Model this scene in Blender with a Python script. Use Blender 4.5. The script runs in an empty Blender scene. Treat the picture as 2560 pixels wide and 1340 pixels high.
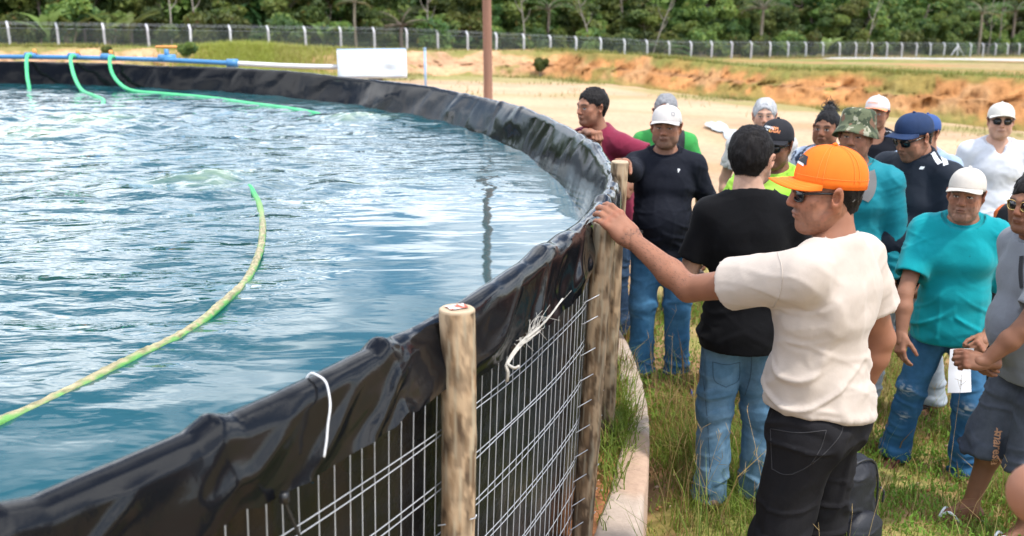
import bpy, bmesh, math, random, time
import numpy as np
from mathutils import Vector, Matrix
from mathutils.bvhtree import BVHTree

T0 = time.time()
random.seed(7)
rng = np.random.default_rng(7)
SC = bpy.context.scene
COL = SC.collection
R = math.radians

# ---------------------------------------------------------------- camera
CAM_H, PITCH, FPX = 2.10, R(14.7), 2530.0
cam_data = bpy.data.cameras.new('camera')
cam_data.sensor_width = 36.0
cam_data.lens = 36.0 * FPX / 2560.0
cam_data.clip_start = 0.05
cam_data.clip_end = 2000.0
cam_data.dof.use_dof = True
cam_data.dof.focus_distance = 3.6
cam_data.dof.aperture_fstop = 3.5
cam = bpy.data.objects.new('camera', cam_data)
COL.objects.link(cam)
cam.location = (0, 0, CAM_H)
cam.rotation_euler = (R(90) - PITCH, 0, 0)
SC.camera = cam

# ---------------------------------------------------------------- sun and sky
SUN_DIR = Vector((0.34, -0.26, 0.90)).normalized()      # towards the sun: high, behind the camera, to its right
sun_data = bpy.data.lights.new('sun', 'SUN')
sun_data.energy = 2.35
sun_data.angle = R(4.0)          # a thin veil of cloud softens the edges
sun_data.color = (1.0, 0.955, 0.88)
sun = bpy.data.objects.new('sun', sun_data)
COL.objects.link(sun)
sun.rotation_euler = SUN_DIR.to_track_quat('Z', 'Y').to_euler()
sun.location = (4, -4, 12)

W = bpy.data.worlds.new('World')
SC.world = W
W.use_nodes = True
nt = W.node_tree
nt.nodes.clear()


def nd(tree, kind, **kw):
    n = tree.nodes.new(kind)
    for k, v in kw.items():
        setattr(n, k, v)
    return n


out = nd(nt, 'ShaderNodeOutputWorld')
bg = nd(nt, 'ShaderNodeBackground')
bg.inputs['Strength'].default_value = 0.15
sky = nd(nt, 'ShaderNodeTexSky', sky_type='NISHITA', sun_disc=False)
sky.sun_elevation = math.asin(SUN_DIR.z)
sky.sun_rotation = math.atan2(SUN_DIR.x, SUN_DIR.y)
sky.altitude = 60
sky.air_density = 1.0
sky.dust_density = 0.25
sky.ozone_density = 2.5
# fair-weather cumulus: a noise field on a layer overhead, seen in the water and the liner
tc = nd(nt, 'ShaderNodeTexCoord')
sep = nd(nt, 'ShaderNodeSeparateXYZ')
nt.links.new(tc.outputs['Generated'], sep.inputs[0])
zz = nd(nt, 'ShaderNodeMath', operation='MAXIMUM')
zz.inputs[1].default_value = 0.0
nt.links.new(sep.outputs['Z'], zz.inputs[0])
za = nd(nt, 'ShaderNodeMath', operation='ADD')
za.inputs[1].default_value = 0.10
nt.links.new(zz.outputs[0], za.inputs[0])
cmb = nd(nt, 'ShaderNodeCombineXYZ')
for ax in ('X', 'Y'):
    dv = nd(nt, 'ShaderNodeMath', operation='DIVIDE')
    nt.links.new(sep.outputs[ax], dv.inputs[0])
    nt.links.new(za.outputs[0], dv.inputs[1])
    nt.links.new(dv.outputs[0], cmb.inputs[ax])
cn = nd(nt, 'ShaderNodeTexNoise')
cn.inputs['Scale'].default_value = 1.15
cn.inputs['Detail'].default_value = 6
cn.inputs['Roughness'].default_value = 0.52
cn.inputs['Distortion'].default_value = 0.25
nt.links.new(cmb.outputs[0], cn.inputs['Vector'])
cr = nd(nt, 'ShaderNodeValToRGB')
cr.color_ramp.elements[0].position = 0.44
cr.color_ramp.elements[1].position = 0.60
nt.links.new(cn.outputs['Fac'], cr.inputs[0])
cm = nd(nt, 'ShaderNodeMixRGB')
cm.inputs[2].default_value = (15.5, 15.8, 16.4, 1)
nt.links.new(cr.outputs[0], cm.inputs[0])
nt.links.new(sky.outputs[0], cm.inputs[1])
nt.links.new(cm.outputs[0], bg.inputs[0])
nt.links.new(bg.outputs[0], out.inputs[0])

SC.view_settings.view_transform = 'Standard'
SC.view_settings.look = 'None'
SC.view_settings.gamma = 1
SC.view_settings.use_curve_mapping = False
SC.view_settings.exposure = 0.64
SC.render.engine = 'CYCLES'
SC.cycles.max_bounces = 6
SC.cycles.transparent_max_bounces = 12
SC.cycles.use_denoising = True

# ---------------------------------------------------------------- geometry of the place
CP, SP = math.cos(PITCH), math.sin(PITCH)


def ray(px, py):
    x, u = (px - 1280) / FPX, -(py - 670) / FPX
    return np.array([x, CP + SP * u, -SP + CP * u])


def at_z(px, py, z):
    d = ray(px, py)
    return np.array([0, 0, CAM_H]) + d * ((z - CAM_H) / d[2])


def at_D(px, py, D):
    d = ray(px, py)
    return np.array([0, 0, CAM_H]) + d * (D / d[1])


def G(x, y):
    """lie of the land: it falls gently away to the right and to the back"""
    return -0.02 * np.clip(x, -40, 90) - 0.025 * np.clip(y, -10, 190)


def link(o, parent=None):
    COL.objects.link(o)
    if parent is not None:
        o.parent = parent
    return o


def empty(name, loc=(0, 0, 0), rz=0.0):
    o = bpy.data.objects.new(name, None)
    o.empty_display_size = 0.1
    o.location = loc
    o.rotation_euler = (0, 0, rz)
    COL.objects.link(o)
    return o


def tag(o, label=None, cat=None, group=None, kind=None):
    if label: o['label'] = label
    if cat: o['category'] = cat
    if group: o['group'] = group
    if kind: o['kind'] = kind
    return o


def mesh_np(name, V, F, mat=None, parent=None, smooth=True, col=None, quads=True):
    """V (n,3), F (m,4) or (m,3) arrays or a list of such arrays"""
    me = bpy.data.meshes.new(name)
    V = np.asarray(V, dtype=np.float32)
    Fs = F if isinstance(F, list) else [np.asarray(F, dtype=np.int32)]
    Fs = [np.asarray(f, dtype=np.int32) for f in Fs if len(f)]
    me.vertices.add(len(V))
    me.vertices.foreach_set('co', V.ravel())
    nl = sum(f.size for f in Fs)
    npoly = sum(len(f) for f in Fs)
    me.loops.add(nl)
    me.loops.foreach_set('vertex_index', np.concatenate([f.ravel() for f in Fs]))
    me.polygons.add(npoly)
    sizes = np.concatenate([np.full(len(f), f.shape[1], np.int32) for f in Fs])
    starts = np.concatenate([[0], np.cumsum(sizes)[:-1]]).astype(np.int32)
    me.polygons.foreach_set('loop_start', starts)
    me.polygons.foreach_set('use_smooth', np.full(npoly, smooth, dtype=bool))
    me.update(calc_edges=True)
    if col is not None:
        a = me.attributes.new('col', 'FLOAT_COLOR', 'POINT')
        c = np.ones((len(V), 4), np.float32)
        c[:, :3] = col
        a.data.foreach_set('color', c.ravel())
    if mat is not None:
        me.materials.append(mat)
    o = bpy.data.objects.new(name, me)
    link(o, parent)
    return o


def grid_faces(nu, nv, wrap_u=False):
    """faces of a nu x nv vertex grid, index = u*nv+v"""
    uu = np.arange(nu if wrap_u else nu - 1)
    vv = np.arange(nv - 1)
    U, Vv = np.meshgrid(uu, vv, indexing='ij')
    U2 = (U + 1) % nu
    return np.stack([U * nv + Vv, U2 * nv + Vv, U2 * nv + Vv + 1, U * nv + Vv + 1], -1).reshape(-1, 4)


class MB:
    """collects simple shapes and links them as one mesh object"""

    def __init__(s):
        s.V, s.Q, s.T, s.n = [], [], [], 0

    def add(s, V, Q=None, T=None):
        V = np.asarray(V, float)
        if Q is not None and len(Q): s.Q.append(np.asarray(Q) + s.n)
        if T is not None and len(T): s.T.append(np.asarray(T) + s.n)
        s.V.append(V)
        s.n += len(V)
        return s

    def box(s, c, size, rot=None, bev=0.0):
        hx, hy, hz = np.array(size) / 2
        if bev > 0:
            b = bev
            V = []
            for sx in (-1, 1):
                for sy in (-1, 1):
                    for sz in (-1, 1):
                        V += [(sx * hx, sy * (hy - b), sz * (hz - b)), (sx * (hx - b), sy * hy, sz * (hz - b)), (sx * (hx - b), sy * (hy - b), sz * hz)]
            bm = bmesh.new()
            for v in V: bm.verts.new(v)
            r = bmesh.ops.convex_hull(bm, input=bm.verts)
            bm.verts.index_update()
            VV = np.array([v.co for v in bm.verts])
            TT = [[v.index for v in f.verts] for f in bm.faces]
            bm.free()
            T = []
            for f in TT:
                for k in range(1, len(f) - 1): T.append((f[0], f[k], f[k + 1]))
            V, Q = VV, None
        else:
            V = np.array([(x, y, z) for x in (-hx, hx) for y in (-hy, hy) for z in (-hz, hz)])
            Q = [(0, 1, 3, 2), (4, 6, 7, 5), (0, 4, 5, 1), (2, 3, 7, 6), (0, 2, 6, 4), (1, 5, 7, 3)]
            T = None
        if rot is not None: V = V @ np.array(rot).T
        return s.add(V + np.array(c), Q, T)

    def tube(s, pts, rad, n=8, caps=True):
        pts = np.asarray(pts, float)
        m = len(pts)
        rad = np.broadcast_to(np.asarray(rad, float), (m,))
        t = np.gradient(pts, axis=0)
        t /= np.linalg.norm(t, axis=1, keepdims=True) + 1e-12
        ref = np.array([0, 0, 1.0]) if abs(t[0, 2]) < 0.9 else np.array([1.0, 0, 0])
        u = np.cross(t[0], ref); u /= np.linalg.norm(u)
        V = []
        for i in range(m):
            u = u - t[i] * np.dot(u, t[i]); u /= np.linalg.norm(u)
            w = np.cross(t[i], u)
            a = np.linspace(0, 2 * np.pi, n, endpoint=False)
            V.append(pts[i] + rad[i] * (np.cos(a)[:, None] * u + np.sin(a)[:, None] * w))
        V = np.concatenate(V)
        Q = []
        for i in range(m - 1):
            for j in range(n):
                j2 = (j + 1) % n
                Q.append((i * n + j, i * n + j2, (i + 1) * n + j2, (i + 1) * n + j))
        T = []
        if caps:
            V = np.vstack([V, pts[0], pts[-1]])
            c0, c1 = m * n, m * n + 1
            for j in range(n):
                j2 = (j + 1) % n
                T += [(c0, j2, j), (c1, (m - 1) * n + j, (m - 1) * n + j2)]
        return s.add(V, Q, T)

    def build(s, name, mat, parent=None, smooth=True, col=None):
        F = []
        if s.Q: F.append(np.concatenate(s.Q))
        if s.T: F.append(np.concatenate(s.T))
        return mesh_np(name, np.concatenate(s.V), F, mat, parent, smooth, col)


def spline(P, n):
    """Catmull-Rom through points, n samples"""
    P = np.asarray(P, float)
    d = np.concatenate([[0], np.cumsum(np.linalg.norm(np.diff(P, axis=0), axis=1))])
    t = np.linspace(0, d[-1], n)
    Pe = np.vstack([2 * P[0] - P[1], P, 2 * P[-1] - P[-2]])
    out = []
    for x in t:
        i = min(max(np.searchsorted(d, x, 'right') - 1, 0), len(P) - 2)
        u = (x - d[i]) / (d[i + 1] - d[i])
        p0, p1, p2, p3 = Pe[i], Pe[i + 1], Pe[i + 2], Pe[i + 3]
        out.append(0.5 * (2 * p1 + (p2 - p0) * u + (2 * p0 - 5 * p1 + 4 * p2 - p3) * u * u + (3 * p1 - p0 - 3 * p2 + p3) * u ** 3))
    return np.array(out)


# ---------------------------------------------------------------- numpy noise
def _hash(ix, iy, iz, seed):
    h = (ix.astype(np.int64) * 374761393 + iy.astype(np.int64) * 668265263 + iz.astype(np.int64) * 2147483647 + seed * 974634777) & 0xffffffff
    h = ((h ^ (h >> 13)) * 1274126177) & 0xffffffff
    h = ((h ^ (h >> 16)) * 2246822519) & 0xffffffff
    return ((h ^ (h >> 15)) & 0xffffff).astype(np.float32) / 0xffffff * 2 - 1


def vnoise(P, seed=0):
    P = np.asarray(P, np.float32)
    i = np.floor(P).astype(np.int64)
    f = P - i
    f = f * f * f * (f * (f * 6 - 15) + 10)
    r = 0
    for dx in (0, 1):
        wx = f[..., 0] if dx else 1 - f[..., 0]
        for dy in (0, 1):
            wy = f[..., 1] if dy else 1 - f[..., 1]
            for dz in (0, 1):
                wz = f[..., 2] if dz else 1 - f[..., 2]
                r = r + wx * wy * wz * _hash(i[..., 0] + dx, i[..., 1] + dy, i[..., 2] + dz, seed)
    return r


def fbm(P, oct=3, seed=0, gain=0.5):
    P = np.asarray(P, np.float32)
    r, a = 0, 1.0
    for o in range(oct):
        r = r + a * vnoise(P * (2.03 ** o) + 17.3 * o, seed + o)
        a *= gain
    return r


def p3(x, y, z=0):
    x, y = np.broadcast_arrays(x, y)
    return np.stack([x, y, np.broadcast_to(z, x.shape)], -1)


def sstep(a, b, x):
    t = np.clip((x - a) / (b - a), 0, 1)
    return t * t * (3 - 2 * t)


# ---------------------------------------------------------------- materials
MATS = {}


def mat(name, color=(0.5, 0.5, 0.5), rough=0.7, spec=0.5, metal=0.0, attr=False, var=None, bump=None, bump2=None, sheen=0.0,
        rvar=None, objvar=0.0, two=None, coat=0.0, trans=0.0, sss=0.0, coord='Object'):
    """procedural Principled material. var=(scale, amount, stretch) mottles the colour, two=(colour, scale, lo, hi, stretch) mixes a second one in;
    bump=(scale, strength, distance, stretch)"""
    if name in MATS: return MATS[name]
    m = bpy.data.materials.new(name)
    m.use_nodes = True
    t = m.node_tree
    b = t.nodes['Principled BSDF']
    L = t.links.new
    b.inputs['Roughness'].default_value = rough
    b.inputs['Specular IOR Level'].default_value = spec
    b.inputs['Metallic'].default_value = metal
    if sheen: b.inputs['Sheen Weight'].default_value = sheen
    if coat:
        b.inputs['Coat Weight'].default_value = coat
        b.inputs['Coat Roughness'].default_value = 0.12
    if trans: b.inputs['Transmission Weight'].default_value = trans
    if sss:
        b.inputs['Subsurface Weight'].default_value = sss
        b.inputs['Subsurface Radius'].default_value = (0.012, 0.005, 0.003)
        b.inputs['Subsurface Scale'].default_value = 1.0
    tco = nd(t, 'ShaderNodeTexCoord')

    def noise(scale, detail=4, stretch=None, ro=0.55):
        n = nd(t, 'ShaderNodeTexNoise')
        n.inputs['Scale'].default_value = scale
        n.inputs['Detail'].default_value = detail
        n.inputs['Roughness'].default_value = ro
        src = tco.outputs[coord]
        if stretch is not None:
            mp = nd(t, 'ShaderNodeMapping')
            mp.inputs['Scale'].default_value = stretch
            L(src, mp.inputs[0]); src = mp.outputs[0]
        L(src, n.inputs['Vector'])
        return n

    if attr:
        a = nd(t, 'ShaderNodeAttribute', attribute_name='col')
        c = a.outputs['Color']
    else:
        rgb = nd(t, 'ShaderNodeRGB')
        rgb.outputs[0].default_value = (*color, 1)
        c = rgb.outputs[0]
    if two:
        n = noise(two[1], 5, two[4] if len(two) > 4 else None)
        r = nd(t, 'ShaderNodeValToRGB')
        r.color_ramp.elements[0].position = two[2]
        r.color_ramp.elements[1].position = two[3]
        L(n.outputs['Fac'], r.inputs[0])
        mx = nd(t, 'ShaderNodeMixRGB')
        mx.inputs[2].default_value = (*two[0], 1)
        L(r.outputs[0], mx.inputs[0]); L(c, mx.inputs[1])
        c = mx.outputs[0]
    if var or objvar:
        hs = nd(t, 'ShaderNodeHueSaturation')
        L(c, hs.inputs['Color'])
        val = None
        if var:
            n = noise(var[0], 5, var[2] if len(var) > 2 else None, 0.62)
            mr = nd(t, 'ShaderNodeMapRange')
            mr.inputs[1].default_value = 0.25; mr.inputs[2].default_value = 0.75
            mr.inputs[3].default_value = 1 - var[1]; mr.inputs[4].default_value = 1 + var[1]
            L(n.outputs['Fac'], mr.inputs[0])
            val = mr.outputs[0]
        if objvar:
            oi = nd(t, 'ShaderNodeObjectInfo')
            mr = nd(t, 'ShaderNodeMapRange')
            mr.inputs[3].default_value = 1 - objvar; mr.inputs[4].default_value = 1 + objvar
            L(oi.outputs['Random'], mr.inputs[0])
            if val is None: val = mr.outputs[0]
            else:
                mu = nd(t, 'ShaderNodeMath', operation='MULTIPLY')
                L(val, mu.inputs[0]); L(mr.outputs[0], mu.inputs[1]); val = mu.outputs[0]
            m2 = nd(t, 'ShaderNodeMath', operation='MULTIPLY_ADD')
            L(oi.outputs['Random'], m2.inputs[0]); m2.inputs[1].default_value = 0.05; m2.inputs[2].default_value = 0.475
            L(m2.outputs[0], hs.inputs['Hue'])
        L(val, hs.inputs['Value'])
        c = hs.outputs[0]
    L(c, b.inputs['Base Color'])
    if rvar:
        n = noise(rvar[0], 4)
        mr = nd(t, 'ShaderNodeMapRange')
        mr.inputs[1].default_value = 0.3; mr.inputs[2].default_value = 0.7
        mr.inputs[3].default_value = rvar[1]; mr.inputs[4].default_value = rvar[2]
        L(n.outputs['Fac'], mr.inputs[0]); L(mr.outputs[0], b.inputs['Roughness'])
    prev = None
    for bp in (bump, bump2):
        if not bp: continue
        n = noise(bp[0], 6, bp[3] if len(bp) > 3 else None, 0.6)
        bu = nd(t, 'ShaderNodeBump')
        bu.inputs['Strength'].default_value = bp[1]
        bu.inputs['Distance'].default_value = bp[2]
        L(n.outputs['Fac'], bu.inputs['Height'])
        if prev is not None: L(prev, bu.inputs['Normal'])
        prev = bu.outputs[0]
    if prev is not None: L(prev, b.inputs['Normal'])
    MATS[name] = m
    return m
# ================================================================ THE SETTING
TC = np.array([-7.246, 5.435])             # centre of the round tank
RIM_Z, WATER_Z, BED_Z = 1.37, 1.10, 0.09


def rim_r(az):
    """radius of the rim by azimuth in degrees: the tank is not a perfect circle"""
    return np.interp(az, [-180, -60, -31, -22, -15, -8, 0, 7, 22, 45, 66, 80, 110, 180],
                     [7.62, 7.62, 7.64, 7.70, 7.75, 7.76, 7.68, 7.60, 7.55, 7.56, 7.60, 7.78, 7.7, 7.62])


def tank_pt(az, r, z):
    a = np.radians(az)
    return np.stack(np.broadcast_arrays(TC[0] + r * np.cos(a), TC[1] + r * np.sin(a), z), -1)


# ---- ground -----------------------------------------------------
def az_axis():
    a = np.concatenate([np.arange(-180, -42, 4.0), np.arange(-42, 42, 0.3), np.arange(42, 180, 4.0)])
    return a


def in_tank(x, y):
    return np.hypot(x - TC[0], y - TC[1])


def grass_amount(x, y):
    """0 bare sand .. 1 grass, on the flat below the bank"""
    n = fbm(p3(x * 0.55, y * 0.55, 3.0), 4, 11)
    edge = 11.5 - 0.55 * np.clip(x - 1, 0, 4) + 2.0 * vnoise(p3(x * 0.4, y * 0.3, 9), 5)
    g = 1 - sstep(edge - 1.6, edge + 1.2, y + 1.1 * n)
    return g


az = az_axis()
rr = np.concatenate([[0.02], np.geomspace(0.7, 700, 270)])
A, RR = np.meshgrid(np.radians(az), rr, indexing='ij')
gx, gy = RR * np.sin(A), RR * np.cos(A)
gz = G(gx, gy) + 0.018 * fbm(p3(gx * 1.3, gy * 1.3), 3, 3) * sstep(0.5, 2, RR) + 0.05 * fbm(p3(gx * 0.12, gy * 0.12), 2, 4) * sstep(12, 30, gy)
inside = 1 - sstep(7.9, 8.2, in_tank(gx, gy))
gz = gz - 0.12 * inside
_a = np.degrees(np.arctan2(gx, gy))
ga = grass_amount(gx, gy)
n1 = fbm(p3(gx * 2.1, gy * 2.1, 1), 4, 21)
soil = np.array([0.42, 0.255, 0.135]); green = np.array([0.19, 0.22, 0.05]); sand = np.array([0.455, 0.305, 0.195]); wet = np.array([0.40, 0.25, 0.125])
straw = np.array([0.42, 0.32, 0.13])
near = soil[None, None] * (1 + 0.25 * n1[..., None])
mixg = sstep(-0.2, 0.45, n1 + 0.02)[..., None]
near = near * (1 - mixg) + (green * 0.6 + straw * 0.4) * mixg
st = fbm(p3(gx * 0.11, gy * 0.45, 2), 5, 31)
fs = sstep(-0.35, 0.55, st)[..., None]
blot = fbm(p3(gx * 0.5, gy * 1.1, 12), 4, 33)[..., None]
far = sand * (1.10 - 0.22 * fs + 0.10 * blot) * (1 - 0.6 * sstep(0.2, 0.8, st)[..., None]) + wet * 0.6 * sstep(0.2, 0.8, st)[..., None]
# winding damp rut across the sand
rut = np.abs(gy - (25.5 + 1.6 * np.sin(gx * 0.42) - 0.5 * (gx - 4)))
rutm = (1 - sstep(0.15, 0.75, rut))[..., None] * sstep(-4, 2, gx)[..., None] * (1 - sstep(14, 20, gx)[..., None])
far = far * (1 - 0.45 * rutm) + wet * 0.45 * rutm
_p = at_z(1815, 332, -0.62)
pw = np.exp(-(((gx - _p[0]) / 0.75) ** 2 + ((gy - _p[1]) / 4.5) ** 2) ** 1.5)[..., None] * (0.6 + 0.4 * blot)
far = far * (1 - 0.7 * np.clip(pw, 0, 1)) + wet * 0.7 * np.clip(pw, 0, 1)
gcol = far * (1 - ga[..., None]) + near * ga[..., None]
rr0 = in_tank(gx, gy)
# thin grass along the foot of the bank
# (under the land behind the bank the flat simply drops out of the way)


def bank_D(a_deg):
    """distance (along +y) of the foot of the clay bank, by azimuth"""
    px = 1280 + FPX * np.tan(np.radians(np.clip(a_deg, -70, 70)))
    return np.interp(px, [-4000, -1500, 0, 900, 1250, 1400, 1500, 1640, 1900, 2230, 2560, 3200, 4500, 7000],
                     [34, 41, 43, 44.5, 46.5, 45.5, 41.5, 38, 32.6, 27.8, 23.7, 18.7, 13.5, 10.5])


azd = np.degrees(A)
bd = bank_D(azd)
gz = gz - 5.0 * sstep(3.0, 9.0, gy - bd) * (np.abs(azd) < 55)
fr = fbm(p3(gx * 0.25, gy * 0.5, 8), 4, 41)
foot = sstep(0.0, 1.0, 1 - np.abs(gy - (bd - 1.2)) / np.where(azd < 5, 5.5, 2.2) + 0.55 * fr) * (np.abs(azd) < 60)
weed = np.array([0.25, 0.235, 0.075])
gcol = gcol * (1 - 0.75 * foot[..., None]) + weed * 0.75 * foot[..., None]
# further tongues of thin grass on the sand left of centre
tong = sstep(0.1, 0.6, fbm(p3(gx * 0.12, gy * 0.3, 5), 3, 51)) * sstep(30, 36, gy) * (1 - sstep(3, 8, gx))
gcol = gcol * (1 - 0.6 * tong[..., None]) + weed * 0.6 * tong[..., None]
M_ground = mat('ground_soil', attr=True, rough=0.95, spec=0.15, var=(9, 0.22), bump=(14, 0.6, 0.02), bump2=(70, 0.5, 0.006))
ground = mesh_np('ground', np.stack([gx, gy, gz], -1).reshape(-1, 3), grid_faces(len(az), len(rr), wrap_u=True)[:, ::-1], M_ground, col=gcol.reshape(-1, 3))
tag(ground, kind='structure')

# puddle on the sand
pc = at_z(1815, 332, -0.62)
pa = np.linspace(0, 2 * np.pi, 60, endpoint=False)
prd = 1 + 0.55 * fbm(p3(np.cos(pa) * 2.2, np.sin(pa) * 2.2), 3, 3)
pz = G(pc[0], pc[1]) + 0.06
PV = np.stack([pc[0] + 0.24 * prd * np.cos(pa) + 0.05 * np.sin(pa), pc[1] + 1.3 * prd * np.sin(pa), np.full(60, pz)], -1)
PV = np.vstack([PV, [[pc[0], pc[1], pz]]])
M_puddle = mat('puddle_water', (0.12, 0.08, 0.045), rough=0.05, spec=0.5, bump=(3, 0.08, 0.02))
tag(mesh_np('puddle', PV, np.array([(i, (i + 1) % 60, 60) for i in range(60)]), M_puddle), kind='structure')

# ---- clay bank with its step, and the land behind it ----------------------
FENCE_A, FENCE_B = np.array([-37.7, 77.8]), np.array([81.8, 163.0])
NPOST = 44
fence_z = lambda t: np.interp(t, [-60, 0, 10, 20, 43, 90], [-0.8, -1.32, -2.25, -4.15, -6.15, -8.0])


def fence_D(a_deg):
    """y distance where the azimuth meets the fence line, and the parameter along it"""
    k = np.tan(np.radians(a_deg))
    d = FENCE_B - FENCE_A
    # A.x + s d.x = k (A.y + s d.y)
    s = (k * FENCE_A[1] - FENCE_A[0]) / (d[0] - k * d[1])
    return FENCE_A[1] + s * d[1], s * (NPOST - 1)


baz = np.arange(-46, 52, 0.08)
bD = bank_D(baz)
kx = np.tan(np.radians(baz))
bx0, by0 = kx * bD, bD
bD = bD + 0.35 * fbm(p3(bx0 * 0.3, by0 * 0.3), 3, 61)
BH = np.interp(baz, [-30, -2, 4, 10], [0.80, 0.85, 1.0, 1.0]) + 0.1 * fbm(p3(bx0 * 0.15, by0 * 0.15, 4), 2, 62)
prof_v = np.array([0, .05, .12, .2, .28, .36, .42, .46, .5, .55, .6, .64, .7, .76, .82, .88, .94, 1.0])
prof_h = np.array([-.1, .0, .06, .14, .24, .34, .42, .47, .50, .52, .54, .60, .70, .80, .89, .96, 1.0, 1.02])
back = np.interp(baz, [-46, 3, 8, 52], [3.4, 3.2, 2.4, 1.9])
Vb = []
for v, hgt in zip(prof_v, prof_h):
    D = bD + v * back
    x, y = kx * D, D
    gul = np.abs(fbm(p3(x * 1.1, y * 1.1, hgt * 0.5), 4, 63))
    off = (0.30 * gul - 0.12 + 0.10 * fbm(p3(x * 4, y * 4, hgt * 3), 3, 64)) * math.sin(math.pi * min(max(v, 0.05), 0.95)) * 1.0
    D2 = D + off * 1.6
    z = G(kx * bD, bD) + hgt * BH + 0.05 * fbm(p3(x * 3, y * 3, hgt * 3), 3, 65) * (0 < v < 1)
    Vb.append(np.stack([kx * D2, D2, z], -1))
Vb = np.stack(Vb, 1)
bP = Vb.reshape(-1, 3)
hh = np.broadcast_to(prof_h, Vb.shape[:2]).reshape(-1)
right = sstep(-2, 4, np.repeat(baz, len(prof_v)))
clay_r = np.array([0.46, 0.215, 0.082]); clay_l = np.array([0.50, 0.30, 0.175]); dark = np.array([0.20, 0.115, 0.065])
cb = clay_l * (1 - right[:, None]) + clay_r * right[:, None]
nb = fbm(bP * np.array([0.9, 0.9, 2.5]), 4, 66)
cb = cb * (1 + 0.28 * nb[:, None])
pale = sstep(0.1, 0.6, fbm(bP * 0.6 + 5, 3, 67))[:, None]
cb = cb * (1 - 0.4 * pale) + np.array([0.56, 0.36, 0.19]) * 0.4 * pale
stepm = np.exp(-((hh - 0.515) / 0.05) ** 2)[:, None] * sstep(-0.3, 0.4, nb)[:, None]
cb = cb * (1 - 0.6 * stepm) + dark * 0.6 * stepm
gtop = sstep(0.78, 1.0, hh + 0.22 * fbm(bP * 0.9, 3, 68))[:, None] * 0.8
gfoot = (1 - sstep(0.0, 0.22, hh + 0.15 * nb))[:, None] * 0.7
spots = sstep(0.35, 0.6, fbm(bP * 0.8 + 30, 3, 69))[:, None] * 0.7
wcol = np.array([0.19, 0.19, 0.05])
for mk in (gtop, gfoot, spots): cb = cb * (1 - mk) + wcol * mk
M_clay = mat('clay_bank', attr=True, rough=0.95, spec=0.1, var=(5, 0.2), bump=(6, 0.8, 0.08), bump2=(30, 0.6, 0.02))
tag(mesh_np('clay_bank', bP, grid_faces(len(baz), len(prof_v))[:, ::-1], M_clay, col=np.clip(cb, 0, 1)), kind='structure')

paz = np.arange(-46, 52, 0.35)
fD, fT = fence_D(paz)
fD = np.clip(fD, 60, 420)
Btop = np.stack([np.interp(paz, baz, Vb[:, -1, k]) for k in range(3)], -1)
tv = np.concatenate([np.linspace(0, 1, 60) ** 1.4, [1.15, 1.4, 2.2, 4.0]])
Vp, Cp = [], []
fzz = fence_z(fT)
for t in tv:
    D = Btop[:, 1] + (fD - Btop[:, 1]) * t
    x = np.tan(np.radians(paz)) * D
    z = Btop[:, 2] + (fzz - Btop[:, 2]) * min(t, 1.0) - 0.01
    z = z + 0.12 * fbm(p3(x * 0.15, D * 0.15), 3, 71) * sstep(0.0, 0.1, t) * (1 - sstep(0.7, 1.0, t))
    Vp.append(np.stack([x, D, z], -1))
    q = fbm(p3(x * 0.09, D * 0.25, 2), 4, 72)
    lush = np.array([0.17, 0.20, 0.045]); dry = np.array([0.33, 0.245, 0.115]); org = np.array([0.40, 0.20, 0.09])  # green grass, dry grass and orange earth tones
    edge = 1 - sstep(1.5, 4.5, D - Btop[:, 1] + 1.5 * q)
    c = dry + (lush - dry) * sstep(-0.2, 0.5, q)[:, None]
    om = (sstep(0.15, 0.5, fbm(p3(x * 0.06, D * 0.3, 7), 3, 73)) * 0.7)[:, None]
    c = c * (1 - om) + org * om
    c = c * (1 - edge[:, None]) + lush * edge[:, None]
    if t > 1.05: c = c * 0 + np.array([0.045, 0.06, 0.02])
    Cp.append(c)
Vp, Cp = np.stack(Vp, 1), np.stack(Cp, 1)
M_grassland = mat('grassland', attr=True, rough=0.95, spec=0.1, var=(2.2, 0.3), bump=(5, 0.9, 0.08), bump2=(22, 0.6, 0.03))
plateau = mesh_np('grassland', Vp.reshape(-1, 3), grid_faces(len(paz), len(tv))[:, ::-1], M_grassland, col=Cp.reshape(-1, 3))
tag(plateau, kind='structure')


def plateau_z(x, y):
    a = np.degrees(np.arctan2(x, y))
    f_, t_ = fence_D(a)
    b0 = np.interp(a, baz, Vb[:, -1, 1]); bz = np.interp(a, baz, Vb[:, -1, 2])
    t = np.clip((y - b0) / (f_ - b0), 0, 1)
    return bz + (fence_z(t_) - bz) * t


# pale gravel track on the right, behind the bank
tr = []
for px, D in ((2050, 84), (2200, 80), (2330, 75), (2450, 69), (2560, 63), (2800, 54), (3100, 46)):
    x = (px - 1280) / FPX * D * 1.02
    tr.append((x, D))
tr = spline(np.c_[np.array(tr), np.zeros(len(tr))], 60)
tw = np.concatenate([[-1.4], np.linspace(-1.1, 1.1, 5), [1.4]])
TV = []
for p, d in zip(tr, np.gradient(tr, axis=0)):
    nrm = np.array([-d[1], d[0]]); nrm /= np.linalg.norm(nrm)
    for w_ in tw:
        q = p[:2] + nrm * w_ * 1.3
        TV.append((q[0], q[1], plateau_z(q[0], q[1]) + 0.22 - 0.06 * abs(w_)))
M_track = mat('gravel_track', (0.42, 0.41, 0.40), rough=0.9, var=(1.2, 0.25), bump=(20, 0.5, 0.02))
tag(mesh_np('gravel_path', TV, grid_faces(60, len(tw)), M_track), kind='structure')

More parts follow.
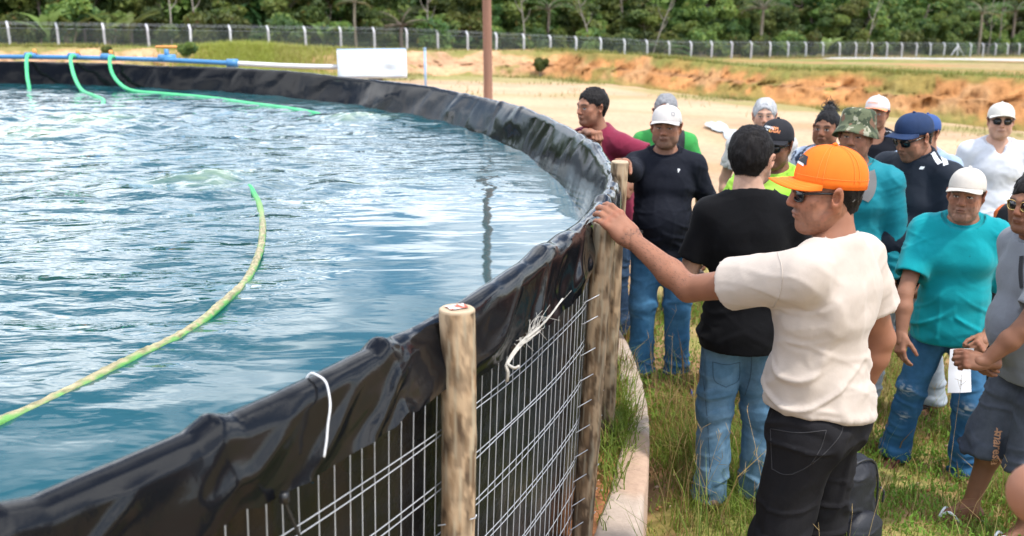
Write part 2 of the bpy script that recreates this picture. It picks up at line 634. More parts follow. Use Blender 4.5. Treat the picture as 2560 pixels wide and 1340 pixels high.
# ---- raised bed ring and its concrete kerb --------------------------------
kaz = np.concatenate([np.arange(-180, -45, 2.0), np.arange(-45, 30, 0.2), np.arange(30, 181, 2.0)])
ra = np.linspace(7.0, 7.86, 26)
KA, KR = np.meshgrid(kaz, ra, indexing='ij')
BV = tank_pt(KA, KR, 0)
BV[..., 2] = BED_Z - 0.03 + 0.012 * fbm(BV * 9, 3, 81) + 0.010 * np.abs(fbm(BV * 30, 2, 82))
bc = np.array([0.34, 0.15, 0.07]) * (1 + 0.35 * fbm(BV.reshape(-1, 3) * 12, 3, 83)[:, None])
M_soil = mat('red_soil', attr=True, rough=0.95, spec=0.15, var=(40, 0.35), bump=(60, 0.9, 0.012))
tag(mesh_np('soil_bed', BV.reshape(-1, 3), grid_faces(len(kaz), len(ra))[:, ::-1], M_soil, col=np.clip(bc, 0, 1)), kind='structure')
kin = 7.80 + 0.012 * vnoise(p3(kaz * 0.3, 0 * kaz), 84) + np.interp(kaz, [-14, 3, 10], [0, 0.06, 0.06])
kout = 7.965 + 0.008 * vnoise(p3(kaz * 0.25, 0 * kaz + 3), 85)
kz = BED_Z + 0.006 * vnoise(p3(kaz * 0.4, 0 * kaz + 7), 86)
prof = []
for r_, z_ in ((kin + 0.002, kz * 0 - 0.30), (kin, kz - 0.012), (kin + 0.012, kz), (kin * .75 + kout * .25, kz + 0.002), (kin * .5 + kout * .5, kz + 0.001), (kin * .25 + kout * .75, kz + 0.002), (kout - 0.012, kz), (kout, kz - 0.012), (kout + 0.004, kz * 0 - 0.45)):
    prof.append(tank_pt(kaz, r_, z_))
KV = np.stack(prof, 1).reshape(-1, 3)
KV[:, :2] += 0.003 * fbm(KV * 14, 3, 87)[:, None]
kc = np.array([0.50, 0.40, 0.33]) * (1 + 0.10 * fbm(KV * 5, 3, 88)[:, None])
ks = sstep(0.0, 0.6, fbm(KV * 3.0 + 9, 4, 89))[:, None]
kc = kc * (1 - 0.55 * ks) + np.array([0.46, 0.27, 0.17]) * 0.55 * ks
M_kerb = mat('kerb_concrete', attr=True, rough=0.9, spec=0.2, var=(25, 0.14), bump=(60, 0.4, 0.006), bump2=(9, 0.3, 0.01))
tag(mesh_np('kerb', KV, grid_faces(len(kaz), 9)[:, ::-1], M_kerb, col=np.clip(kc, 0, 1)), kind='structure')

# ---- water -----------------------------------------------------------------
HOSE_PX = [(-260, 1190), (-60, 1085), (0, 1060), (140, 997), (300, 920), (420, 858), (520, 795), (600, 722), (640, 660), (655, 600), (656, 550), (645, 505), (628, 474), (612, 462)]
HOSE = np.array([at_z(x, y, WATER_Z) for x, y in HOSE_PX])
nx_, ny_ = 420, 440
wx = np.linspace(TC[0] - 7.7, TC[0] + 7.7, nx_); wy = np.concatenate([np.linspace(TC[1] - 7.7, 6.0, 300), np.linspace(6.03, TC[1] + 7.8, 140)])
WX, WY = np.meshgrid(wx, wy, indexing='ij')
# calm patch: near the wall, on the camera's side of the loose hose
hx = np.interp(WY, HOSE[:, 1], HOSE[:, 0])
side = WX - hx
calm = sstep(0.0, 0.5, side) * (1 - sstep(4.6, 7.2, WY + 0.6 * vnoise(p3(WX, WY), 3))) * (1 - 0.0 * WX)
calm = np.maximum(calm, 1 - sstep(2.0, 3.1, WY - 0.12 * WX))
chop = 1 - 0.90 * calm
swirl = p3(WX + 0.4 * vnoise(p3(WX * .8, WY * .8), 91), WY + 0.4 * vnoise(p3(WX * .8, WY * .8, 5), 92))
wh = 0.009 * fbm(swirl * np.array([1.7, 3.0, 1]), 3, 93) + 0.006 * (1 - np.abs(vnoise(swirl * np.array([3.2, 6.0, 1]), 94))) + 0.0025 * vnoise(swirl * np.array([8, 13, 1]), 95)
wh = wh * chop + 0.004 * calm * vnoise(swirl * np.array([1.3, 2.2, 1]), 96)
foam = np.zeros_like(WX)
for (px, py, rad, hgt) in ((500, 452, 0.28, 0.032), (895, 297, 0.32, 0.04), (240, 300, 0.42, 0.03), (60, 335, 0.4, 0.02)):
    q = at_z(px, py, WATER_Z)
    d = np.hypot(WX - q[0], (WY - q[1]))
    blob = np.exp(-(d / rad) ** 2) * (1 + 0.5 * fbm(p3(WX * 9, WY * 9, 4), 3, 97))
    wh += hgt * np.clip(blob, 0, 2)
    wh += 0.010 * np.sin(d * 17) * np.exp(-((d - rad * 2) / (rad * 1.5)) ** 2)
    foam = np.maximum(foam, 0.72 * np.clip(blob * 1.1 - 0.15, 0, 1))
WVz = WATER_Z + wh
wcolr = np.stack([chop, foam, foam * 0], -1)
inside_m = np.hypot(WX - TC[0], WY - TC[1]) < (rim_r(np.degrees(np.arctan2(WY - TC[1], WX - TC[0]))) - 0.03)
keepf = grid_faces(nx_, ny_)
im = inside_m.reshape(-1)
keepf = keepf[im[keepf].all(1)]
m = bpy.data.materials.new('tank_water')
MATS['tank_water'] = m
m.use_nodes = True
t = m.node_tree; b = t.nodes['Principled BSDF']; L = t.links.new
b.inputs['Roughness'].default_value = 0.02
b.inputs['IOR'].default_value = 1.47
at_ = nd(t, 'ShaderNodeAttribute', attribute_name='col')
sp_ = nd(t, 'ShaderNodeSeparateColor'); L(at_.outputs['Color'], sp_.inputs[0])
cmx = nd(t, 'ShaderNodeMixRGB'); cmx.inputs[1].default_value = (0.010, 0.068, 0.082, 1); cmx.inputs[2].default_value = (0.24, 0.33, 0.20, 1)
fm = nd(t, 'ShaderNodeTexNoise'); fm.inputs['Scale'].default_value = 9; fm.inputs['Detail'].default_value = 6
tco = nd(t, 'ShaderNodeTexCoord'); L(tco.outputs['Object'], fm.inputs['Vector'])
mm = nd(t, 'ShaderNodeMath', operation='MULTIPLY'); L(sp_.outputs[1], mm.inputs[0])
fa = nd(t, 'ShaderNodeMath', operation='MULTIPLY_ADD'); L(fm.outputs['Fac'], fa.inputs[0]); fa.inputs[1].default_value = 1.6; fa.inputs[2].default_value = 0.1; L(fa.outputs[0], mm.inputs[1])
L(mm.outputs[0], cmx.inputs[0]); L(cmx.outputs[0], b.inputs['Base Color'])
mp = nd(t, 'ShaderNodeMapping'); mp.inputs['Scale'].default_value = (0.8, 1.8, 1); L(tco.outputs['Object'], mp.inputs[0])
prev = None
for sc_, dist, det, key in ((2.0, 0.036, 1, 'chop'), (6.5, 0.008, 1, 'chop'), (17.0, 0.0020, 1, 'chop'), (1.2, 0.010, 1, None), (4.0, 0.0012, 1, None)):
    n = nd(t, 'ShaderNodeTexNoise'); n.inputs['Scale'].default_value = sc_; n.inputs['Detail'].default_value = det; n.inputs['Distortion'].default_value = 0.8
    L(mp.outputs[0], n.inputs['Vector'])
    bu = nd(t, 'ShaderNodeBump'); bu.inputs['Distance'].default_value = dist
    if key: 
        pw = nd(t, 'ShaderNodeMath', operation='POWER'); L(sp_.outputs[0], pw.inputs[0]); pw.inputs[1].default_value = 1.4
        L(pw.outputs[0], bu.inputs['Strength'])
    L(n.outputs['Fac'], bu.inputs['Height'])
    if prev is not None: L(prev, bu.inputs['Normal'])
    prev = bu.outputs[0]
L(prev, b.inputs['Normal'])
tag(mesh_np('water', np.stack([WX, WY, WVz], -1).reshape(-1, 3), keepf, m, col=wcolr.reshape(-1, 3)), kind='structure')
# ================================================================ THE FISH TANK
tank = empty('fish_tank', (TC[0], TC[1], BED_Z))
tag(tank, 'large round fish tank lined with black plastic inside welded wire mesh and log posts', 'fish tank')
toff = np.array([TC[0], TC[1], BED_Z])
laz = np.concatenate([np.arange(-180, -48, 0.9), np.arange(-48, 14, 0.075), np.arange(14, 95, 0.18), np.arange(95, 180, 0.9)])
lr = rim_r(laz)
arc = np.radians(laz) * 7.7


def pinch(s):
    """slow sag of the rim plus sharper tucks where the sheet is gathered"""
    z = 0.010 * vnoise(p3(s * 0.9, 0 * s), 101) + 0.005 * vnoise(p3(s * 2.6, 0 * s, 4), 102)
    k = 1 - np.abs(vnoise(p3(s * 2.2, 0 * s, 9), 103))
    return z + 0.022 * np.clip(1.25 - 0.02 * np.abs(np.degrees(s / 7.7) + 25), 0.15, 1) * np.clip(k - 0.72, 0, 1) / 0.28 * 0.8


rz = RIM_Z - 0.012 + pinch(arc)
near_w = sstep(-48, -40, laz) * (1 - sstep(14, 30, laz))
rows = []
# inside wall from below the water up to the rim, round the roll, and the flap down the outside
ins = [(-0.20, -0.62), (-0.165, -0.45), (-0.150, -0.36), (-0.140, -0.29), (-0.130, -0.25), (-0.118, -0.20), (-0.105, -0.16), (-0.090, -0.12), (-0.072, -0.085), (-0.056, -0.055), (-0.043, -0.032), (-0.033, -0.014), (-0.022, -0.003), (-0.010, 0.003), (0.004, 0.004), (0.017, 0.0), (0.028, -0.010), (0.034, -0.026)]
flen = 0.175 + 0.035 * vnoise(p3(arc * 0.8, 0 * arc, 3), 104) + 0.02 * vnoise(p3(arc * 3, 0 * arc, 6), 105)
flen = flen * np.where(laz < -23.4, 0.72, 0.86)
flap = np.linspace(0.04, 1, 16)
P_in = []
for k, (dr, dz) in enumerate(ins):
    depth = np.clip(-dz / 0.3, 0, 1)
    w1 = fbm(p3(arc * 1.9 + dz * 2.5, 0 * arc + dz * 2.0), 2, 106)
    w2 = (1 - np.abs(vnoise(p3(arc * 3.6 + 3 * dz, 0 * arc + dz * 3, 2), 107)))
    d = (0.016 * w1 + 0.012 * w2) * (0.25 + 1.0 * math.sin(math.pi * min(depth, 1)) ) * (dr < 0)
    tuck = 0.004 * fbm(p3(arc * 9, 0 * arc + dz * 20), 2, 108)
    P_in.append(np.stack([lr + dr + d * (1 if dr < -0.02 else 0.2) + tuck * 0.5, rz + dz + tuck * 0.6 * (dz > -0.1)], -1))
for v in flap:
    w1 = fbm(p3(arc * 2.4 + 0.5 * v, 0 * arc + v * 0.8), 3, 109)
    w2 = 1 - np.abs(vnoise(p3(arc * 5.0 + 1.1 * v, 0 * arc + v * 0.7, 7), 110))
    w3 = 0.6 * fbm(p3(arc * 14 + 2 * v, 0 * arc + v * 3, 7), 2, 112)
    d = 0.002 + 0.020 * np.clip(w1, -0.55, 1) * v + 0.018 * np.clip(w2 - 0.55, 0, 1) * 2 * v ** 0.7 + 0.004 * w3 * v + 0.012 * v
    P_in.append(np.stack([lr + 0.034 + np.maximum(d, -0.002), rz - 0.026 - v * flen], -1))
PI = np.stack(P_in, 1)
for a_ in (-23.35, -14.2, -6.9):           # the sheet is pressed in behind each post
    g_ = np.exp(-((laz - a_) / 0.9) ** 2)
    PI[:, 14:, 0] -= 0.017 * g_[:, None]
ca, sa = np.cos(np.radians(laz))[:, None], np.sin(np.radians(laz))[:, None]
LV = np.stack([PI[..., 0] * ca, PI[..., 0] * sa, PI[..., 1] - BED_Z], -1)
m = mat('black_liner', (0.0050, 0.0054, 0.0068), rough=0.2, spec=0.24, two=((0.012, 0.012, 0.013), 3.5, 0.55, 0.85), rvar=(4, 0.10, 0.17),
        bump=(5, 0.25, 0.010))
liner = mesh_np('liner', LV.reshape(-1, 3), grid_faces(len(laz), LV.shape[1])[:, ::-1], m, tank)
mi_ = bpy.data.materials['black_liner'].copy(); mi_.name = 'black_liner_inside'      # same sheet, specular cut so the inside stays dark under bright sky
mi_.node_tree.nodes['Principled BSDF'].inputs['Specular IOR Level'].default_value = 0.11
liner.data.materials.append(mi_)
idx_ = np.zeros((len(laz) - 1, LV.shape[1] - 1), np.int32); idx_[:, :13] = 1
liner.data.polygons.foreach_set('material_index', idx_.ravel())
# the outer skin of the tank wall behind the wires
LEAN = 0.040                              # the wall leans outwards to the top
oz = np.linspace(0, 1, 26)
OV = []
for v in oz:
    z = (RIM_Z - 0.05) * (1 - v) + 0.02 * v
    w1 = 0.020 * fbm(p3(arc * 2.0, 0 * arc + z * 1.2), 3, 121) + 0.016 * (1 - np.abs(vnoise(p3(arc * 5 + z, 0 * arc + z * 0.9), 122)))
    w1 = np.minimum(w1, 0.013)
    r_ = lr - 0.003 + w1 - 0.014 - LEAN * (RIM_Z - z)
    OV.append(np.stack([r_ * ca[:, 0], r_ * sa[:, 0], np.full(len(laz), z - BED_Z)], -1))
OV = np.stack(OV, 1)
m2 = mat('black_liner_wall', (0.0048, 0.0050, 0.0062), rough=0.3, spec=0.55, two=((0.018, 0.017, 0.017), 2.2, 0.58, 0.9, (1, 1, .5)), rvar=(4, 0.14, 0.36),
         bump=(9, 0.4, 0.015), bump2=(40, 0.3, 0.004))
mesh_np('wall_sheet', OV.reshape(-1, 3), grid_faces(len(laz), len(oz)), m2, tank)

# welded wire mesh: a wire every 5 cm, a doubled one every 15 cm up
M_wire = mat('galvanised_wire', (0.52, 0.54, 0.58), rough=0.4, metal=0.3, var=(30, 0.15))
WR = 0.0015
waz = np.arange(-37, 3.5, math.degrees(0.052 / 7.74))
proto = None
for a in waz:
    r_ = float(rim_r(a)) + 0.016
    if proto is None:
        zs = np.linspace(0.0, RIM_Z - 0.10 - BED_Z, 7)
        wob = 0.003 * vnoise(p3(zs * 3, 0 * zs), 131)
        o = MB().tube(np.stack([wob, 0 * zs, zs], -1), WR, 5).build('vertical_wire', M_wire, tank)
        proto = o
    else:
        o = proto.copy(); COL.objects.link(o); o.parent = tank
    r_ -= LEAN * (RIM_Z - BED_Z)
    o.location = (r_ * math.cos(R(a)), r_ * math.sin(R(a)), 0)
    o.rotation_euler = (0.006 * random.uniform(-1, 1), LEAN + 0.003 * random.uniform(-1, 1), R(a))
haz = np.arange(-40, 6, 0.4)
hr = rim_r(haz)
zlist = [1.185, 1.055, 1.035, 0.905, 0.885, 0.755, 0.735, 0.605, 0.585, 0.455, 0.435, 0.325, 0.225, 0.145]
for k, z in enumerate(zlist):
    zz_ = z + 0.004 * vnoise(p3(haz * 0.4, 0 * haz + k), 132)
    rr_ = hr + 0.016 + 0.0042 - LEAN * (RIM_Z - z) + 0.002 * vnoise(p3(haz * 0.3, 0 * haz + k), 133)
    p = np.stack([rr_ * np.cos(np.radians(haz)), rr_ * np.sin(np.radians(haz)), zz_ - BED_Z], -1)
    MB().tube(p, WR, 5).build('horizontal_wire', M_wire, tank)

# ---- log posts of the tank ------------------------------------------------------
M_log = mat('weathered_log', attr=True, rough=0.9, spec=0.15, bump=(14, 0.6, 0.010, (1, 1, 0.22)), bump2=(60, 0.5, 0.004, (1, 1, 0.4)))
M_sticker = mat('torn_label_paper', (0.62, 0.58, 0.55), rough=0.7, two=((0.42, 0.07, 0.03), 46, 0.50, 0.56))


def log_post(az_deg, r_, top, rad, seed, lean, tone, sticker=False):
    n, mz = 40, 130
    zs = np.linspace(-0.45, top, mz)
    th_ = np.linspace(0, 2 * np.pi, n, endpoint=False)
    Z, T_ = np.meshgrid(zs, th_, indexing='ij')
    c = p3(np.cos(T_), np.sin(T_), Z)
    rad_ = rad * (1 + 0.05 * fbm(c * np.array([1, 1, 2.0]), 3, seed) + 0.012 * fbm(c * np.array([5, 5, 9]), 2, seed + 5))
    # knots
    kn = np.zeros_like(Z)
    rs = np.random.default_rng(seed)
    for _ in range(9):
        kz_, ka_ = rs.uniform(0, top), rs.uniform(0, 6.28)
        d = np.hypot((Z - kz_) / 0.035, ((T_ - ka_ + np.pi) % (2 * np.pi) - np.pi) * rad / 0.018)
        kn = np.maximum(kn, np.exp(-d ** 2))
    rad_ = rad_ * (1 + 0.06 * kn)
    bend = 0.012 * vnoise(p3(zs * 1.1, 0 * zs), seed + 9)
    X = rad_ * np.cos(T_) + bend[:, None]
    Y = rad_ * np.sin(T_)
    V = np.stack([X, Y, Z], -1).reshape(-1, 3)
    pale, mid, drk = np.array([0.46, 0.33, 0.21]), np.array([0.27, 0.175, 0.10]), np.array([0.075, 0.05, 0.033])
    q = fbm(c * np.array([1.5, 1.5, 13]), 4, seed + 11).reshape(-1)
    q2 = fbm(c * np.array([5, 5, 5]), 3, seed + 12).reshape(-1)
    ring = vnoise(c * np.array([1.3, 1.3, 24]), seed + 13).reshape(-1)
    f1 = sstep(-0.35, 0.35, q + 0.45 * q2 + tone)[:, None]
    cc = mid * (1 - f1) + pale * f1
    cc = cc * (1 - 0.35 * sstep(0.2, 0.6, ring)[:, None])
    dk = np.clip(sstep(0.15, 0.6, -q + 0.4 * q2 - 0.5 * tone) * 0.6 + 0.5 * sstep(0.24, 0.5, fbm(c * np.array([2.2, 2.2, 20]) + 9, 3, seed + 15).reshape(-1)) + 0.7 * kn.reshape(-1) + 0.35 * (1 - sstep(0.0, 0.5, Z.reshape(-1))), 0, 0.9)[:, None]
    cc = cc * (1 - dk) + drk * dk
    lich = sstep(0.35, 0.6, fbm(c * 6 + 40, 3, seed + 14).reshape(-1))[:, None] * 0.5
    cc = cc * (1 - lich) + np.array([0.42, 0.37, 0.27]) * lich
    F = grid_faces(mz, n)
    F = np.concatenate([F, np.stack([np.arange(mz - 1) * n + n - 1, np.arange(mz - 1) * n, (np.arange(mz - 1) + 1) * n, (np.arange(mz - 1) + 1) * n + n - 1], -1)[:, [0, 1, 2, 3]]])
    F = F[:, ::-1]
    # sawn top: two rings and a centre
    base = len(V)
    rings, colr = [], []
    for s_ in (0.985, 0.90, 0.6, 0.3):
        zt = top + 0.002 + 0.004 * (1 - s_) + 0.012 * math.cos(seed)
        rings.append(np.stack([X[-1] * s_, Y[-1] * s_, np.full(n, top + (0.006 if s_ > .95 else 0.009))], -1))
        colr.append(np.tile(np.array([0.46, 0.35, 0.24]) * (0.85 + 0.25 * (s_ in (0.9, 0.3))), (n, 1)))
    V = np.vstack([V] + rings + [[[X[-1].mean(), Y[-1].mean(), top + 0.009]]])
    cc = np.vstack([cc] + colr + [[[0.30, 0.21, 0.13]]])
    Q = [F]
    prev_ = np.arange((mz - 1) * n, mz * n)
    for k in range(4):
        cur = np.arange(base + k * n, base + (k + 1) * n)
        Q.append(np.stack([prev_, np.roll(prev_, -1), np.roll(cur, -1), cur], -1))
        prev_ = cur
    Tt = np.stack([prev_, np.roll(prev_, -1), np.full(n, len(V) - 1)], -1)
    o = mesh_np('log_post', V, [np.concatenate(Q), Tt], M_log, tank, col=np.clip(cc, 0, 1))
    o.location = (r_ * math.cos(R(az_deg)) - top * math.sin(R(lean[1])), r_ * math.sin(R(az_deg)) + top * math.sin(R(lean[0])), 0)
    o.rotation_euler = (R(lean[0]), R(lean[1]), 0)
    if sticker:
        g = 7
        u, v = np.meshgrid(np.linspace(-1, 1, g), np.linspace(-1, 1, g), indexing='ij')
        sv = np.stack([u * 0.024 + 0.003 * vnoise(p3(u * 2, v * 2), 5), v * 0.019, top + 0.0115 + 0.002 * np.abs(vnoise(p3(u * 2, v * 2), 6))], -1).reshape(-1, 3)
        s = mesh_np('torn_label', sv, grid_faces(g, g), M_sticker, o)
        s.rotation_euler = (0, 0, 0.5)
    return o


post_r = lambda a: float(rim_r(a)) + 0.050
post_az = (-23.35, -14.2, -6.9)
p = log_post(-23.35, post_r(-23.35) + 0.004, RIM_Z - BED_Z + 0.0, 0.0435, 3, (-0.6, 1.0), 0.22, True)
p['label'] = 'nearest pale log post with a torn red and white label on its sawn top'
p = log_post(-14.2, post_r(-14.2) + 0.018, RIM_Z - BED_Z - 0.030, 0.040, 8, (0.2, 2.5), 0.0)
p['label'] = 'log post under the hand of the man in the orange cap'
p = log_post(-6.9, post_r(-6.9) - 0.012, RIM_Z - BED_Z + 0.035, 0.040, 15, (0.5, 1.5), 0.2)
p['label'] = 'log post beside the man in the dark long sleeved shirt'
# wire ends nailed to the second post
for k, z in enumerate((1.10, 1.02, 0.90, 0.80, 0.70, 0.60, 0.50, 0.40, 0.30, 0.2)):
    a0, a1 = (-14.9, -14.15)
    p0 = tank_pt(a0, rim_r(a0) + 0.022 - LEAN * (RIM_Z - z), z - 0.03) - toff
    p1 = tank_pt(a1, post_r(a1) + 0.046 - LEAN * (RIM_Z - z), z) - toff
    MB().tube([p0, (p0 + p1) / 2 + np.array([0.004, -0.004, 0.002]), p1, p1 + np.array([0.003, -0.003, 0.008])], 0.002, 5).build('wire_end', M_wire, tank)
for k, z in enumerate((0.83, 0.60, 0.35)):
    a0, a1 = (-23.75, -23.45)
    p0 = tank_pt(a0, rim_r(a0) + 0.022, z - 0.02) - toff
    p1 = tank_pt(a1, post_r(a1) + 0.012 + 0.044, z) - toff
    MB().tube([p0, (p0 + p1) / 2 + np.array([0.003, -0.006, 0.0]), p1, p1 + np.array([0.003, 0.002, 0.008])], 0.002, 5).build('wire_end', M_wire, tank)

# white strap over the rim and the frayed rope tied to the mesh
M_strap = mat('white_strap', (0.62, 0.62, 0.63), rough=0.5)
sa_ = -27.0
rr0_ = float(rim_r(sa_)); zz0 = float(np.interp(sa_, laz, rz))
sp = []
for dr, dz in ((-0.03, -0.03), (-0.012, 0.010), (0.008, 0.012), (0.03, 0.0), (0.046, -0.03), (0.056, -0.07), (0.060, -0.11), (0.066, -0.15), (0.070, -0.195)):
    sp.append(tank_pt(sa_ + 2.6 * min(dz, 0), rr0_ + dr + 0.010, zz0 + (dz * .66 if dz < -.03 else dz)) - toff)
MB().tube(spline(sp, 40), 0.0025, 6).build('white_strap', M_strap, tank)
M_tie = mat('black_cable_tie', (0.012, 0.012, 0.013), rough=0.35)
t0_ = tank_pt(-28.3, rim_r(-28.3) + 0.075, 1.17) - toff
t1_ = tank_pt(-27.8, rim_r(-27.8) + 0.05, 0.92) - toff
MB().tube(spline([t0_ + np.array([0, 0, .02]), t0_, (t0_ + t1_) / 2 + np.array([0.02, -0.02, 0.02]), t1_], 16), 0.0035, 6).box(t0_ + np.array([0, 0, .01]), (0.016, 0.016, 0.02)).build('cable_tie', M_tie, tank)
M_rope = mat('frayed_white_rope', (0.50, 0.47, 0.42), rough=0.9, var=(80, 0.2))
rope = empty('frayed_rope', tank_pt(-20.1, rim_r(-20.1) + 0.03, 1.17))
tag(rope, 'frayed end of white rope tied to the top wire of the tank', 'rope')
ro = np.array(rope.location)
kn = MB()
a_p = tank_pt(-21.35, rim_r(-21.35) + 0.06, 1.145) - ro
b_p = tank_pt(-20.15, rim_r(-20.15) + 0.085, 1.20) - ro
core = spline([a_p + np.array([0, 0, -0.05]), a_p + np.array([0.004, -0.006, -0.02]), a_p, a_p * .6 + b_p * .4 + np.array([0, 0, .014]), b_p], 24)
rs = np.random.default_rng(5)
for k in range(8):
    j = rs.normal(0, 0.0026, 3)
    kn.tube(core + j * np.linspace(0.6, 1.6, 24)[:, None], 0.0019, 5)
kn.tube(spline([a_p, a_p + np.array([0.02, -0.01, -0.008]), a_p + np.array([0.035, -0.01, -0.002])], 8), 0.0045, 5)
kn.build('rope_core', M_rope, rope)
fr_ = MB()
dirv = (b_p - a_p) / np.linalg.norm(b_p - a_p)
for k in range(26):
    q0 = b_p * rs.uniform(.55, 1) + a_p * 0
    q0 = core[rs.integers(12, 24)]
    Lf = rs.uniform(0.04, 0.12)
    d = dirv + rs.normal(0, 0.24, 3) + np.array([0, 0, 0.12])
    d /= np.linalg.norm(d)
    fr_.tube(spline([q0, q0 + d * Lf * .5 + rs.normal(0, .008, 3), q0 + d * Lf + rs.normal(0, .02, 3) + np.array([0, 0, -0.01])], 9), np.linspace(0.0010, 0.0005, 9), 4)
fr_.tube(spline([core[16], core[16] + dirv * .09 + np.array([0.012, 0, 0.0]), core[16] + dirv * .18 + np.array([0.02, 0, 0.02])], 9), 0.0028, 5)
fr_.build('loose_strand', M_rope, rope)['kind'] = 'stuff'

# ---- hoses --------------------------------------------------------------------------
M_hose = mat('algae_covered_hose', attr=True, rough=0.55, spec=0.4, bump=(120, 0.5, 0.004))
hp = spline(HOSE, 260)
dd = np.linspace(0, 1, 260)
hp[:, 2] = WATER_Z + 0.004 + 0.004 * np.sin(dd * 40) - 0.05 * sstep(0.965, 1.0, dd) - 0.03 * (1 - sstep(0, 0.04, dd))
n = 20
mbh = MB().tube(hp, 0.0150, n, caps=True)
Vh = np.concatenate(mbh.V)
nrm = Vh.copy()
cen = np.vstack([np.repeat(hp, n, axis=0), hp[0], hp[-1]])
nn = (Vh - cen) / 0.0150
top = sstep(0.12, 0.85, nn[:, 2] + 0.45 * fbm(Vh * 45, 3, 141) + 0.30 * nn[:, 1])
farf = np.concatenate([np.repeat(dd, n), [0, 1]])
amt = 0.85 * top * (1 - sstep(0.66, 0.88, farf))
crust = np.array([0.36, 0.26, 0.17]) * (1 + 0.6 * fbm(Vh * 130, 2, 142)[:, None])
grn = np.array([0.035, 0.38, 0.125]) * (1 + 0.15 * fbm(Vh * 20, 2, 143)[:, None])
ol = np.array([0.20, 0.40, 0.08])
side_ = sstep(-0.4, 0.2, nn[:, 2] + 0.3 * fbm(Vh * 30 + 7, 3, 144))[:, None] * 0.7 * (1 - sstep(0.8, 0.95, farf))[:, None]
ch = grn * (1 - side_) + ol * side_
ch = ch * (1 - amt[:, None]) + crust * amt[:, None]
Vh += nn * (0.0035 * amt * (fbm(Vh * 160, 2, 145) + 0.3))[:, None]
hose = mesh_np('green_hose', Vh, [np.concatenate(mbh.Q), np.concatenate(mbh.T)], M_hose, col=np.clip(ch, 0, 1))
tag(hose, 'long green hose crusted with brown algae floating near the tank edge', 'hose')

M_green = mat('green_hose_clean', (0.06, 0.52, 0.20), rough=0.45, var=(6, 0.15))
zr = lambda px, py: at_D(px, py, 0)


def far_hose(pxs, label):
    pts = []
    for (px, py, z) in pxs: pts.append(at_z(px, py, z))
    return tag(MB().tube(spline(pts, 60), 0.045, 10).build('air_hose', M_green), label, 'hose', 'green hoses hung over the far rim')


def rim_far(px, dz=0.06, dr=0.0):
    """point on the far rim below the pixel column px"""
    aa = np.arange(8, 95, 0.05)
    q = tank_pt(aa, rim_r(aa) + dr, RIM_Z + dz)
    d = q - np.array([0, 0, CAM_H])
    pxx = 1280 + FPX * d[:, 0] / (d[:, 1] * CP - d[:, 2] * SP)
    ok = np.argmin(np.abs(pxx - px))
    return q[ok]


def far_hose(px_top, mids, label):
    a = rim_far(px_top + 14, 0.06, 0.10); b_ = rim_far(px_top + 4, 0.085, 0.0); c_ = rim_far(px_top, 0.03, -0.12)
    pts = [a, b_, c_] + [at_z(x, y, z) for x, y, z in mids]
    return tag(MB().tube(spline(pts, 70), 0.023, 10).build('air_hose', M_green), label, 'hose', 'green hoses hung over the far rim')


far_hose(66, [(68, 190, 1.22), (73, 220, 1.10), (71, 238, 1.03)], 'short green hose hanging straight down into the water, furthest left')
far_hose(176, [(186, 192, 1.24), (205, 226, 1.12), (235, 240, 1.10), (258, 251, 1.09), (255, 266, 1.08), (246, 278, 1.03)], 'green hose dropping over the far rim and bending back in the water, second of three')
far_hose(274, [(280, 182, 1.27), (300, 210, 1.17), (335, 228, 1.11), (420, 236, 1.10), (520, 245, 1.10), (620, 259, 1.10), (720, 272, 1.10), (790, 285, 1.09), (812, 294, 1.03)], 'green hose curving over the far rim and trailing far across the water')

# ---- blue air main on the far rim, grey pipe and blower cover ------------------------------
M_blue = mat('blue_pvc', (0.06, 0.22, 0.44), rough=0.4, var=(3, 0.1))
M_greyp = mat('grey_pipe', (0.62, 0.62, 0.61), rough=0.5, var=(4, 0.1))
M_orange = mat('orange_valve', (0.75, 0.28, 0.06), rough=0.45)
pipe = empty('air_pipe', rim_far(330, 0.05, 0.12))
tag(pipe, 'blue air pipe lying along the far rim of the tank with valves', 'pipe')
po = np.array(pipe.location)
pts = [rim_far(px, 0.055, 0.10) for px in (-420, -200, 0, 150, 300, 420)] 
pE = rim_far(578, 0.03, 0.30)
pts.append(pE)
MB().tube(spline(np.array(pts) - po, 60), 0.028, 12).build('blue_main', M_blue, pipe)
for px in (78, 186, 268):
    q = rim_far(px, 0.07, 0.10) - po
    MB().tube([q + [-0.07, 0, 0], q + [0.07, 0, 0]], 0.045, 10).build('hose_clamp', M_blue, pipe)
    MB().tube([q + [0.05, 0, 0.02], q + [0.05, 0, 0.085]], [0.03, 0.022], 8).build('clamp_screw', M_orange, pipe)
q = rim_far(418, 0.075, 0.12) - po
MB().tube([q + [-0.10, 0, 0.0], q + [0.10, 0, 0.0]], 0.048, 12).tube([q, q + [0, 0, 0.11]], 0.03, 8).build('valve_body', M_blue, pipe)
MB().box(q + [0, 0, 0.135], (0.26, 0.05, 0.03), bev=0.012).build('valve_handle', M_orange, pipe)
MB().tube([pE - po + [-0.05, 0, 0], pE - po + [0.08, 0, 0]], 0.050, 12).build('pipe_socket', M_blue, pipe)
hood_c = at_D(930, 160, 12.6)
gp1 = np.array([hood_c[0] - 0.25, hood_c[1], at_D(860, 168, 12.6)[2]])
MB().tube(spline([pE - po, (pE + gp1) / 2 - po + [0, 0, -0.01], gp1 - po], 14), 0.030, 12).build('grey_outlet', M_greyp, pipe)

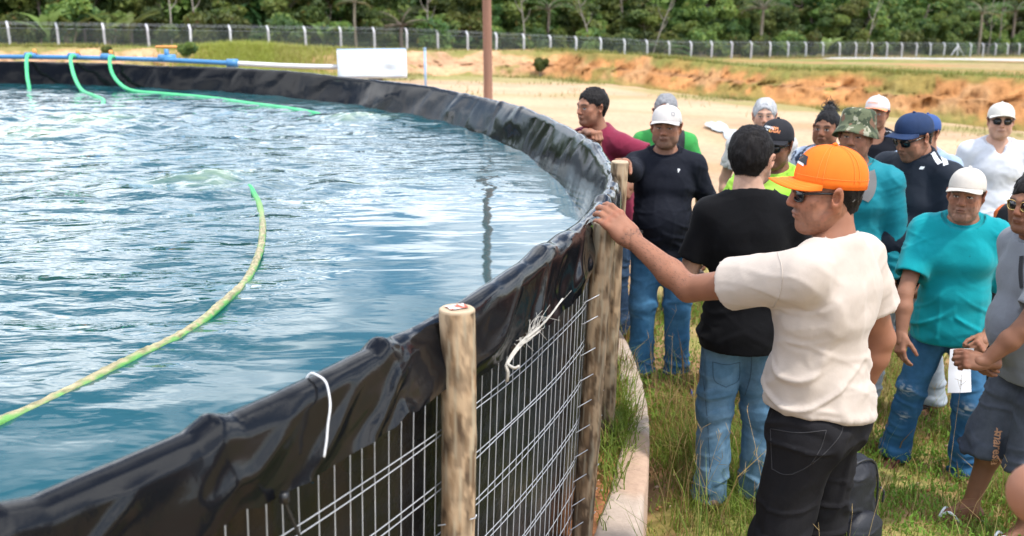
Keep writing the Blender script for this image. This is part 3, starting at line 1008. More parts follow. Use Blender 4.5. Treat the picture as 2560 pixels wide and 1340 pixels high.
M_sheet = mat('bare_metal_sheet', (0.70, 0.71, 0.73), rough=0.30, metal=0.45, bump=(3.0, 0.10, 0.02))
hood = empty('blower_cover', (hood_c[0], hood_c[1], G(hood_c[0], hood_c[1])))
tag(hood, 'curved sheet metal cover over the blower on a short post beyond the tank', 'cover')
sc_ = 12.6 / FPX
hw, hh_ = 168 * sc_, 66 * sc_
nu, nv = 12, 22
u = np.linspace(-0.5, 0.5, nu)
# a bent sheet: short slope at the back, a tight bend over the top, a long flat front face that leans out
cz = hood_c[2] - G(hood_c[0], hood_c[1])
prof = spline(np.array([(0.20, -.10, 0), (0.19, .06, 0), (0.14, .145, 0), (0.05, .172, 0), (-.04, .160, 0), (-.095, .115, 0), (-.118, .04, 0), (-.135, -.06, 0), (-.150, -.165, 0)]), nv)[:, :2]
prof = prof + np.array([0, cz])
HV = []
for k in range(nu):
    for j in range(nv):
        dent = -0.03 * math.exp(-(((u[k] - 0.24) / 0.10) ** 2 + ((j - 19) / 2.2) ** 2))
        HV.append((u[k] * hw, prof[j, 0] + 0.0 - dent, prof[j, 1]))
hd = mesh_np('cover_sheet', HV, grid_faces(nu, nv), M_sheet, hood)
md = hd.modifiers.new('t', 'SOLIDIFY'); md.thickness = 0.006
hood.rotation_euler = (0, 0, R(9))
M_rim = mat('blue_edge_paint', (0.30, 0.42, 0.58), rough=0.4)
MB().tube([(-hw / 2, 0.0, cz + 0.176), (hw / 2, 0.0, cz + 0.176)], 0.010, 8).build('blue_edge', M_rim, hood)
M_motor = mat('blower_housing', (0.07, 0.08, 0.075), rough=0.6)
MB().tube([(-hw / 2 + 0.06, 0.03, cz - 0.02), (hw / 2 - 0.14, 0.03, cz - 0.02)], 0.11, 16).box((0, 0, cz - 0.14), (0.5, 0.22, 0.03)).build('blower', M_motor, hood)
MB().box((0.04, 0.0, (cz - 0.16 - 0.3) / 2), (0.17, 0.15, cz - 0.16 + 0.3), bev=0.01).build('support_post', mat('grey_timber', (0.20, 0.165, 0.12), rough=0.9, var=(8, 0.3, (1, 1, .2))), hood)

# ---- timber pole, blue marker -----------------------------------------------------------------
pp = at_D(1220, 150, 21.0)
M_pole = mat('red_brown_pole', (0.235, 0.125, 0.085), rough=0.85, var=(6, 0.25, (1, 1, .08)), bump=(14, 0.5, 0.01, (1, 1, .06)))
zs = np.linspace(-1, 8.5, 30)
pr = np.linspace(0.094, 0.080, 30)
pole = MB().tube(np.stack([0.004 * np.sin(zs), 0 * zs, zs], -1), pr, 16).build('timber_pole', M_pole)
pole.location = (pp[0], pp[1], G(pp[0], pp[1]))
pole.rotation_euler = (0, R(-0.4), 0)
tag(pole, 'tall reddish brown round timber pole standing on the sand beyond the tank', 'pole')
bp = at_D(1063, 172, 37)
mk = MB().tube([(0, 0, -0.4), (0, 0, 1.35)], 0.045, 10).tube([(0, 0, 1.33), (0, 0, 1.40)], 0.055, 10).build('marker_post', mat('pale_blue_paint', (0.28, 0.42, 0.60), rough=0.5))
mk.location = (bp[0], bp[1], G(bp[0], bp[1]))
tag(mk, 'small pale blue pipe standing upright on the sand left of the timber pole', 'pipe')
# ================================================================ FENCE
M_conc = mat('fence_concrete', (0.60, 0.595, 0.62), rough=0.85, var=(2, 0.12), objvar=0.06)
fence = empty('wire_fence', (FENCE_A[0], FENCE_A[1], 0))
tag(fence, 'long chain link fence on bent concrete posts in front of the forest', 'fence')
fdir = (FENCE_B - FENCE_A); flen_ = np.linalg.norm(fdir); fdir = fdir / flen_
fnor = np.array([-fdir[1], fdir[0]])
step_ = flen_ / (NPOST - 1)
b = MB()
prof = [(0, -0.4), (0, 1.62), (0.05, 1.78), (0.30, 2.05)]
V = []
for k, (o_, z_) in enumerate(prof):
    w_ = 0.075 if k < 2 else 0.065
    for sx, sy in ((-1, -1), (1, -1), (1, 1), (-1, 1)):
        q = fdir * sx * w_ + fnor * (sy * w_ + o_)
        V.append((q[0], q[1], z_))
Q = [(a * 4 + j, a * 4 + (j + 1) % 4, (a + 1) * 4 + (j + 1) % 4, (a + 1) * 4 + j) for a in range(3) for j in range(4)] + [(12, 13, 14, 15)]
b.add(V, Q)
proto = None
for t in range(-7, NPOST + 22):
    if proto is None:
        o = proto = b.build('fence_post', M_conc, fence, smooth=False)
    else:
        o = proto.copy(); COL.objects.link(o); o.parent = fence
    q = fdir * step_ * t
    o.location = (q[0], q[1], float(fence_z(t)) + 0.03 * random.uniform(-1, 1))
    o.rotation_euler = (random.uniform(-.015, .015), random.uniform(-.02, .02), 0)
for sgn in (-1, 1):                       # two braces of the corner post
    q = fdir * step_ * 37
    z = float(fence_z(37))
    MB().tube([(q[0] + fdir[0] * 2.0 * sgn, q[1] + fdir[1] * 2.0 * sgn, z - 0.1), (q[0], q[1], z + 1.65)], 0.08, 6).build('post_brace', M_conc, fence)
# chain link: a thin sheet whose woven pattern is far too fine to see single wires
m = bpy.data.materials.new('chain_link'); m.use_nodes = True
t_ = m.node_tree; bs = t_.nodes['Principled BSDF']; L = t_.links.new
bs.inputs['Base Color'].default_value = (0.13, 0.155, 0.15, 1); bs.inputs['Roughness'].default_value = 0.6
tr_ = nd(t_, 'ShaderNodeBsdfTransparent'); mx = nd(t_, 'ShaderNodeMixShader')
tcx = nd(t_, 'ShaderNodeTexCoord')
wv = nd(t_, 'ShaderNodeTexNoise'); wv.inputs['Scale'].default_value = 0.35; wv.inputs['Detail'].default_value = 2
L(tcx.outputs['Object'], wv.inputs['Vector'])
mr = nd(t_, 'ShaderNodeMapRange'); mr.inputs[1].default_value = 0.3; mr.inputs[2].default_value = 0.7; mr.inputs[3].default_value = 0.12; mr.inputs[4].default_value = 0.26
L(wv.outputs['Fac'], mr.inputs[0]); L(mr.outputs[0], mx.inputs[0])
L(tr_.outputs[0], mx.inputs[1]); L(bs.outputs[0], mx.inputs[2]); L(mx.outputs[0], t_.nodes['Material Output'].inputs[0])
ts = np.arange(-7, NPOST + 21.01, 0.5)
FV = []
for z_ in (0.02, 0.8, 1.58):
    q = fdir * step_ * ts[:, None] - fnor * 0.085
    FV.append(np.stack([q[:, 0], q[:, 1], fence_z(ts) + z_], -1))
mesh_np('mesh_panel', np.stack(FV, 1).reshape(-1, 3), grid_faces(len(ts), 3), m, fence)
M_barb = mat('barbed_wire', (0.40, 0.43, 0.47), rough=0.4, metal=0.5)
for o_, z_ in ((0.0, 1.60), (0.10, 1.83), (0.20, 1.93), (0.29, 2.03)):
    q = fdir * step_ * ts[:, None] + fnor * o_
    MB().tube(np.stack([q[:, 0], q[:, 1], fence_z(ts) + z_ - 0.02 * (ts % 1 > 0)], -1), 0.009, 4, caps=False).build('barbed_wire', M_barb, fence)

# ================================================================ FOREST
def leaf_cloud(blobs, n, size, seed, flat=0.35, tone=None, droop=0.0):
    """leaf-sized quads spread through the blobs (centre, radii)"""
    r = np.random.default_rng(seed)
    vol = np.array([np.prod(b[1]) ** (2 / 3) for b in blobs]); vol /= vol.sum()
    k = r.choice(len(blobs), n, p=vol)
    c = np.array([b[0] for b in blobs])[k]; rad = np.array([b[1] for b in blobs])[k]
    d = r.normal(size=(n, 3)); d /= np.linalg.norm(d, axis=1, keepdims=True)
    rho = r.uniform(0.35, 1.05, n) ** 0.6
    P = c + d * rad * rho[:, None] + r.normal(0, 0.05, (n, 3)) * rad
    nrm = d * 0.7 + r.normal(0, 0.55, (n, 3)) + np.array([0, 0, flat])
    nrm /= np.linalg.norm(nrm, axis=1, keepdims=True)
    a = np.cross(nrm, r.normal(size=(n, 3))); a /= np.linalg.norm(a, axis=1, keepdims=True)
    b_ = np.cross(nrm, a)
    s = size * r.uniform(0.6, 1.4, n)[:, None]
    a = a * s; b_ = b_ * s * 0.55
    V = np.stack([P - a, P + b_ * 0.9 - a * 0.1, P + a - nrm * s * 0.25, P - b_ * 0.9 - a * 0.1], 1).reshape(-1, 3)
    F = np.arange(4 * n).reshape(n, 4)
    hue = r.normal(0, 1, len(blobs))[k] * 0.55 + r.normal(0, 0.5, n)
    g0 = np.array([0.115, 0.170, 0.040]); g1 = np.array([0.21, 0.255, 0.055]); g2 = np.array([0.052, 0.098, 0.030])
    u = np.clip(hue, -1, 1)[:, None]
    col = np.where(u > 0, g0 + (g1 - g0) * u, g0 + (g2 - g0) * -u)
    if tone is not None: col = col * np.array(tone)
    yl = r.random(n) < 0.02
    col[yl] = np.array([0.22, 0.16, 0.04])
    return V, F, np.repeat(col, 4, axis=0)


m = mat('foliage', attr=True, rough=0.55, spec=0.35, objvar=0.42)
# leaves let a little light through
t_ = m.node_tree; bs = t_.nodes['Principled BSDF']; L = t_.links.new
tl = nd(t_, 'ShaderNodeBsdfTranslucent'); mx = nd(t_, 'ShaderNodeMixShader'); mx.inputs[0].default_value = 0.40
L(bs.inputs['Base Color'].links[0].from_socket, tl.inputs[0])
L(bs.outputs[0], mx.inputs[1]); L(tl.outputs[0], mx.inputs[2]); L(mx.outputs[0], t_.nodes['Material Output'].inputs[0])
M_leaf = m
M_bark = mat('bark', (0.235, 0.185, 0.145), rough=0.9, var=(2, 0.3, (1, 1, .2)), objvar=0.35)
M_barkp = mat('pale_bark', (0.27, 0.235, 0.20), rough=0.9, var=(2, 0.25, (1, 1, .2)), objvar=0.2)


def tree_proto(kind, seed):
    """returns (trunk mesh, crown mesh)"""
    r = np.random.default_rng(seed)
    tk = MB()
    H_ = {'tall': 11.0, 'mid': 7.0, 'shrub': 2.6}[kind]
    blobs = []
    if kind == 'shrub':
        for k in range(9):
            a, q = r.uniform(0, 6.28), r.uniform(0, 1.1)
            blobs.append(((q * math.cos(a), q * math.sin(a), r.uniform(0.5, 2.1)), np.array([0.75, 0.75, 0.6]) * r.uniform(0.6, 1.15)))
            tk.tube(spline([(0.1 * math.cos(a), 0.1 * math.sin(a), -0.2), (0.5 * q * math.cos(a), 0.5 * q * math.sin(a), 0.6), blobs[-1][0]], 7), np.linspace(0.035, 0.012, 7), 5)
        n, s = 3000, 0.18
    else:
        tw = 0.16 if kind == 'tall' else 0.10
        top = np.array([r.uniform(-.6, .6), r.uniform(-.6, .6), H_ * 0.72])
        mid_ = np.array([r.uniform(-.35, .35), r.uniform(-.35, .35), H_ * 0.36])
        path = spline([(0, 0, -0.4), mid_, top], 16)
        tk.tube(path, np.linspace(tw, tw * 0.35, 16), 8)
        nl = 15 if kind == 'tall' else 12
        for k in range(nl):
            h0 = r.uniform(0.14 if kind == 'mid' else 0.22, 1.0)
            p0 = path[int(min(15, h0 * 15))]
            a = r.uniform(0, 6.28)
            reach = r.uniform(0.9, 2.6) * (1 if kind == 'tall' else 0.85)
            e = p0 + np.array([reach * math.cos(a), reach * math.sin(a), r.uniform(0.2, 1.6)])
            tk.tube(spline([p0, (p0 + e) / 2 + r.normal(0, .15, 3), e], 7), np.linspace(tw * 0.4, 0.02, 7), 5)
            for j in range(2):
                blobs.append((e + r.normal(0, .45, 3) * j, np.array([1.15, 1.15, 0.72]) * r.uniform(0.55, 1.1)))
        n, s = (7500, 0.25) if kind == 'tall' else (6200, 0.22)
    V, F, c = leaf_cloud(blobs, n, s, seed + 50)
    tr_ob = tk.build('trunk', M_bark)
    cr_ob = mesh_np('crown', V, F, M_leaf, None, False, c)
    ms = (tr_ob.data, cr_ob.data)
    bpy.data.objects.remove(tr_ob); bpy.data.objects.remove(cr_ob)
    return ms


PROTO = {'tall': [tree_proto('tall', s) for s in (201, 202, 203, 204)], 'mid': [tree_proto('mid', s) for s in (211, 212, 213, 214)], 'shrub': [tree_proto('shrub', s) for s in (221, 222, 223)]}
treer = np.random.default_rng(99)


def put_tree(kind, x, y, sc, label, group, name, cat):
    ms = PROTO[kind][treer.integers(len(PROTO[kind]))]
    z = float(plateau_or_fence_z(x, y))
    o = empty(name, (x, y, z), treer.uniform(0, 6.28))
    o.scale = (sc * treer.uniform(.9, 1.15), sc * treer.uniform(.9, 1.15), sc * treer.uniform(.85, 1.15))
    tag(o, label, cat, group)
    for nm, me in zip(('trunk', 'crown'), ms):
        c = bpy.data.objects.new(nm, me); link(c, o)
    return o


def plateau_or_fence_z(x, y):
    s = ((x - FENCE_A[0]) * fdir[0] + (y - FENCE_A[1]) * fdir[1]) / flen_ * (NPOST - 1)
    return fence_z(s)


def behind(t, off, jit=1.0):
    q = FENCE_A + fdir * step_ * (t + treer.uniform(-.4, .4) * jit) + fnor * (off + treer.uniform(-1, 1) * jit)
    return q


for t in np.arange(-5, 64, 1.05):
    q = behind(t, 3.2, 1.0)
    put_tree('shrub', q[0], q[1], treer.uniform(0.75, 1.55), 'green leafy bush growing right behind the chain link fence', 'bushes behind the fence', 'bush', 'bush')
for t in np.arange(-6, 66, 1.3):
    q = behind(t, 7.5, 2.0)
    put_tree('mid', q[0], q[1], treer.uniform(0.65, 1.15), 'low branching broadleaf tree behind the fence at the forest edge', 'small trees at the forest edge', 'broadleaf_tree', 'tree')
for t in np.arange(-7, 70, 1.5):
    q = behind(t, 15, 3.5)
    put_tree('tall', q[0], q[1], treer.uniform(0.9, 1.35), 'tall broadleaf forest tree rising out of the picture behind the small trees', 'tall forest trees', 'broadleaf_tree', 'tree')

# palms with arching fronds
def palm_proto(seed, trunk_h, flen, nf, trunk_r=0.13):
    r = np.random.default_rng(seed)
    tk = MB().tube(spline([(0, 0, -0.4), (0.1, 0.05, trunk_h * .5), (0.05, 0, trunk_h)], 12), np.linspace(trunk_r * 1.15, trunk_r, 12), 9)
    V, F, C = [], [], []
    n0 = 0
    for k in range(nf):
        a = k * 2.399 + r.uniform(-.2, .2)
        el = r.uniform(0.25, 1.35)
        d = np.array([math.cos(a), math.sin(a), 0])
        Lf = flen * r.uniform(.8, 1.1)
        m = 22
        s = np.linspace(0, 1, m)
        out_ = Lf * s * np.cos(el - 1.25 * s * s)
        up = Lf * (s * np.sin(el) - 0.62 * s ** 2.3)
        sp_ = np.array([0.05, 0, trunk_h]) + d * out_[:, None] + np.array([0, 0, 1]) * up[:, None]
        tk.tube(sp_[:12], np.linspace(0.05, 0.02, 12), 4)
        sd = np.cross(d, [0, 0, 1])
        for j in range(3, m):
            ll = 0.62 * math.sin(math.pi * min(0.12 + 0.85 * s[j], 1)) * flen / 3.2
            for sg in (-1, 1):
                tip = sp_[j] + sd * sg * ll * .8 + d * ll * .45 + np.array([0, 0, -0.32 * ll]) + r.normal(0, .04, 3)
                w_ = d * 0.055
                V += [sp_[j] - w_, sp_[j] + w_, tip + w_ * .2, tip - w_ * .2]
                F.append([n0, n0 + 1, n0 + 2, n0 + 3]); n0 += 4
                c = np.array([0.07, 0.115, 0.028]) * r.uniform(.7, 1.3)
                if el < 0.4: c = np.array([0.16, 0.13, 0.05]) * r.uniform(.8, 1.2)
                C += [c] * 4
    a, b_ = tk.build('trunk', M_bark), mesh_np('crown', V, np.array(F), M_leaf, None, False, np.array(C))
    ms = (a.data, b_.data)
    bpy.data.objects.remove(a); bpy.data.objects.remove(b_)
    return ms


PALM = [palm_proto(301, 1.9, 3.9, 17, 0.16), palm_proto(302, 4.2, 3.2, 14), palm_proto(303, 0.5, 3.4, 11)]


def put_palm(px, off, k, sc, label):
    a = math.degrees(math.atan((px - 1280) / FPX))
    D, t = fence_D(a)
    q = np.array([math.tan(R(a)) * D, D]) + fnor * off
    q[0] = (px - 1280) / FPX * q[1]
    o = empty('palm_tree', (q[0], q[1], float(plateau_or_fence_z(*q))), treer.uniform(0, 6.28))
    o.scale = (sc,) * 3
    tag(o, label, 'palm', 'palms at the forest edge')
    for nm, me in zip(('trunk', 'crown'), PALM[k]):
        c = bpy.data.objects.new(nm, me); link(c, o)


for px, off, k, sc, lb in ((1012, 3.5, 0, 1.15, 'palm with pale arching leaf stalks behind the metal blower cover'), (760, 4.5, 2, 1.1, 'low palm with fronds from the ground left of the blower cover'), (900, 5, 1, 1.0, 'slim palm left of the pale stalked palm'), (620, 5, 2, 1.0, 'low dark fronded palm among the bushes on the left side'),
                           (1370, 6, 1, 1.1, 'palm with brown hanging fronds right of the timber pole'), (1650, 5, 2, 1.3, 'low palm above the man in the white cap'), (2420, 8, 1, 1.5, 'slender palm at the far right forest edge'), (2500, 9, 1, 1.6, 'slender palm at the right end of the forest'), (1890, 9, 1, 1.4, 'palm inside the forest right of centre')):
    put_palm(px, off, k, sc, lb)
# pale bare trunks
for px, off, lean, hgt, lb in ((1070, 3.0, 0.06, 6, 'pale crooked tree trunk right of the palm'), (1215 + 260, 3.5, -.25, 7, 'pale leaning bare trunk behind the fence'), (1620, 4.0, 0.35, 7, 'pale forked bare branch leaning over the bushes'), (2140, 4.5, 0.22, 8, 'thin pale leaning trunk on the right'), (2445, 6, 0.0, 9, 'thin straight pale trunk, left of a pair'), (2468, 6, 0.02, 9, 'thin straight pale trunk, right of a pair'), (506, 4, 0.0, 7, 'thin straight white trunk on the left'), (448, 5, 0.02, 7, 'thin white trunk above the leftmost bushes'), (1310, 5, -.05, 7, 'thin grey trunk beside the timber pole')):
    D, t = fence_D(math.degrees(math.atan((px - 1280) / FPX)))
    q = np.array([(px - 1280) / FPX * D, D]) + fnor * off; q[0] = (px - 1280) / FPX * q[1]
    z = float(plateau_or_fence_z(*q))
    o = MB()
    o.tube(spline([(0, 0, -.3), (lean * hgt * .3 + .08, 0, hgt * .35), (lean * hgt * .7 - .05, 0.1, hgt * .7), (lean * hgt, 0, hgt)], 14), np.linspace(0.085, 0.04, 14), 7)
    for j in range(3):
        h0 = hgt * (0.45 + .15 * j)
        o.tube(spline([(lean * h0, 0, h0), (lean * h0 + (-1) ** j * .5, .2, h0 + .6), (lean * h0 + (-1) ** j * .8, .1, h0 + 1.5)], 7), np.linspace(0.05, 0.015, 7), 5)
    o = o.build('bare_trunk', M_barkp)
    o.location = (q[0], q[1], z)
    tag(o, lb, 'tree trunk', 'bare trunks at the forest edge')
# banana-like broad leaved plants, left
def banana(seed):
    r = np.random.default_rng(seed)
    V, F, C, n0 = [], [], [], 0
    for k in range(9):
        a = k * 2.4 + r.uniform(-.3, .3); d = np.array([math.cos(a), math.sin(a), 0]); sd = np.array([-d[1], d[0], 0])
        Lf = r.uniform(1.8, 2.8); el = r.uniform(1.15, 1.5)
        s = np.linspace(0, 1, 12)
        P = np.array([0, 0, 0.3]) + d * (Lf * s * np.cos(el - .7 * s * s))[:, None] + np.array([0, 0, 1]) * (Lf * (s * math.sin(el) - .25 * s ** 3))[:, None]
        w_ = 0.30 * np.clip(np.sin(np.pi * np.clip((s - .25) / .75, 0, 1)), 0.06, 1)
        g = np.stack([P + sd * w_[:, None] + [0, 0, .06], P, P - sd * w_[:, None] + [0, 0, .06]], 1).reshape(-1, 3)
        V.append(g); F.append(grid_faces(12, 3) + n0); n0 += 36
        C.append(np.tile(np.array([0.20, 0.27, 0.085]) * r.uniform(.75, 1.2), (36, 1)))
    return np.concatenate(V), np.concatenate(F), np.concatenate(C)


BL = ('leftmost pale plant with upright banana like leaves behind the fence', 'pale banana like plant second from the left behind the fence', 'pale banana like plant above the third green hose', 'pale banana like plant left of the yellow grass clump', 'small banana like plant left of the blower cover', 'banana like plant far right behind the fence')
for i, (px, off, sc) in enumerate(((150, 2.5, 1.3), (210, 3.0, 1.25), (290, 2.8, 1.2), (345, 3.4, 1.3), (820, 2.5, 1.0), (2050, 3, 1.3))):
    D, t = fence_D(math.degrees(math.atan((px - 1280) / FPX)))
    q = np.array([(px - 1280) / FPX * D, D]) + fnor * off; q[0] = (px - 1280) / FPX * q[1]
    V, F, C = banana(400 + i)
    o = mesh_np('broad_leaf_plant', V, F, M_leaf, None, True, C)
    o.location = (q[0], q[1], float(plateau_or_fence_z(*q))); o.scale = (sc,) * 3
    tag(o, BL[i], 'plant', 'broad leaved plants behind the fence')

# the dense forest further back reads as one mass
blobs = []
fr_ = np.random.default_rng(77)
for t in np.arange(-9, 76, 0.8):
    for off in (20, 25, 31):
        q = FENCE_A + fdir * step_ * t + fnor * (off + fr_.uniform(-2, 2))
        for h in (0.3, 1.8, 3.4, 5.2, 7.0, 9.0, 11.5):
            blobs.append(((q[0] + fr_.uniform(-1.5, 1.5), q[1] + fr_.uniform(-1.5, 1.5), float(plateau_or_fence_z(*q)) + h + fr_.uniform(-.8, .8)), np.array([2.3, 2.3, 1.6]) * fr_.uniform(.7, 1.2)))
V, F, C = leaf_cloud(blobs, 220000, 0.50, 78, tone=(0.85, 0.9, 0.95))
tag(mesh_np('forest', V, F, M_leaf, None, False, C), kind='stuff')

# ================================================================ GRASS
def blades(x, y, z, h, w, lean, col, seed):
    """one tapered bent blade per entry"""
    r = np.random.default_rng(seed)
    n = len(x)
    a = r.uniform(0, 2 * np.pi, n); b = a + r.uniform(0.9, 2.2, n)
    d = np.stack([np.cos(a), np.sin(a), 0 * a], -1); sd = np.stack([np.cos(b), np.sin(b), 0 * a], -1)
    P = np.stack([x, y, z], -1)
    up = np.array([0, 0, 1.0])
    hh, ww, ll = h[:, None], w[:, None], lean[:, None]
    m1 = P + up * hh * 0.5 + d * hh * ll * 0.28
    tp = P + up * hh * np.sqrt(np.maximum(1 - 0.6 * ll ** 2, .15)) + d * hh * ll
    V = np.stack([P - sd * ww, P + sd * ww, m1 + sd * ww * .8, m1 - sd * ww * .8, tp], 1)
    base = np.arange(n)[:, None] * 5
    Q = base + np.array([[0, 1, 2, 3]]); T = base + np.array([[3, 2, 4]])
    C = np.repeat(col[:, None, :], 5, axis=1).copy()
    C[:, 4] *= 1.15
    return V.reshape(-1, 3), Q, T, C.reshape(-1, 3)


def scatter(n, x0, x1, y0, y1, seed, dens):
    r = np.random.default_rng(seed)
    x, y = r.uniform(x0, x1, n), r.uniform(y0, y1, n)
    keep = r.random(n) < dens(x, y)
    return x[keep], y[keep], r


def off_kerb(x, y, pad=0.0):
    return in_tank(x, y) > 7.965 + pad


m = mat('grass_blade', attr=True, rough=0.55, spec=0.3)
t_ = m.node_tree; bs = t_.nodes['Principled BSDF']; L = t_.links.new
tl = nd(t_, 'ShaderNodeBsdfTranslucent'); mx = nd(t_, 'ShaderNodeMixShader'); mx.inputs[0].default_value = 0.42
L(bs.inputs['Base Color'].links[0].from_socket, tl.inputs[0]); L(bs.outputs[0], mx.inputs[1]); L(tl.outputs[0], mx.inputs[2]); L(mx.outputs[0], t_.nodes['Material Output'].inputs[0])
M_grass = m
GA = np.array([0.14, 0.215, 0.032]); GB = np.array([0.25, 0.325, 0.055]); GY = np.array([0.34, 0.25, 0.085]); GD = np.array([0.30, 0.185, 0.085])


def grass_cols(x, y, r, dry=0.0):
    q = fbm(p3(x * 1.1, y * 1.1, 6), 3, 151)
    u = r.random(len(x))
    dryp = np.clip(0.17 + 0.45 * q + 0.8 * dry, 0.04, 0.8)
    c = GA + (GB - GA) * r.random(len(x))[:, None]
    isd = u < dryp
    c[isd] = (GY + (GD - GY) * r.random(isd.sum())[:, None])
    return c * r.uniform(.75, 1.25, len(x))[:, None]


tuft = lambda x, y: np.clip(0.60 + 0.75 * fbm(p3(x * 1.6, y * 1.6, 2), 3, 152), 0.02, 1)
VV, QQ, TT, CC, nn_ = [], [], [], [], 0


def put_blades(V, Q, T, C):
    global nn_
    VV.append(V); QQ.append(Q + nn_); TT.append(T + nn_); CC.append(C); nn_ += len(V)


for (n, x0, x1, y0, y1, hm, wm, sd_) in ((140000, 0.3, 3.6, 2.3, 6.2, 0.060, 0.0027, 1), (70000, 0.3, 6.0, 6.2, 12.5, 0.085, 0.0042, 2), (4200, 0.3, 2.6, 2.3, 6.0, 0.20, 0.0030, 3)):
    x, y, r = scatter(n, x0, x1, y0, y1, 160 + sd_, lambda x, y: tuft(x, y) * off_kerb(x, y) * np.clip(grass_amount(x, y) + 0.02, 0, 1) * (np.abs(x) < 0.58 * y + 0.9))
    h = hm * r.uniform(.35, 1.5, len(x)) * (0.75 + 0.5 * tuft(x, y))
    # taller, drier grass along the kerb and among the feet at the back
    k = np.exp(-((in_tank(x, y) - 8.25) / 0.30) ** 2)
    h *= (1 + 0.7 * k) * (0.35 + 0.65 * sstep(7.97, 8.12, in_tank(x, y)))
    put_blades(*blades(x, y, G(x, y) - 0.01, h, wm * r.uniform(.6, 1.3, len(x)), r.uniform(.15, 0.95, len(x)), grass_cols(x, y, r, 0.35 * k), 170 + sd_))
# tufts leaning over the kerb from inside
for (a, rad_, n) in ((-7.7, 7.805, 170), (-6.4, 7.82, 210), (-4.9, 7.84, 170), (-9.6, 7.79, 80), (-11.2, 7.79, 40), (-2.5, 7.85, 120), (0, 7.86, 110), (-12.8, 7.79, 12)):
    r = np.random.default_rng(int(180 + a * 10))
    c = tank_pt(a, rad_, BED_Z - 0.02)
    x, y = c[0] + r.normal(0, 0.045, n), c[1] + r.normal(0, 0.075, n)
    put_blades(*blades(x, y, np.full(n, BED_Z - 0.03), r.uniform(.06, .24, n), np.full(n, 0.0028), r.uniform(.3, 1.0, n), grass_cols(x, y, r, -.1), 190 + int(a * 3)))
# tall grass between kerb and people
x, y, r = scatter(1500, 0.55, 2.0, 2.6, 8.5, 200, lambda x, y: off_kerb(x, y, 0.10) * np.exp(-np.maximum(in_tank(x, y) - 8.0, 0) / 0.55) * (0.3 + tuft(x, y)))
put_blades(*blades(x, y, G(x, y) - .01, r.uniform(.16, .42, len(x)), np.full(len(x), 0.0024), r.uniform(.2, .9, len(x)), grass_cols(x, y, r, 0.3), 201))
# low leafy weeds: small broad leaves near the ground
x, y, r = scatter(42000, 0.7, 3.6, 2.4, 7.5, 210, lambda x, y: off_kerb(x, y, 0.05) * np.clip(-0.1 + 1.2 * fbm(p3(x * 1.3, y * 1.3, 12), 3, 211) + 0.35 * (x > 1.6), 0, 1))
put_blades(*blades(x, y, G(x, y) + r.uniform(0, .06, len(x)), r.uniform(.014, .034, len(x)), r.uniform(.0035, .0070, len(x)), r.uniform(.5, 1.1, len(x)), (GA * 1.1 + (GB - GA) * r.random(len(x))[:, None]) * np.array([.9, 1.15, 1]), 212))
grass = mesh_np('grass', np.concatenate(VV), [np.concatenate(QQ), np.concatenate(TT)], M_grass, None, False, np.clip(np.concatenate(CC), 0, 1))
tag(grass, kind='stuff')

# dry seed stems standing out of the grass
VV2 = MB(); 
x, y, r = scatter(520, 0.6, 3.4, 2.5, 7.0, 220, lambda x, y: off_kerb(x, y, 0.06) * (0.25 + 0.75 * np.exp(-np.maximum(in_tank(x, y) - 8.1, 0) / 0.6)))
for i in range(len(x)):
    hgt = r.uniform(.25, .62); a = r.uniform(0, 6.28); ln = r.uniform(.05, .45) * hgt
    p0 = np.array([x[i], y[i], G(x[i], y[i]) - .01]); p2 = p0 + np.array([math.cos(a) * ln, math.sin(a) * ln, hgt])
    p1 = (p0 + p2) / 2 + np.array([-math.cos(a) * ln * .2, -math.sin(a) * ln * .2, .02])
    VV2.tube(spline([p0, p1, p2], 5), [0.0013, .0012, .001, .0009, .0006], 3, caps=False)
    for k in range(r.integers(2, 6)):
        q = p2 + (p1 - p2) * 0.04 * k
        e = q + np.array([r.normal(0, .014), r.normal(0, .014), r.uniform(.015, .05)])
        VV2.tube([q, e], [0.0011, 0.0007], 3, caps=False)
M_stem = mat('dry_stem', (0.42, 0.30, 0.13), rough=0.8, var=(3, 0.3))
tag(VV2.build('seed_stems', M_stem), kind='stuff')

# scattered pebbles and soil crumbs: red gravel between the tufts and inside the kerb
ico = bmesh.new(); bmesh.ops.create_icosphere(ico, subdivisions=1, radius=1)
iv = np.array([v.co for v in ico.verts]); it = np.array([[v.index for v in f.verts] for f in ico.faces]); ico.free()
x, y, r = scatter(5200, 0.0, 3.0, 2.4, 7.5, 230, lambda x, y: np.where(in_tank(x, y) < 7.80, (in_tank(x, y) > 7.74) * 1.0, off_kerb(x, y, 0.02) * np.clip(0.5 - 1.1 * fbm(p3(x * 1.6, y * 1.6, 2), 3, 152), 0, 1) * 0.35))
n = len(x)
inb = in_tank(x, y) < 7.81
s = r.uniform(.004, .013, n) * np.where(inb, 1.1, 1.0)
P = np.stack([x, y, np.where(inb, BED_Z - 0.025, G(x, y) + .0)], -1)
V = P[:, None, :] + (iv[None] * (1 + 0.25 * r.normal(size=(n, len(iv), 1)))) * s[:, None, None] * np.array([1, 1, .7])
T = (np.arange(n)[:, None, None] * len(iv) + it[None]).reshape(-1, 3)
pc_ = np.where(r.random(n)[:, None] < .3, np.array([[.52, .38, .27]]), np.array([[.36, .17, .09]])) * r.uniform(.7, 1.3, n)[:, None]
tag(mesh_np('gravel', V.reshape(-1, 3), T, M_soil, None, True, np.repeat(np.clip(pc_, 0, 1), len(iv), axis=0)), kind='stuff')

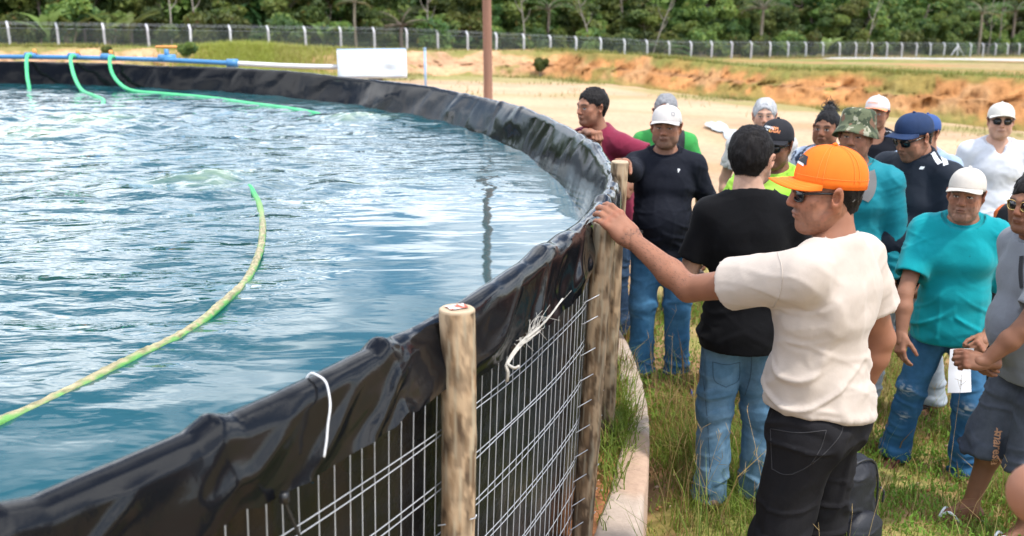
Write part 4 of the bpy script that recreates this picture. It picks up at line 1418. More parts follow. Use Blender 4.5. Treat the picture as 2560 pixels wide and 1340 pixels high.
# rough grass along the top and the foot of the bank and on the land behind
VV, QQ, TT, CC, nn_ = [], [], [], [], 0
r = np.random.default_rng(240)
n = 30000
a = r.uniform(-36, 40, n)
b0 = np.interp(a, baz, Vb[:, -1, 1]); bz0 = np.interp(a, baz, Vb[:, -1, 2])
dD = r.exponential(1.6, n) - 0.25
D = b0 + dD
x = np.tan(np.radians(a)) * D
q = fbm(p3(x * 0.3, D * 0.3, 3), 3, 241)
kp = r.random(n) < np.clip(0.5 + q, 0.05, 1)
sc_ = (b0 / 30)[kp]
colr = np.array([0.15, 0.19, 0.035]) + (np.array([0.30, 0.25, 0.08]) - np.array([0.15, 0.19, 0.035])) * r.random(kp.sum())[:, None]
put_blades(*blades(x[kp], D[kp], plateau_z(x[kp], D[kp]) - 0.05, r.uniform(.08, .24, kp.sum()) * np.sqrt(sc_), 0.012 * sc_, r.uniform(.2, .8, kp.sum()), colr, 242))
n = 16000                                  # foot of the bank
a = r.uniform(-10, 40, n)
D = bank_D(a) - r.exponential(1.0, n) * np.where(a < 5, 4, 1.0) + 0.5
x = np.tan(np.radians(a)) * D
q = fbm(p3(x * 0.4, D * 0.5, 9), 3, 243)
kp = r.random(n) < np.clip(0.15 + q, 0.0, 1)
sc_ = (D / 30)[kp]
colr = np.array([0.15, 0.19, 0.045]) + (np.array([0.32, 0.26, 0.10]) - np.array([0.15, 0.19, 0.045])) * r.random(kp.sum())[:, None]
put_blades(*blades(x[kp], D[kp], G(x[kp], D[kp]) - 0.02, r.uniform(.08, .22, kp.sum()) * np.sqrt(sc_), 0.010 * sc_, r.uniform(.2, .9, kp.sum()), colr, 244))
n = 16000                                  # under the fence
t = r.uniform(-4, 50, n); off = r.uniform(-9, 2.5, n)
P = FENCE_A + fdir * (step_ * t)[:, None] + fnor * off[:, None]
q = fbm(p3(P[:, 0] * 0.12, P[:, 1] * 0.12, 9), 3, 245)
kp = r.random(n) < np.clip(0.4 + q, 0.0, 1)
P = P[kp]
colr = np.array([0.11, 0.15, 0.04]) + (np.array([0.30, 0.24, 0.10]) - np.array([0.11, 0.15, 0.04])) * r.random(kp.sum())[:, None]
put_blades(*blades(P[:, 0], P[:, 1], plateau_z(P[:, 0], P[:, 1]) - .1, r.uniform(.2, .6, kp.sum()), np.full(kp.sum(), 0.035), r.uniform(.2, .8, kp.sum()), colr, 246))
# the tall bright clump on the left part of the bank
n = 15000
px = np.where(r.random(n) < .8, r.normal(640, 95, n), r.uniform(430, 900, n))
D = 43 + r.uniform(-2.5, 5.5, n)
x = (px - 1280) / FPX * D
hmul = np.exp(-((px - 630) / 130) ** 2)
z0 = np.where(D > bank_D(np.degrees(np.arctan2(x, D))) + 3, plateau_z(x, D), G(x, D) + np.clip((D - 43.5) / 3.4, 0, 1) * 1.0) - 0.1
colr = np.array([0.30, 0.35, 0.05]) + (np.array([0.38, 0.32, 0.12]) - np.array([0.30, 0.35, 0.05])) * r.random(n)[:, None] * np.where(px < 700, .5, 1)[:, None]
put_blades(*blades(x, D, z0, r.uniform(.15, .40, n) + 0.26 * hmul, np.full(n, 0.016), r.uniform(.2, .8, n), colr, 247))
tag(mesh_np('rough_grass', np.concatenate(VV), [np.concatenate(QQ), np.concatenate(TT)], M_grass, None, False, np.clip(np.concatenate(CC), 0, 1)), kind='stuff')
for px, py, D, sc, lb in ((480, 150, 43.0, 0.33, 'round dark green bush on the bank left of the tall grass'), (292, 140, 43.5, 0.22, 'small bush on the clay bank above the third hose'), (1350, 175, 46, 0.28, 'small green bush at the corner of the clay banks')):
    x = (px - 1280) / FPX * D
    o = put_tree('shrub', x, D, sc, lb, 'bushes on the clay bank', 'bush', 'bush')
    o.location.z = G(x, D) + (0.55 if px < 1000 else 0.1)
# ================================================================ PEOPLE: a signed-distance body builder
class Field:
    """distance field on a regular grid; shapes blend smoothly; surface extracted as one closed mesh"""

    def __init__(s, lo, hi, h):
        s.h = h
        s.o = np.asarray(lo, np.float32) - 2 * h
        s.n = np.ceil((np.asarray(hi) + 2 * h - s.o) / h).astype(int) + 1
        s.F = np.full(s.n, 0.3, np.float32)

    def sub(s, lo, hi, pad):
        a = np.clip(np.floor((np.asarray(lo) - pad - s.o) / s.h).astype(int), 0, s.n - 1)
        b = np.clip(np.ceil((np.asarray(hi) + pad - s.o) / s.h).astype(int) + 1, 1, s.n)
        if (b <= a).any(): return None, None
        sl = tuple(slice(a[i], b[i]) for i in range(3))
        ax = [s.o[i] + s.h * np.arange(a[i], b[i], dtype=np.float32) for i in range(3)]
        return sl, np.stack(np.meshgrid(*ax, indexing='ij'), -1)

    def put(s, sl, d, k, op):
        f = s.F[sl]
        if op == 'add':
            if k > 0:
                h = np.clip(0.5 + 0.5 * (f - d) / k, 0, 1)
                s.F[sl] = f + (d - f) * h - k * h * (1 - h)
            else: s.F[sl] = np.minimum(f, d)
        else:
            d = -d
            if k > 0:
                h = np.clip(0.5 - 0.5 * (f - d) / k, 0, 1)
                s.F[sl] = f + (d - f) * h + k * h * (1 - h)
            else: s.F[sl] = np.maximum(f, d)

    def cone(s, p0, p1, r0, r1, k=0.0, op='add', flat0=False, flat1=False):
        p0, p1 = np.asarray(p0, np.float32), np.asarray(p1, np.float32)
        rm = max(r0, r1)
        sl, P = s.sub(np.minimum(p0, p1) - rm, np.maximum(p0, p1) + rm, k + 3 * s.h)
        if sl is None: return s
        v = p1 - p0
        L2 = float(v @ v) + 1e-12
        tt = ((P - p0) @ v) / L2
        t = np.clip(tt, 0, 1)
        d = np.linalg.norm(P - p0 - t[..., None] * v, axis=-1) - (r0 + (r1 - r0) * t)
        L = math.sqrt(L2)
        if flat1: d = np.maximum(d, (tt - 1) * L)
        if flat0: d = np.maximum(d, -tt * L)
        s.put(sl, d, k, op)
        return s

    def ell(s, c, r, k=0.0, op='add', rot=None):
        c, r = np.asarray(c, np.float32), np.asarray(r, np.float32)
        rm = float(r.max())
        sl, P = s.sub(c - rm, c + rm, k + 3 * s.h)
        if sl is None: return s
        q = P - c
        if rot is not None: q = q @ np.asarray(rot, np.float32)
        a = np.linalg.norm(q / r, axis=-1)
        b = np.linalg.norm(q / (r * r), axis=-1) + 1e-9
        s.put(sl, a * (a - 1) / b, k, op)
        return s

    def sect(s, p0, p1, s0, s1, k=0.0, yaw0=0.0, yaw1=None, op='add'):
        """elliptic section swept from p0 to p1; half axes s=(a across, b deep), turned about z by yaw"""
        p0, p1 = np.asarray(p0, np.float32), np.asarray(p1, np.float32)
        yaw1 = yaw0 if yaw1 is None else yaw1
        rm = max(max(s0), max(s1))
        cap = 0.6 * min(min(s0), min(s1))
        sl, P = s.sub(np.minimum(p0, p1) - rm, np.maximum(p0, p1) + rm, k + 3 * s.h)
        if sl is None: return s
        v = p1 - p0; L = float(np.linalg.norm(v)); w = v / L
        tt = ((P - p0) @ w) / L
        t = np.clip(tt, 0, 1)
        q = P - p0 - (t * L)[..., None] * w
        over = np.abs(tt - t) * L
        yw = yaw0 + (yaw1 - yaw0) * t
        q = q - (q @ w)[..., None] * w * (over > 0)[..., None]
        if abs(w[2]) > .6:
            cu = q[..., 0] * np.cos(yw) + q[..., 1] * np.sin(yw)
            cv = -q[..., 0] * np.sin(yw) + q[..., 1] * np.cos(yw)
        else:                                  # lying section: a across, b up
            ac = np.cross(w, [0, 0, 1.0]); ac /= np.linalg.norm(ac)
            cu, cv = q @ ac.astype(np.float32), q @ np.cross(ac, w).astype(np.float32)
        a = s0[0] + (s1[0] - s0[0]) * t; b = s0[1] + (s1[1] - s0[1]) * t
        g = np.sqrt((cu / a) ** 2 + (cv / b) ** 2 + (over / cap) ** 2) + 1e-9
        gr = np.sqrt((cu / a ** 2) ** 2 + (cv / b ** 2) ** 2 + (over / cap ** 2) ** 2) + 1e-6
        d = g * (g - 1) / gr
        s.put(sl, d.astype(np.float32), k, op)
        return s

    def cut(s, p, n, ball=None):
        """drop everything on the side n points to"""
        ax = [s.o[i] + s.h * np.arange(s.n[i], dtype=np.float32) for i in range(3)]
        n = np.asarray(n, float); n = n / np.linalg.norm(n)
        d = (ax[0] - p[0])[:, None, None] * n[0] + (ax[1] - p[1])[None, :, None] * n[1] + (ax[2] - p[2])[None, None, :] * n[2]
        if ball is not None:
            c, r = ball
            q = np.sqrt(((ax[0] - c[0]) ** 2)[:, None, None] + ((ax[1] - c[1]) ** 2)[None, :, None] + ((ax[2] - c[2]) ** 2)[None, None, :])
            d = np.minimum(d, r - q)
        np.maximum(s.F, d.astype(np.float32), out=s.F)
        return s

    def mesh(s, smooth=1):
        F = s.F
        # keep the border outside
        F[0] = F[-1] = 0.3; F[:, 0] = F[:, -1] = 0.3; F[:, :, 0] = F[:, :, -1] = 0.3
        S = F < 0
        c = np.zeros(tuple(s.n - 1), np.int8)
        offs = [(i, j, k) for i in (0, 1) for j in (0, 1) for k in (0, 1)]
        sh = tuple(s.n - 1)
        for i, j, k in offs: c += S[i:i + sh[0], j:j + sh[1], k:k + sh[2]]
        idx = np.argwhere((c > 0) & (c < 8))
        vals = np.stack([F[idx[:, 0] + i, idx[:, 1] + j, idx[:, 2] + k] for i, j, k in offs], -1)
        acc = np.zeros((len(idx), 3)); cnt = np.zeros(len(idx))
        for a in range(8):
            for b in range(a + 1, 8):
                da = np.array(offs[b]) - np.array(offs[a])
                if np.abs(da).sum() != 1: continue
                va, vb = vals[:, a], vals[:, b]
                m = (va < 0) != (vb < 0)
                t = np.where(m, va / np.where(m, va - vb, 1), 0)
                acc += m[:, None] * (np.array(offs[a]) + t[:, None] * da)
                cnt += m
        V = (idx + acc / cnt[:, None]) * s.h + s.o
        vid = np.full(sh, -1, np.int32)
        vid[idx[:, 0], idx[:, 1], idx[:, 2]] = np.arange(len(idx))
        Q = []
        for ax in range(3):
            o1, o2 = [(1, 2), (2, 0), (0, 1)][ax]
            lo = [slice(None)] * 3; hi = [slice(None)] * 3
            lo[ax] = slice(0, -1); hi[ax] = slice(1, None)
            A, B = S[tuple(lo)], S[tuple(hi)]
            e = np.argwhere(A != B)
            e = e[(e[:, o1] > 0) & (e[:, o2] > 0) & (e[:, o1] < sh[o1]) & (e[:, o2] < sh[o2])]
            fl = A[e[:, 0], e[:, 1], e[:, 2]]
            def cell(d1, d2):
                q = e.copy(); q[:, o1] -= d1; q[:, o2] -= d2
                return vid[q[:, 0], q[:, 1], q[:, 2]]
            q = np.stack([cell(1, 1), cell(0, 1), cell(0, 0), cell(1, 0)], -1)
            q[~fl] = q[~fl][:, ::-1]
            Q.append(q)
        Q = np.concatenate(Q)
        Q = Q[(Q >= 0).all(1)]
        for _ in range(smooth): V = relax(V, Q, 0.5)
        return V, Q


def relax(V, Q, f):
    n = len(V)
    a = np.concatenate([Q[:, 0], Q[:, 1], Q[:, 2], Q[:, 3], Q[:, 1], Q[:, 2], Q[:, 3], Q[:, 0]])
    b = np.concatenate([Q[:, 1], Q[:, 2], Q[:, 3], Q[:, 0], Q[:, 0], Q[:, 1], Q[:, 2], Q[:, 3]])
    cnt = np.bincount(a, minlength=n)[:, None]
    m = np.stack([np.bincount(a, V[b, k], minlength=n) for k in range(3)], -1) / np.maximum(cnt, 1)
    return V * (1 - f) + m * f


def normals(V, Q):
    fn = np.cross(V[Q[:, 2]] - V[Q[:, 0]], V[Q[:, 3]] - V[Q[:, 1]])
    n = np.zeros_like(V)
    for k in range(4):
        for a in range(3): n[:, a] += np.bincount(Q[:, k], fn[:, a], minlength=len(V))
    return n / (np.linalg.norm(n, axis=1, keepdims=True) + 1e-12)


def rotz(a): return np.array([[math.cos(a), -math.sin(a), 0], [math.sin(a), math.cos(a), 0], [0, 0, 1]])
def rotx(a): return np.array([[1, 0, 0], [0, math.cos(a), -math.sin(a)], [0, math.sin(a), math.cos(a)]])
def roty(a): return np.array([[math.cos(a), 0, math.sin(a)], [0, 1, 0], [-math.sin(a), 0, math.cos(a)]])
def unit(v): v = np.asarray(v, float); return v / (np.linalg.norm(v) + 1e-12)


def ridged(P, seed): return 1 - 2 * np.abs(vnoise(P, seed))


def crease(n, w): return np.exp(-(n / w) ** 2)


def wrinkle(V, N, amp, seed, mode, z0, z1, armax=None):
    """cloth folds. mode 'shirt' drapes from the shoulders and bunches above the hem, 'leg' stacks above the hem and behind the knee"""
    q = V + 0.045 * np.stack([vnoise(V * 5, seed), vnoise(V * 5, seed + 1), vnoise(V * 5, seed + 2)], -1)
    hz = np.clip((V[:, 2] - z0) / (z1 - z0), 0, 1)
    if mode == 'shirt':
        tl = np.where(V[:, 0] > 0, 1, -1) * .55
        zz = q[:, 2] + tl * q[:, 0]
        c1 = crease(vnoise(np.stack([q[:, 0] * 3.2, q[:, 1] * 3.2, zz * 13.0], -1), seed + 3), .17)      # creases across, falling to the sides
        c2 = crease(vnoise(np.stack([q[:, 0] * 12, q[:, 1] * 12, q[:, 2] * 2.4], -1), seed + 4), .20)   # hanging folds
        c3 = crease(vnoise(np.stack([q[:, 0] * 5, q[:, 1] * 5, (q[:, 2] - tl * q[:, 0]) * 17.0], -1), seed + 5), .15)
        f3 = vnoise(q * np.array([7, 7, 6.0]), seed + 7)
        low = (1 - sstep(0.10, 0.80, hz))
        sidew = sstep(.08, .17, np.abs(V[:, 0]))
        edge = .25 + .75 * sstep(.0, .09, hz)
        amp = amp * edge
        d = amp * (1.15 * c1 * (0.12 + low + .35 * sidew) + 0.85 * c2 * (0.35 + 0.5 * low) + 0.7 * c3 * (.15 + .5 * low + .5 * sidew) + 0.55 * f3)
        d += amp * .40 * crease(vnoise(np.stack([q[:, 0] * 14, q[:, 1] * 14, zz * 34.0], -1), seed + 8), .16) * sstep(-.2, .4, vnoise(V * 6, seed + 9))
        d *= 0.35 + 0.65 * sstep(-0.4, 0.4, vnoise(V * 3.2, seed + 6) + 0.6 * low)
    elif mode == 'leg':
        qq = q + 0.02 * f_swirl(q, seed)
        c1 = crease(vnoise(qq * np.array([5.0, 5.0, 19.0]), seed + 3), .22)
        c2 = crease(vnoise(q * np.array([12, 12, 3.0]), seed + 4), .20)
        f3 = vnoise(q * 9, seed + 7)
        stack = (1 - sstep(0.0, 0.30, hz)) * 1.0 + np.exp(-((hz - 0.50) / 0.12) ** 2) * 0.7 + sstep(0.72, 0.90, hz) * 0.7
        d = amp * (c1 * (0.2 + stack) + 0.55 * c2 + .45 * f3)
    else:
        d = amp * (crease(vnoise(q * 14, seed + 3), .2) + 0.5 * vnoise(q * 22, seed + 4))
    V = V + N * (d - 0.15 * amp)[:, None]
    return V


def f_swirl(q, seed):
    return np.stack([vnoise(q * 8, seed + 20), vnoise(q * 8, seed + 21), vnoise(q * 8, seed + 22)], -1)


# ---------------------------------------------------------------- head
def head_mesh(h, o):
    """head in its own frame: +y is where the face looks, z up, centre between the ears"""
    w = o.get('face_w', 1.0); ag = o.get('age', 0.3); fat = o.get('fat', 0.0)
    F = Field((-.105, -.135, -.175), (.105, .145, .145), h)
    F.ell((0, -.018, .040), (.076 * w, .096, .083), 0)
    F.ell((0, .022, -.015), (.066 * w, .070, .088), .03)
    for sx in (-1, 1):
        F.cone((sx * .054 * w, -.006, -.040), (sx * .022, .060, -.094), .023 + .004 * fat, .020, .03)      # jaw
        F.ell((sx * .046 * w, .058, -.014), (.023, .018, .018), .022)                               # cheek bone
        F.ell((sx * .042 * w, .048, -.048), (.022 + .006 * fat, .028, .030 + .006 * fat), .025)
    jw = o.get('jowl', .5)
    F.ell((0, .020, -.098), (.046 + .006 * jw, .052, .018 + .016 * jw), .03)                      # under the chin
    for sx in (-1, 1): F.ell((sx * .046, .030, -.070), (.020 + .006 * jw, .032, .028), .02)
    F.ell((0, .071, -.093), (.024, .020, .020), .025)                                               # chin
    F.ell((0, .062, -.050), (.036, .030, .028), .02)                                                # muzzle
    F.cone((-.040, .076, .030), (0, .087, .024), .012, .012, .016)                                  # brow ridge
    F.cone((.040, .076, .030), (0, .087, .024), .012, .012, .016)
    for sx in (-1, 1):
        F.ell((sx * .032, .096, .008), (.019, .017, .012), .012, 'sub')                             # eye socket
        F.ell((sx * .031, .0735, .006), (.0125, .0125, .0125), .004)                                # eyeball under the lids
        F.cone((sx * .019, .083, .0135), (sx * .043, .078, .0135), .0042, .0042, .006)                # upper lid
        F.cone((sx * .020, .083, -.003), (sx * .042, .078, -.003), .0032, .0032, .006)               # lower lid
    ns = o.get('nose', 1.0)
    F.cone((0, .088, .022), (0, .108, -.020), .0085, .0125 * ns, .010)                               # nose
    F.ell((0, .108, -.024), (.0125 * ns, .012, .010), .006)
    for sx in (-1, 1): F.ell((sx * .0125 * ns, .099, -.028), (.0095, .011, .0085), .006)
    F.ell((0, .0935, -.055), (.024, .009, .0065), .006)                                              # lips
    F.ell((0, .0915, -.0645), (.021, .009, .007), .006)
    F.ell((0, .1020, -.0595), (.024, .007, .0022), .003, 'sub')
    for sx in (-1, 1):                                                                               # smile folds
        F.cone((sx * .021, .100, -.026), (sx * .033, .084, -.060), .0030, .0024, .008, 'sub')
    for sx in (-1, 1):                                                                               # ears
        rt = roty(sx * R(16)) @ rotz(sx * R(-26))
        F.ell((sx * .084 * w, -.012, -.006), (.0090, .0235, .040), .006, rot=rt)
        F.ell((sx * .0915 * w, -.006, -.001), (.0065, .0125, .021), .004, 'sub', rot=rt)
    F.cone((0, -.022, -.050), (0, -.042, -.165), .056, .060, .025)
    V, Q = F.mesh(1)
    r = np.random.default_rng(900 + o.get('seed', 1))          # every face its own: length, breadth, nose, brow, jaw
    fl, bw, nz, jz, bz = r.uniform(-1, 1, 5)
    y, z = V[:, 1], V[:, 2]
    low = sstep(.02, -.09, z) * (z > -.13)
    V[:, 2] = np.where(z < 0, z * (1 + .06 * fl * (z > -.125)), z)
    V[:, 0] *= 1 + .07 * jz * low * sstep(-.05, .03, y) + .03 * bw
    ctr = np.exp(-(V[:, 0] / .020) ** 2) * np.exp(-((z + .015) / .022) ** 2) * (y > .07)
    V[:, 1] += (.0045 * nz) * ctr + .003 * bz * np.exp(-((z - .028) / .012) ** 2) * (y > .05) - .004 * jz * np.exp(-((z + .095) / .018) ** 2) * (y > .04)
    V[:, 0] *= 1 + .16 * bw * ctr
    return V, Q


def head_colour(V, skin, o):
    skin = np.array(skin)
    c = np.tile(skin, (len(V), 1))
    x, y, z = np.abs(V[:, 0]), V[:, 1], V[:, 2]
    n = fbm(V * 38, 3, 301)
    c *= (1 + 0.12 * n + .10 * fbm(V * 130, 2, 303))[:, None]
    spot = sstep(.55, .75, vnoise(V * 95, 304))[:, None] * .35 * o.get('age', .3)
    c = c * (1 - spot)
    red = np.exp(-((x - .045) ** 2 + (z + .02) ** 2) / .0009) * (y > 0.02) * .5 + np.exp(-(x ** 2 + (z + .02) ** 2) / .0004) * (y > .07) * .6 + (x > .078) * .5
    c *= 1 + red[:, None] * np.array([.22, -.02, -.06])
    front = y > .045
    lips = (np.exp(-((x / .023) ** 2 + ((z + .060) / .010) ** 2) * 1.2) * front)[:, None]
    c = c * (1 - .55 * lips) + skin * np.array([.80, .55, .55]) * .55 * lips
    mo = (np.exp(-((x / .022) ** 4 + ((z + .0597) / .0022) ** 2)) * front)[:, None]
    c = c * (1 - .75 * mo) + np.array([.03, .012, .01]) * .75 * mo
    hair = np.array(o.get('brow', (.02, .015, .012)))
    bz_ = .0285 + .004 * np.sin(np.clip((x - .012) / .04, 0, 1) * 3.1)
    br = (sstep(.010, .016, x) * (1 - sstep(.046, .056, x)) * np.exp(-((z - bz_) / .0048) ** 2) * front)[:, None]
    c = c * (1 - .85 * br) + hair * .85 * br
    sq = 0.0048 if o.get('squint') else 0.0062
    ex = (np.abs(x - .031) / .0135)
    ey = np.abs(z - .0055) / (sq * np.sqrt(np.clip(1 - ex ** 2, 0.02, 1)))
    eye = ((ex < 1) & (ey < 1) & (y > .07))
    c[eye] = np.array([.42, .38, .35])
    iris = eye & (np.hypot(x - .0305, z - .0065) < .0056)
    c[iris] = np.array([.018, .010, .008])
    lash = ((ex < 1.12) & (np.abs(z - .0055 - sq * np.sqrt(np.clip(1 - (ex / 1.12) ** 2, 0, 1))) < .0018) & (y > .07))
    c[lash] = np.array([.025, .016, .013])
    bag = (np.exp(-((x - .031) / .014) ** 2 - ((z + .010) / .007) ** 2) * front * .30)[:, None]
    c = c * (1 - bag * .6)
    st = o.get('stubble', 0.0)
    if st:
        lo = sstep(-.030, -.050, z) * sstep(-.02, .02, y) * sstep(-.13, -.11, z)
        mus = .8 * np.exp(-((z + .042) / .008) ** 2) * (x < .032) * front
        under = sstep(-.095, -.07, -z * -1) * 0
        mk = np.clip(np.maximum(lo * (1 - lips[:, 0]), mus) * (0.55 + .45 * vnoise(V * 420, 302)), 0, 1)[:, None] * st
        c = c * (1 - mk) + np.array(o.get('beard', (.045, .035, .03))) * mk
    mu = o.get('moustache', 0.0)
    if mu:
        mk = (np.exp(-((z + .044) / .0075) ** 2) * (1 - sstep(.026, .036, x)) * front)[:, None] * mu
        c = c * (1 - mk) + np.array([.03, .022, .018]) * mk
    return np.clip(c, 0, 1)


def hair_mesh(h, o):
    """a cap of hair with a hairline, cut out round the face and ears"""
    t = o.get('thick', 0.012); t = min(t, .004) if (o.get('cap') or o.get('hat')) else t; w = o.get('face_w', 1.0)
    F = Field((-.125, -.155, -.13), (.125, .125, .175), h)
    F.ell((0, -.020, .040), (.076 * w + t * .75, .096 + t, .083 + t * 1.25), 0)
    F.cone((0, -.050, .0), (0, -.056, -.055), .062 + t * .4, .048, .03)
    F.ell((0, .125, -.033 + o.get('line', 0.0)), (.085, .088, .105), .012, 'sub')
    for sx in (-1, 1):
        F.ell((sx * .060, .083, -.055), (.05, .060, .078), .010, 'sub')
        F.ell((sx * .085, -.008, -.018), (.024, .028, .040), .006, 'sub')
    F.cut((0, 0, -.082), (0, -.25, -1))
    if o.get('cap') or o.get('hat'): F.cut((0, -.02, .026), (0, .16, 1))
    V, Q = F.mesh(1)
    N = normals(V, Q)
    q = V * np.array([1, 1, 1])
    am = o.get('tousle', .004)
    d = am * (fbm(V * np.array([55, 55, 26]), 3, 311 + int(t * 1e4)) + .8 * ridged(V * np.array([30, 30, 14]), 312)) * np.clip((V[:, 2] + .09) / .1, .25, 1)
    V = V + N * d[:, None]
    base = np.array(o.get('hair', (.012, .010, .010)))
    c = base * (1 + (.45 if base.max() < .15 else .13) * fbm(V * np.array([160, 160, 50]), 2, 313))[:, None]
    edge = (1 - sstep(-.085, -.055, V[:, 2]))[:, None] * .4
    c = c * (1 - edge) + np.array(o.get('skin', (.3, .15, .1))) * edge * .6
    if o.get('grey', 0):
        g = (vnoise(V * 240, 314) > 1 - 2 * o['grey'] * (1 if o['grey'] > .5 else np.clip(.5 - V[:, 2] * 6, .2, 1.4)))[:, None]
        c = np.where(g, np.array([.34, .33, .33]), c)
    return V, Q, np.clip(c, 0.002, 1)


def strands(V, Q, n, seed, length, base, lay=0.6):
    """short tapered hairs lying over the hair so that its outline is not a smooth shell"""
    r = np.random.default_rng(seed)
    N = normals(V, Q)
    i = r.integers(0, len(V), n)
    i = i[V[i, 2] > -.075]
    n = len(i)
    P, nn = V[i], N[i]
    flow = np.stack([V[i, 0] * 2.0, np.full(n, .35) + V[i, 1], np.full(n, -.55)], -1) * .9 + r.normal(0, .35, (n, 3))
    flow = flow - nn * (flow * nn).sum(1, keepdims=True)
    flow /= np.linalg.norm(flow, axis=1, keepdims=True) + 1e-9
    L = length * r.uniform(.5, 1.3, n)[:, None]
    s = np.cross(flow, nn) * .0009
    a = P - nn * .002
    m = P + flow * L * .5 + nn * L * (1 - lay) * .55
    e = P + flow * L + nn * L * (1 - lay) * .35
    VV = np.stack([a - s, a + s, m + s, m - s, e], 1).reshape(-1, 3)
    b = np.arange(n)[:, None] * 5
    c = np.repeat(np.array(base) * r.uniform(.5, 1.3, (n, 1)), 5, axis=0)
    return VV, b + np.array([[0, 1, 2, 3]]), b + np.array([[3, 2, 4]]), c


# ---------------------------------------------------------------- hands
def hand_mesh(h, o, side):
    """hand along +y from the wrist, back of the hand +z; thumb at -x for a right hand (side=1)"""
    F = Field((-.10, -.06, -.12), (.10, .22, .07), h)
    F.cone((0, -.055, 0), (0, .0, 0), .027, .026, 0)
    tx = -side
    F.sect((0, .0, 0), (0, .045, .001), (.027, .019), (.040, .016), .012) if False else None
    for xx in (-.026, -.009, .009, .026):
        F.cone((xx * .65, .0, .0), (xx * 1.05, .085, .002), .016, .0125, .014)
    F.ell((tx * .026, .030, -.010), (.018, .030, .015), .012)
    F.ell((-tx * .026, .035, -.008), (.014, .032, .014), .012)
    curl = o.get('curl', [(15, 25, 15)] * 4)
    spread = o.get('spread', 4)
    segs = ((.042, .026, .021), (.046, .029, .022), (.043, .027, .021), (.034, .021, .019))
    for k in range(4):
        x = tx * (.030 - .020 * k)
        p = np.array([x, .086 - .004 * abs(k - 1), .002])
        a = R(spread) * (1.5 - k) * tx
        ang = 0
        r0 = (.0098, .0102, .0096, .0086)[k]
        for j in range(3):
            ang += R(curl[k][j])
            d = np.array([math.sin(a) * math.cos(ang), math.cos(a) * math.cos(ang), -math.sin(ang)])
            p2 = p + d * segs[k][j]
            F.cone(p, p2, r0 * (1 - .07 * j), r0 * (1 - .07 * (j + 1)), .004 if j else .008)
            if j == 0: F.ell(p + np.array([0, 0, .003]), (r0 * 1.02,) * 3, .006)
            p = p2
    tv = o.get('thumb', (42, 18, 20))      # out angle, down angle, bend
    p = np.array([tx * .024, .018, -.006])
    a = R(tv[0]); b_ = R(tv[1])
    for j, L in enumerate((.042, .033, .026)):
        aa = a - R(tv[2]) * j
        d = np.array([tx * math.sin(aa) * math.cos(b_), math.cos(aa) * math.cos(b_), -math.sin(b_)])
        p2 = p + d * L
        F.cone(p, p2, (.0145, .0118, .0108)[j], (.0118, .0108, .0090)[j], .008 if j == 0 else .004)
        p = p2
    return F.mesh(1)


HAND_POSES = {
    'relaxed': dict(curl=[(18, 28, 18), (24, 32, 20), (30, 36, 22), (34, 38, 24)], thumb=(30, 32, 10), spread=3),
    'grip': dict(curl=[(28, 34, 26), (32, 36, 26), (36, 36, 26), (40, 36, 26)], thumb=(30, 36, 8), spread=5),
    'edge': dict(curl=[(16, 28, 18), (18, 30, 18), (20, 30, 18), (24, 30, 18)], thumb=(14, 60, 10), spread=1),
    'fist': dict(curl=[(62, 78, 45), (66, 80, 45), (68, 80, 45), (70, 80, 45)], thumb=(22, 48, 22), spread=1),
    'clasp': dict(curl=[(48, 56, 30), (50, 58, 30), (52, 58, 30), (54, 60, 30)], thumb=(28, 26, 16), spread=2),
}

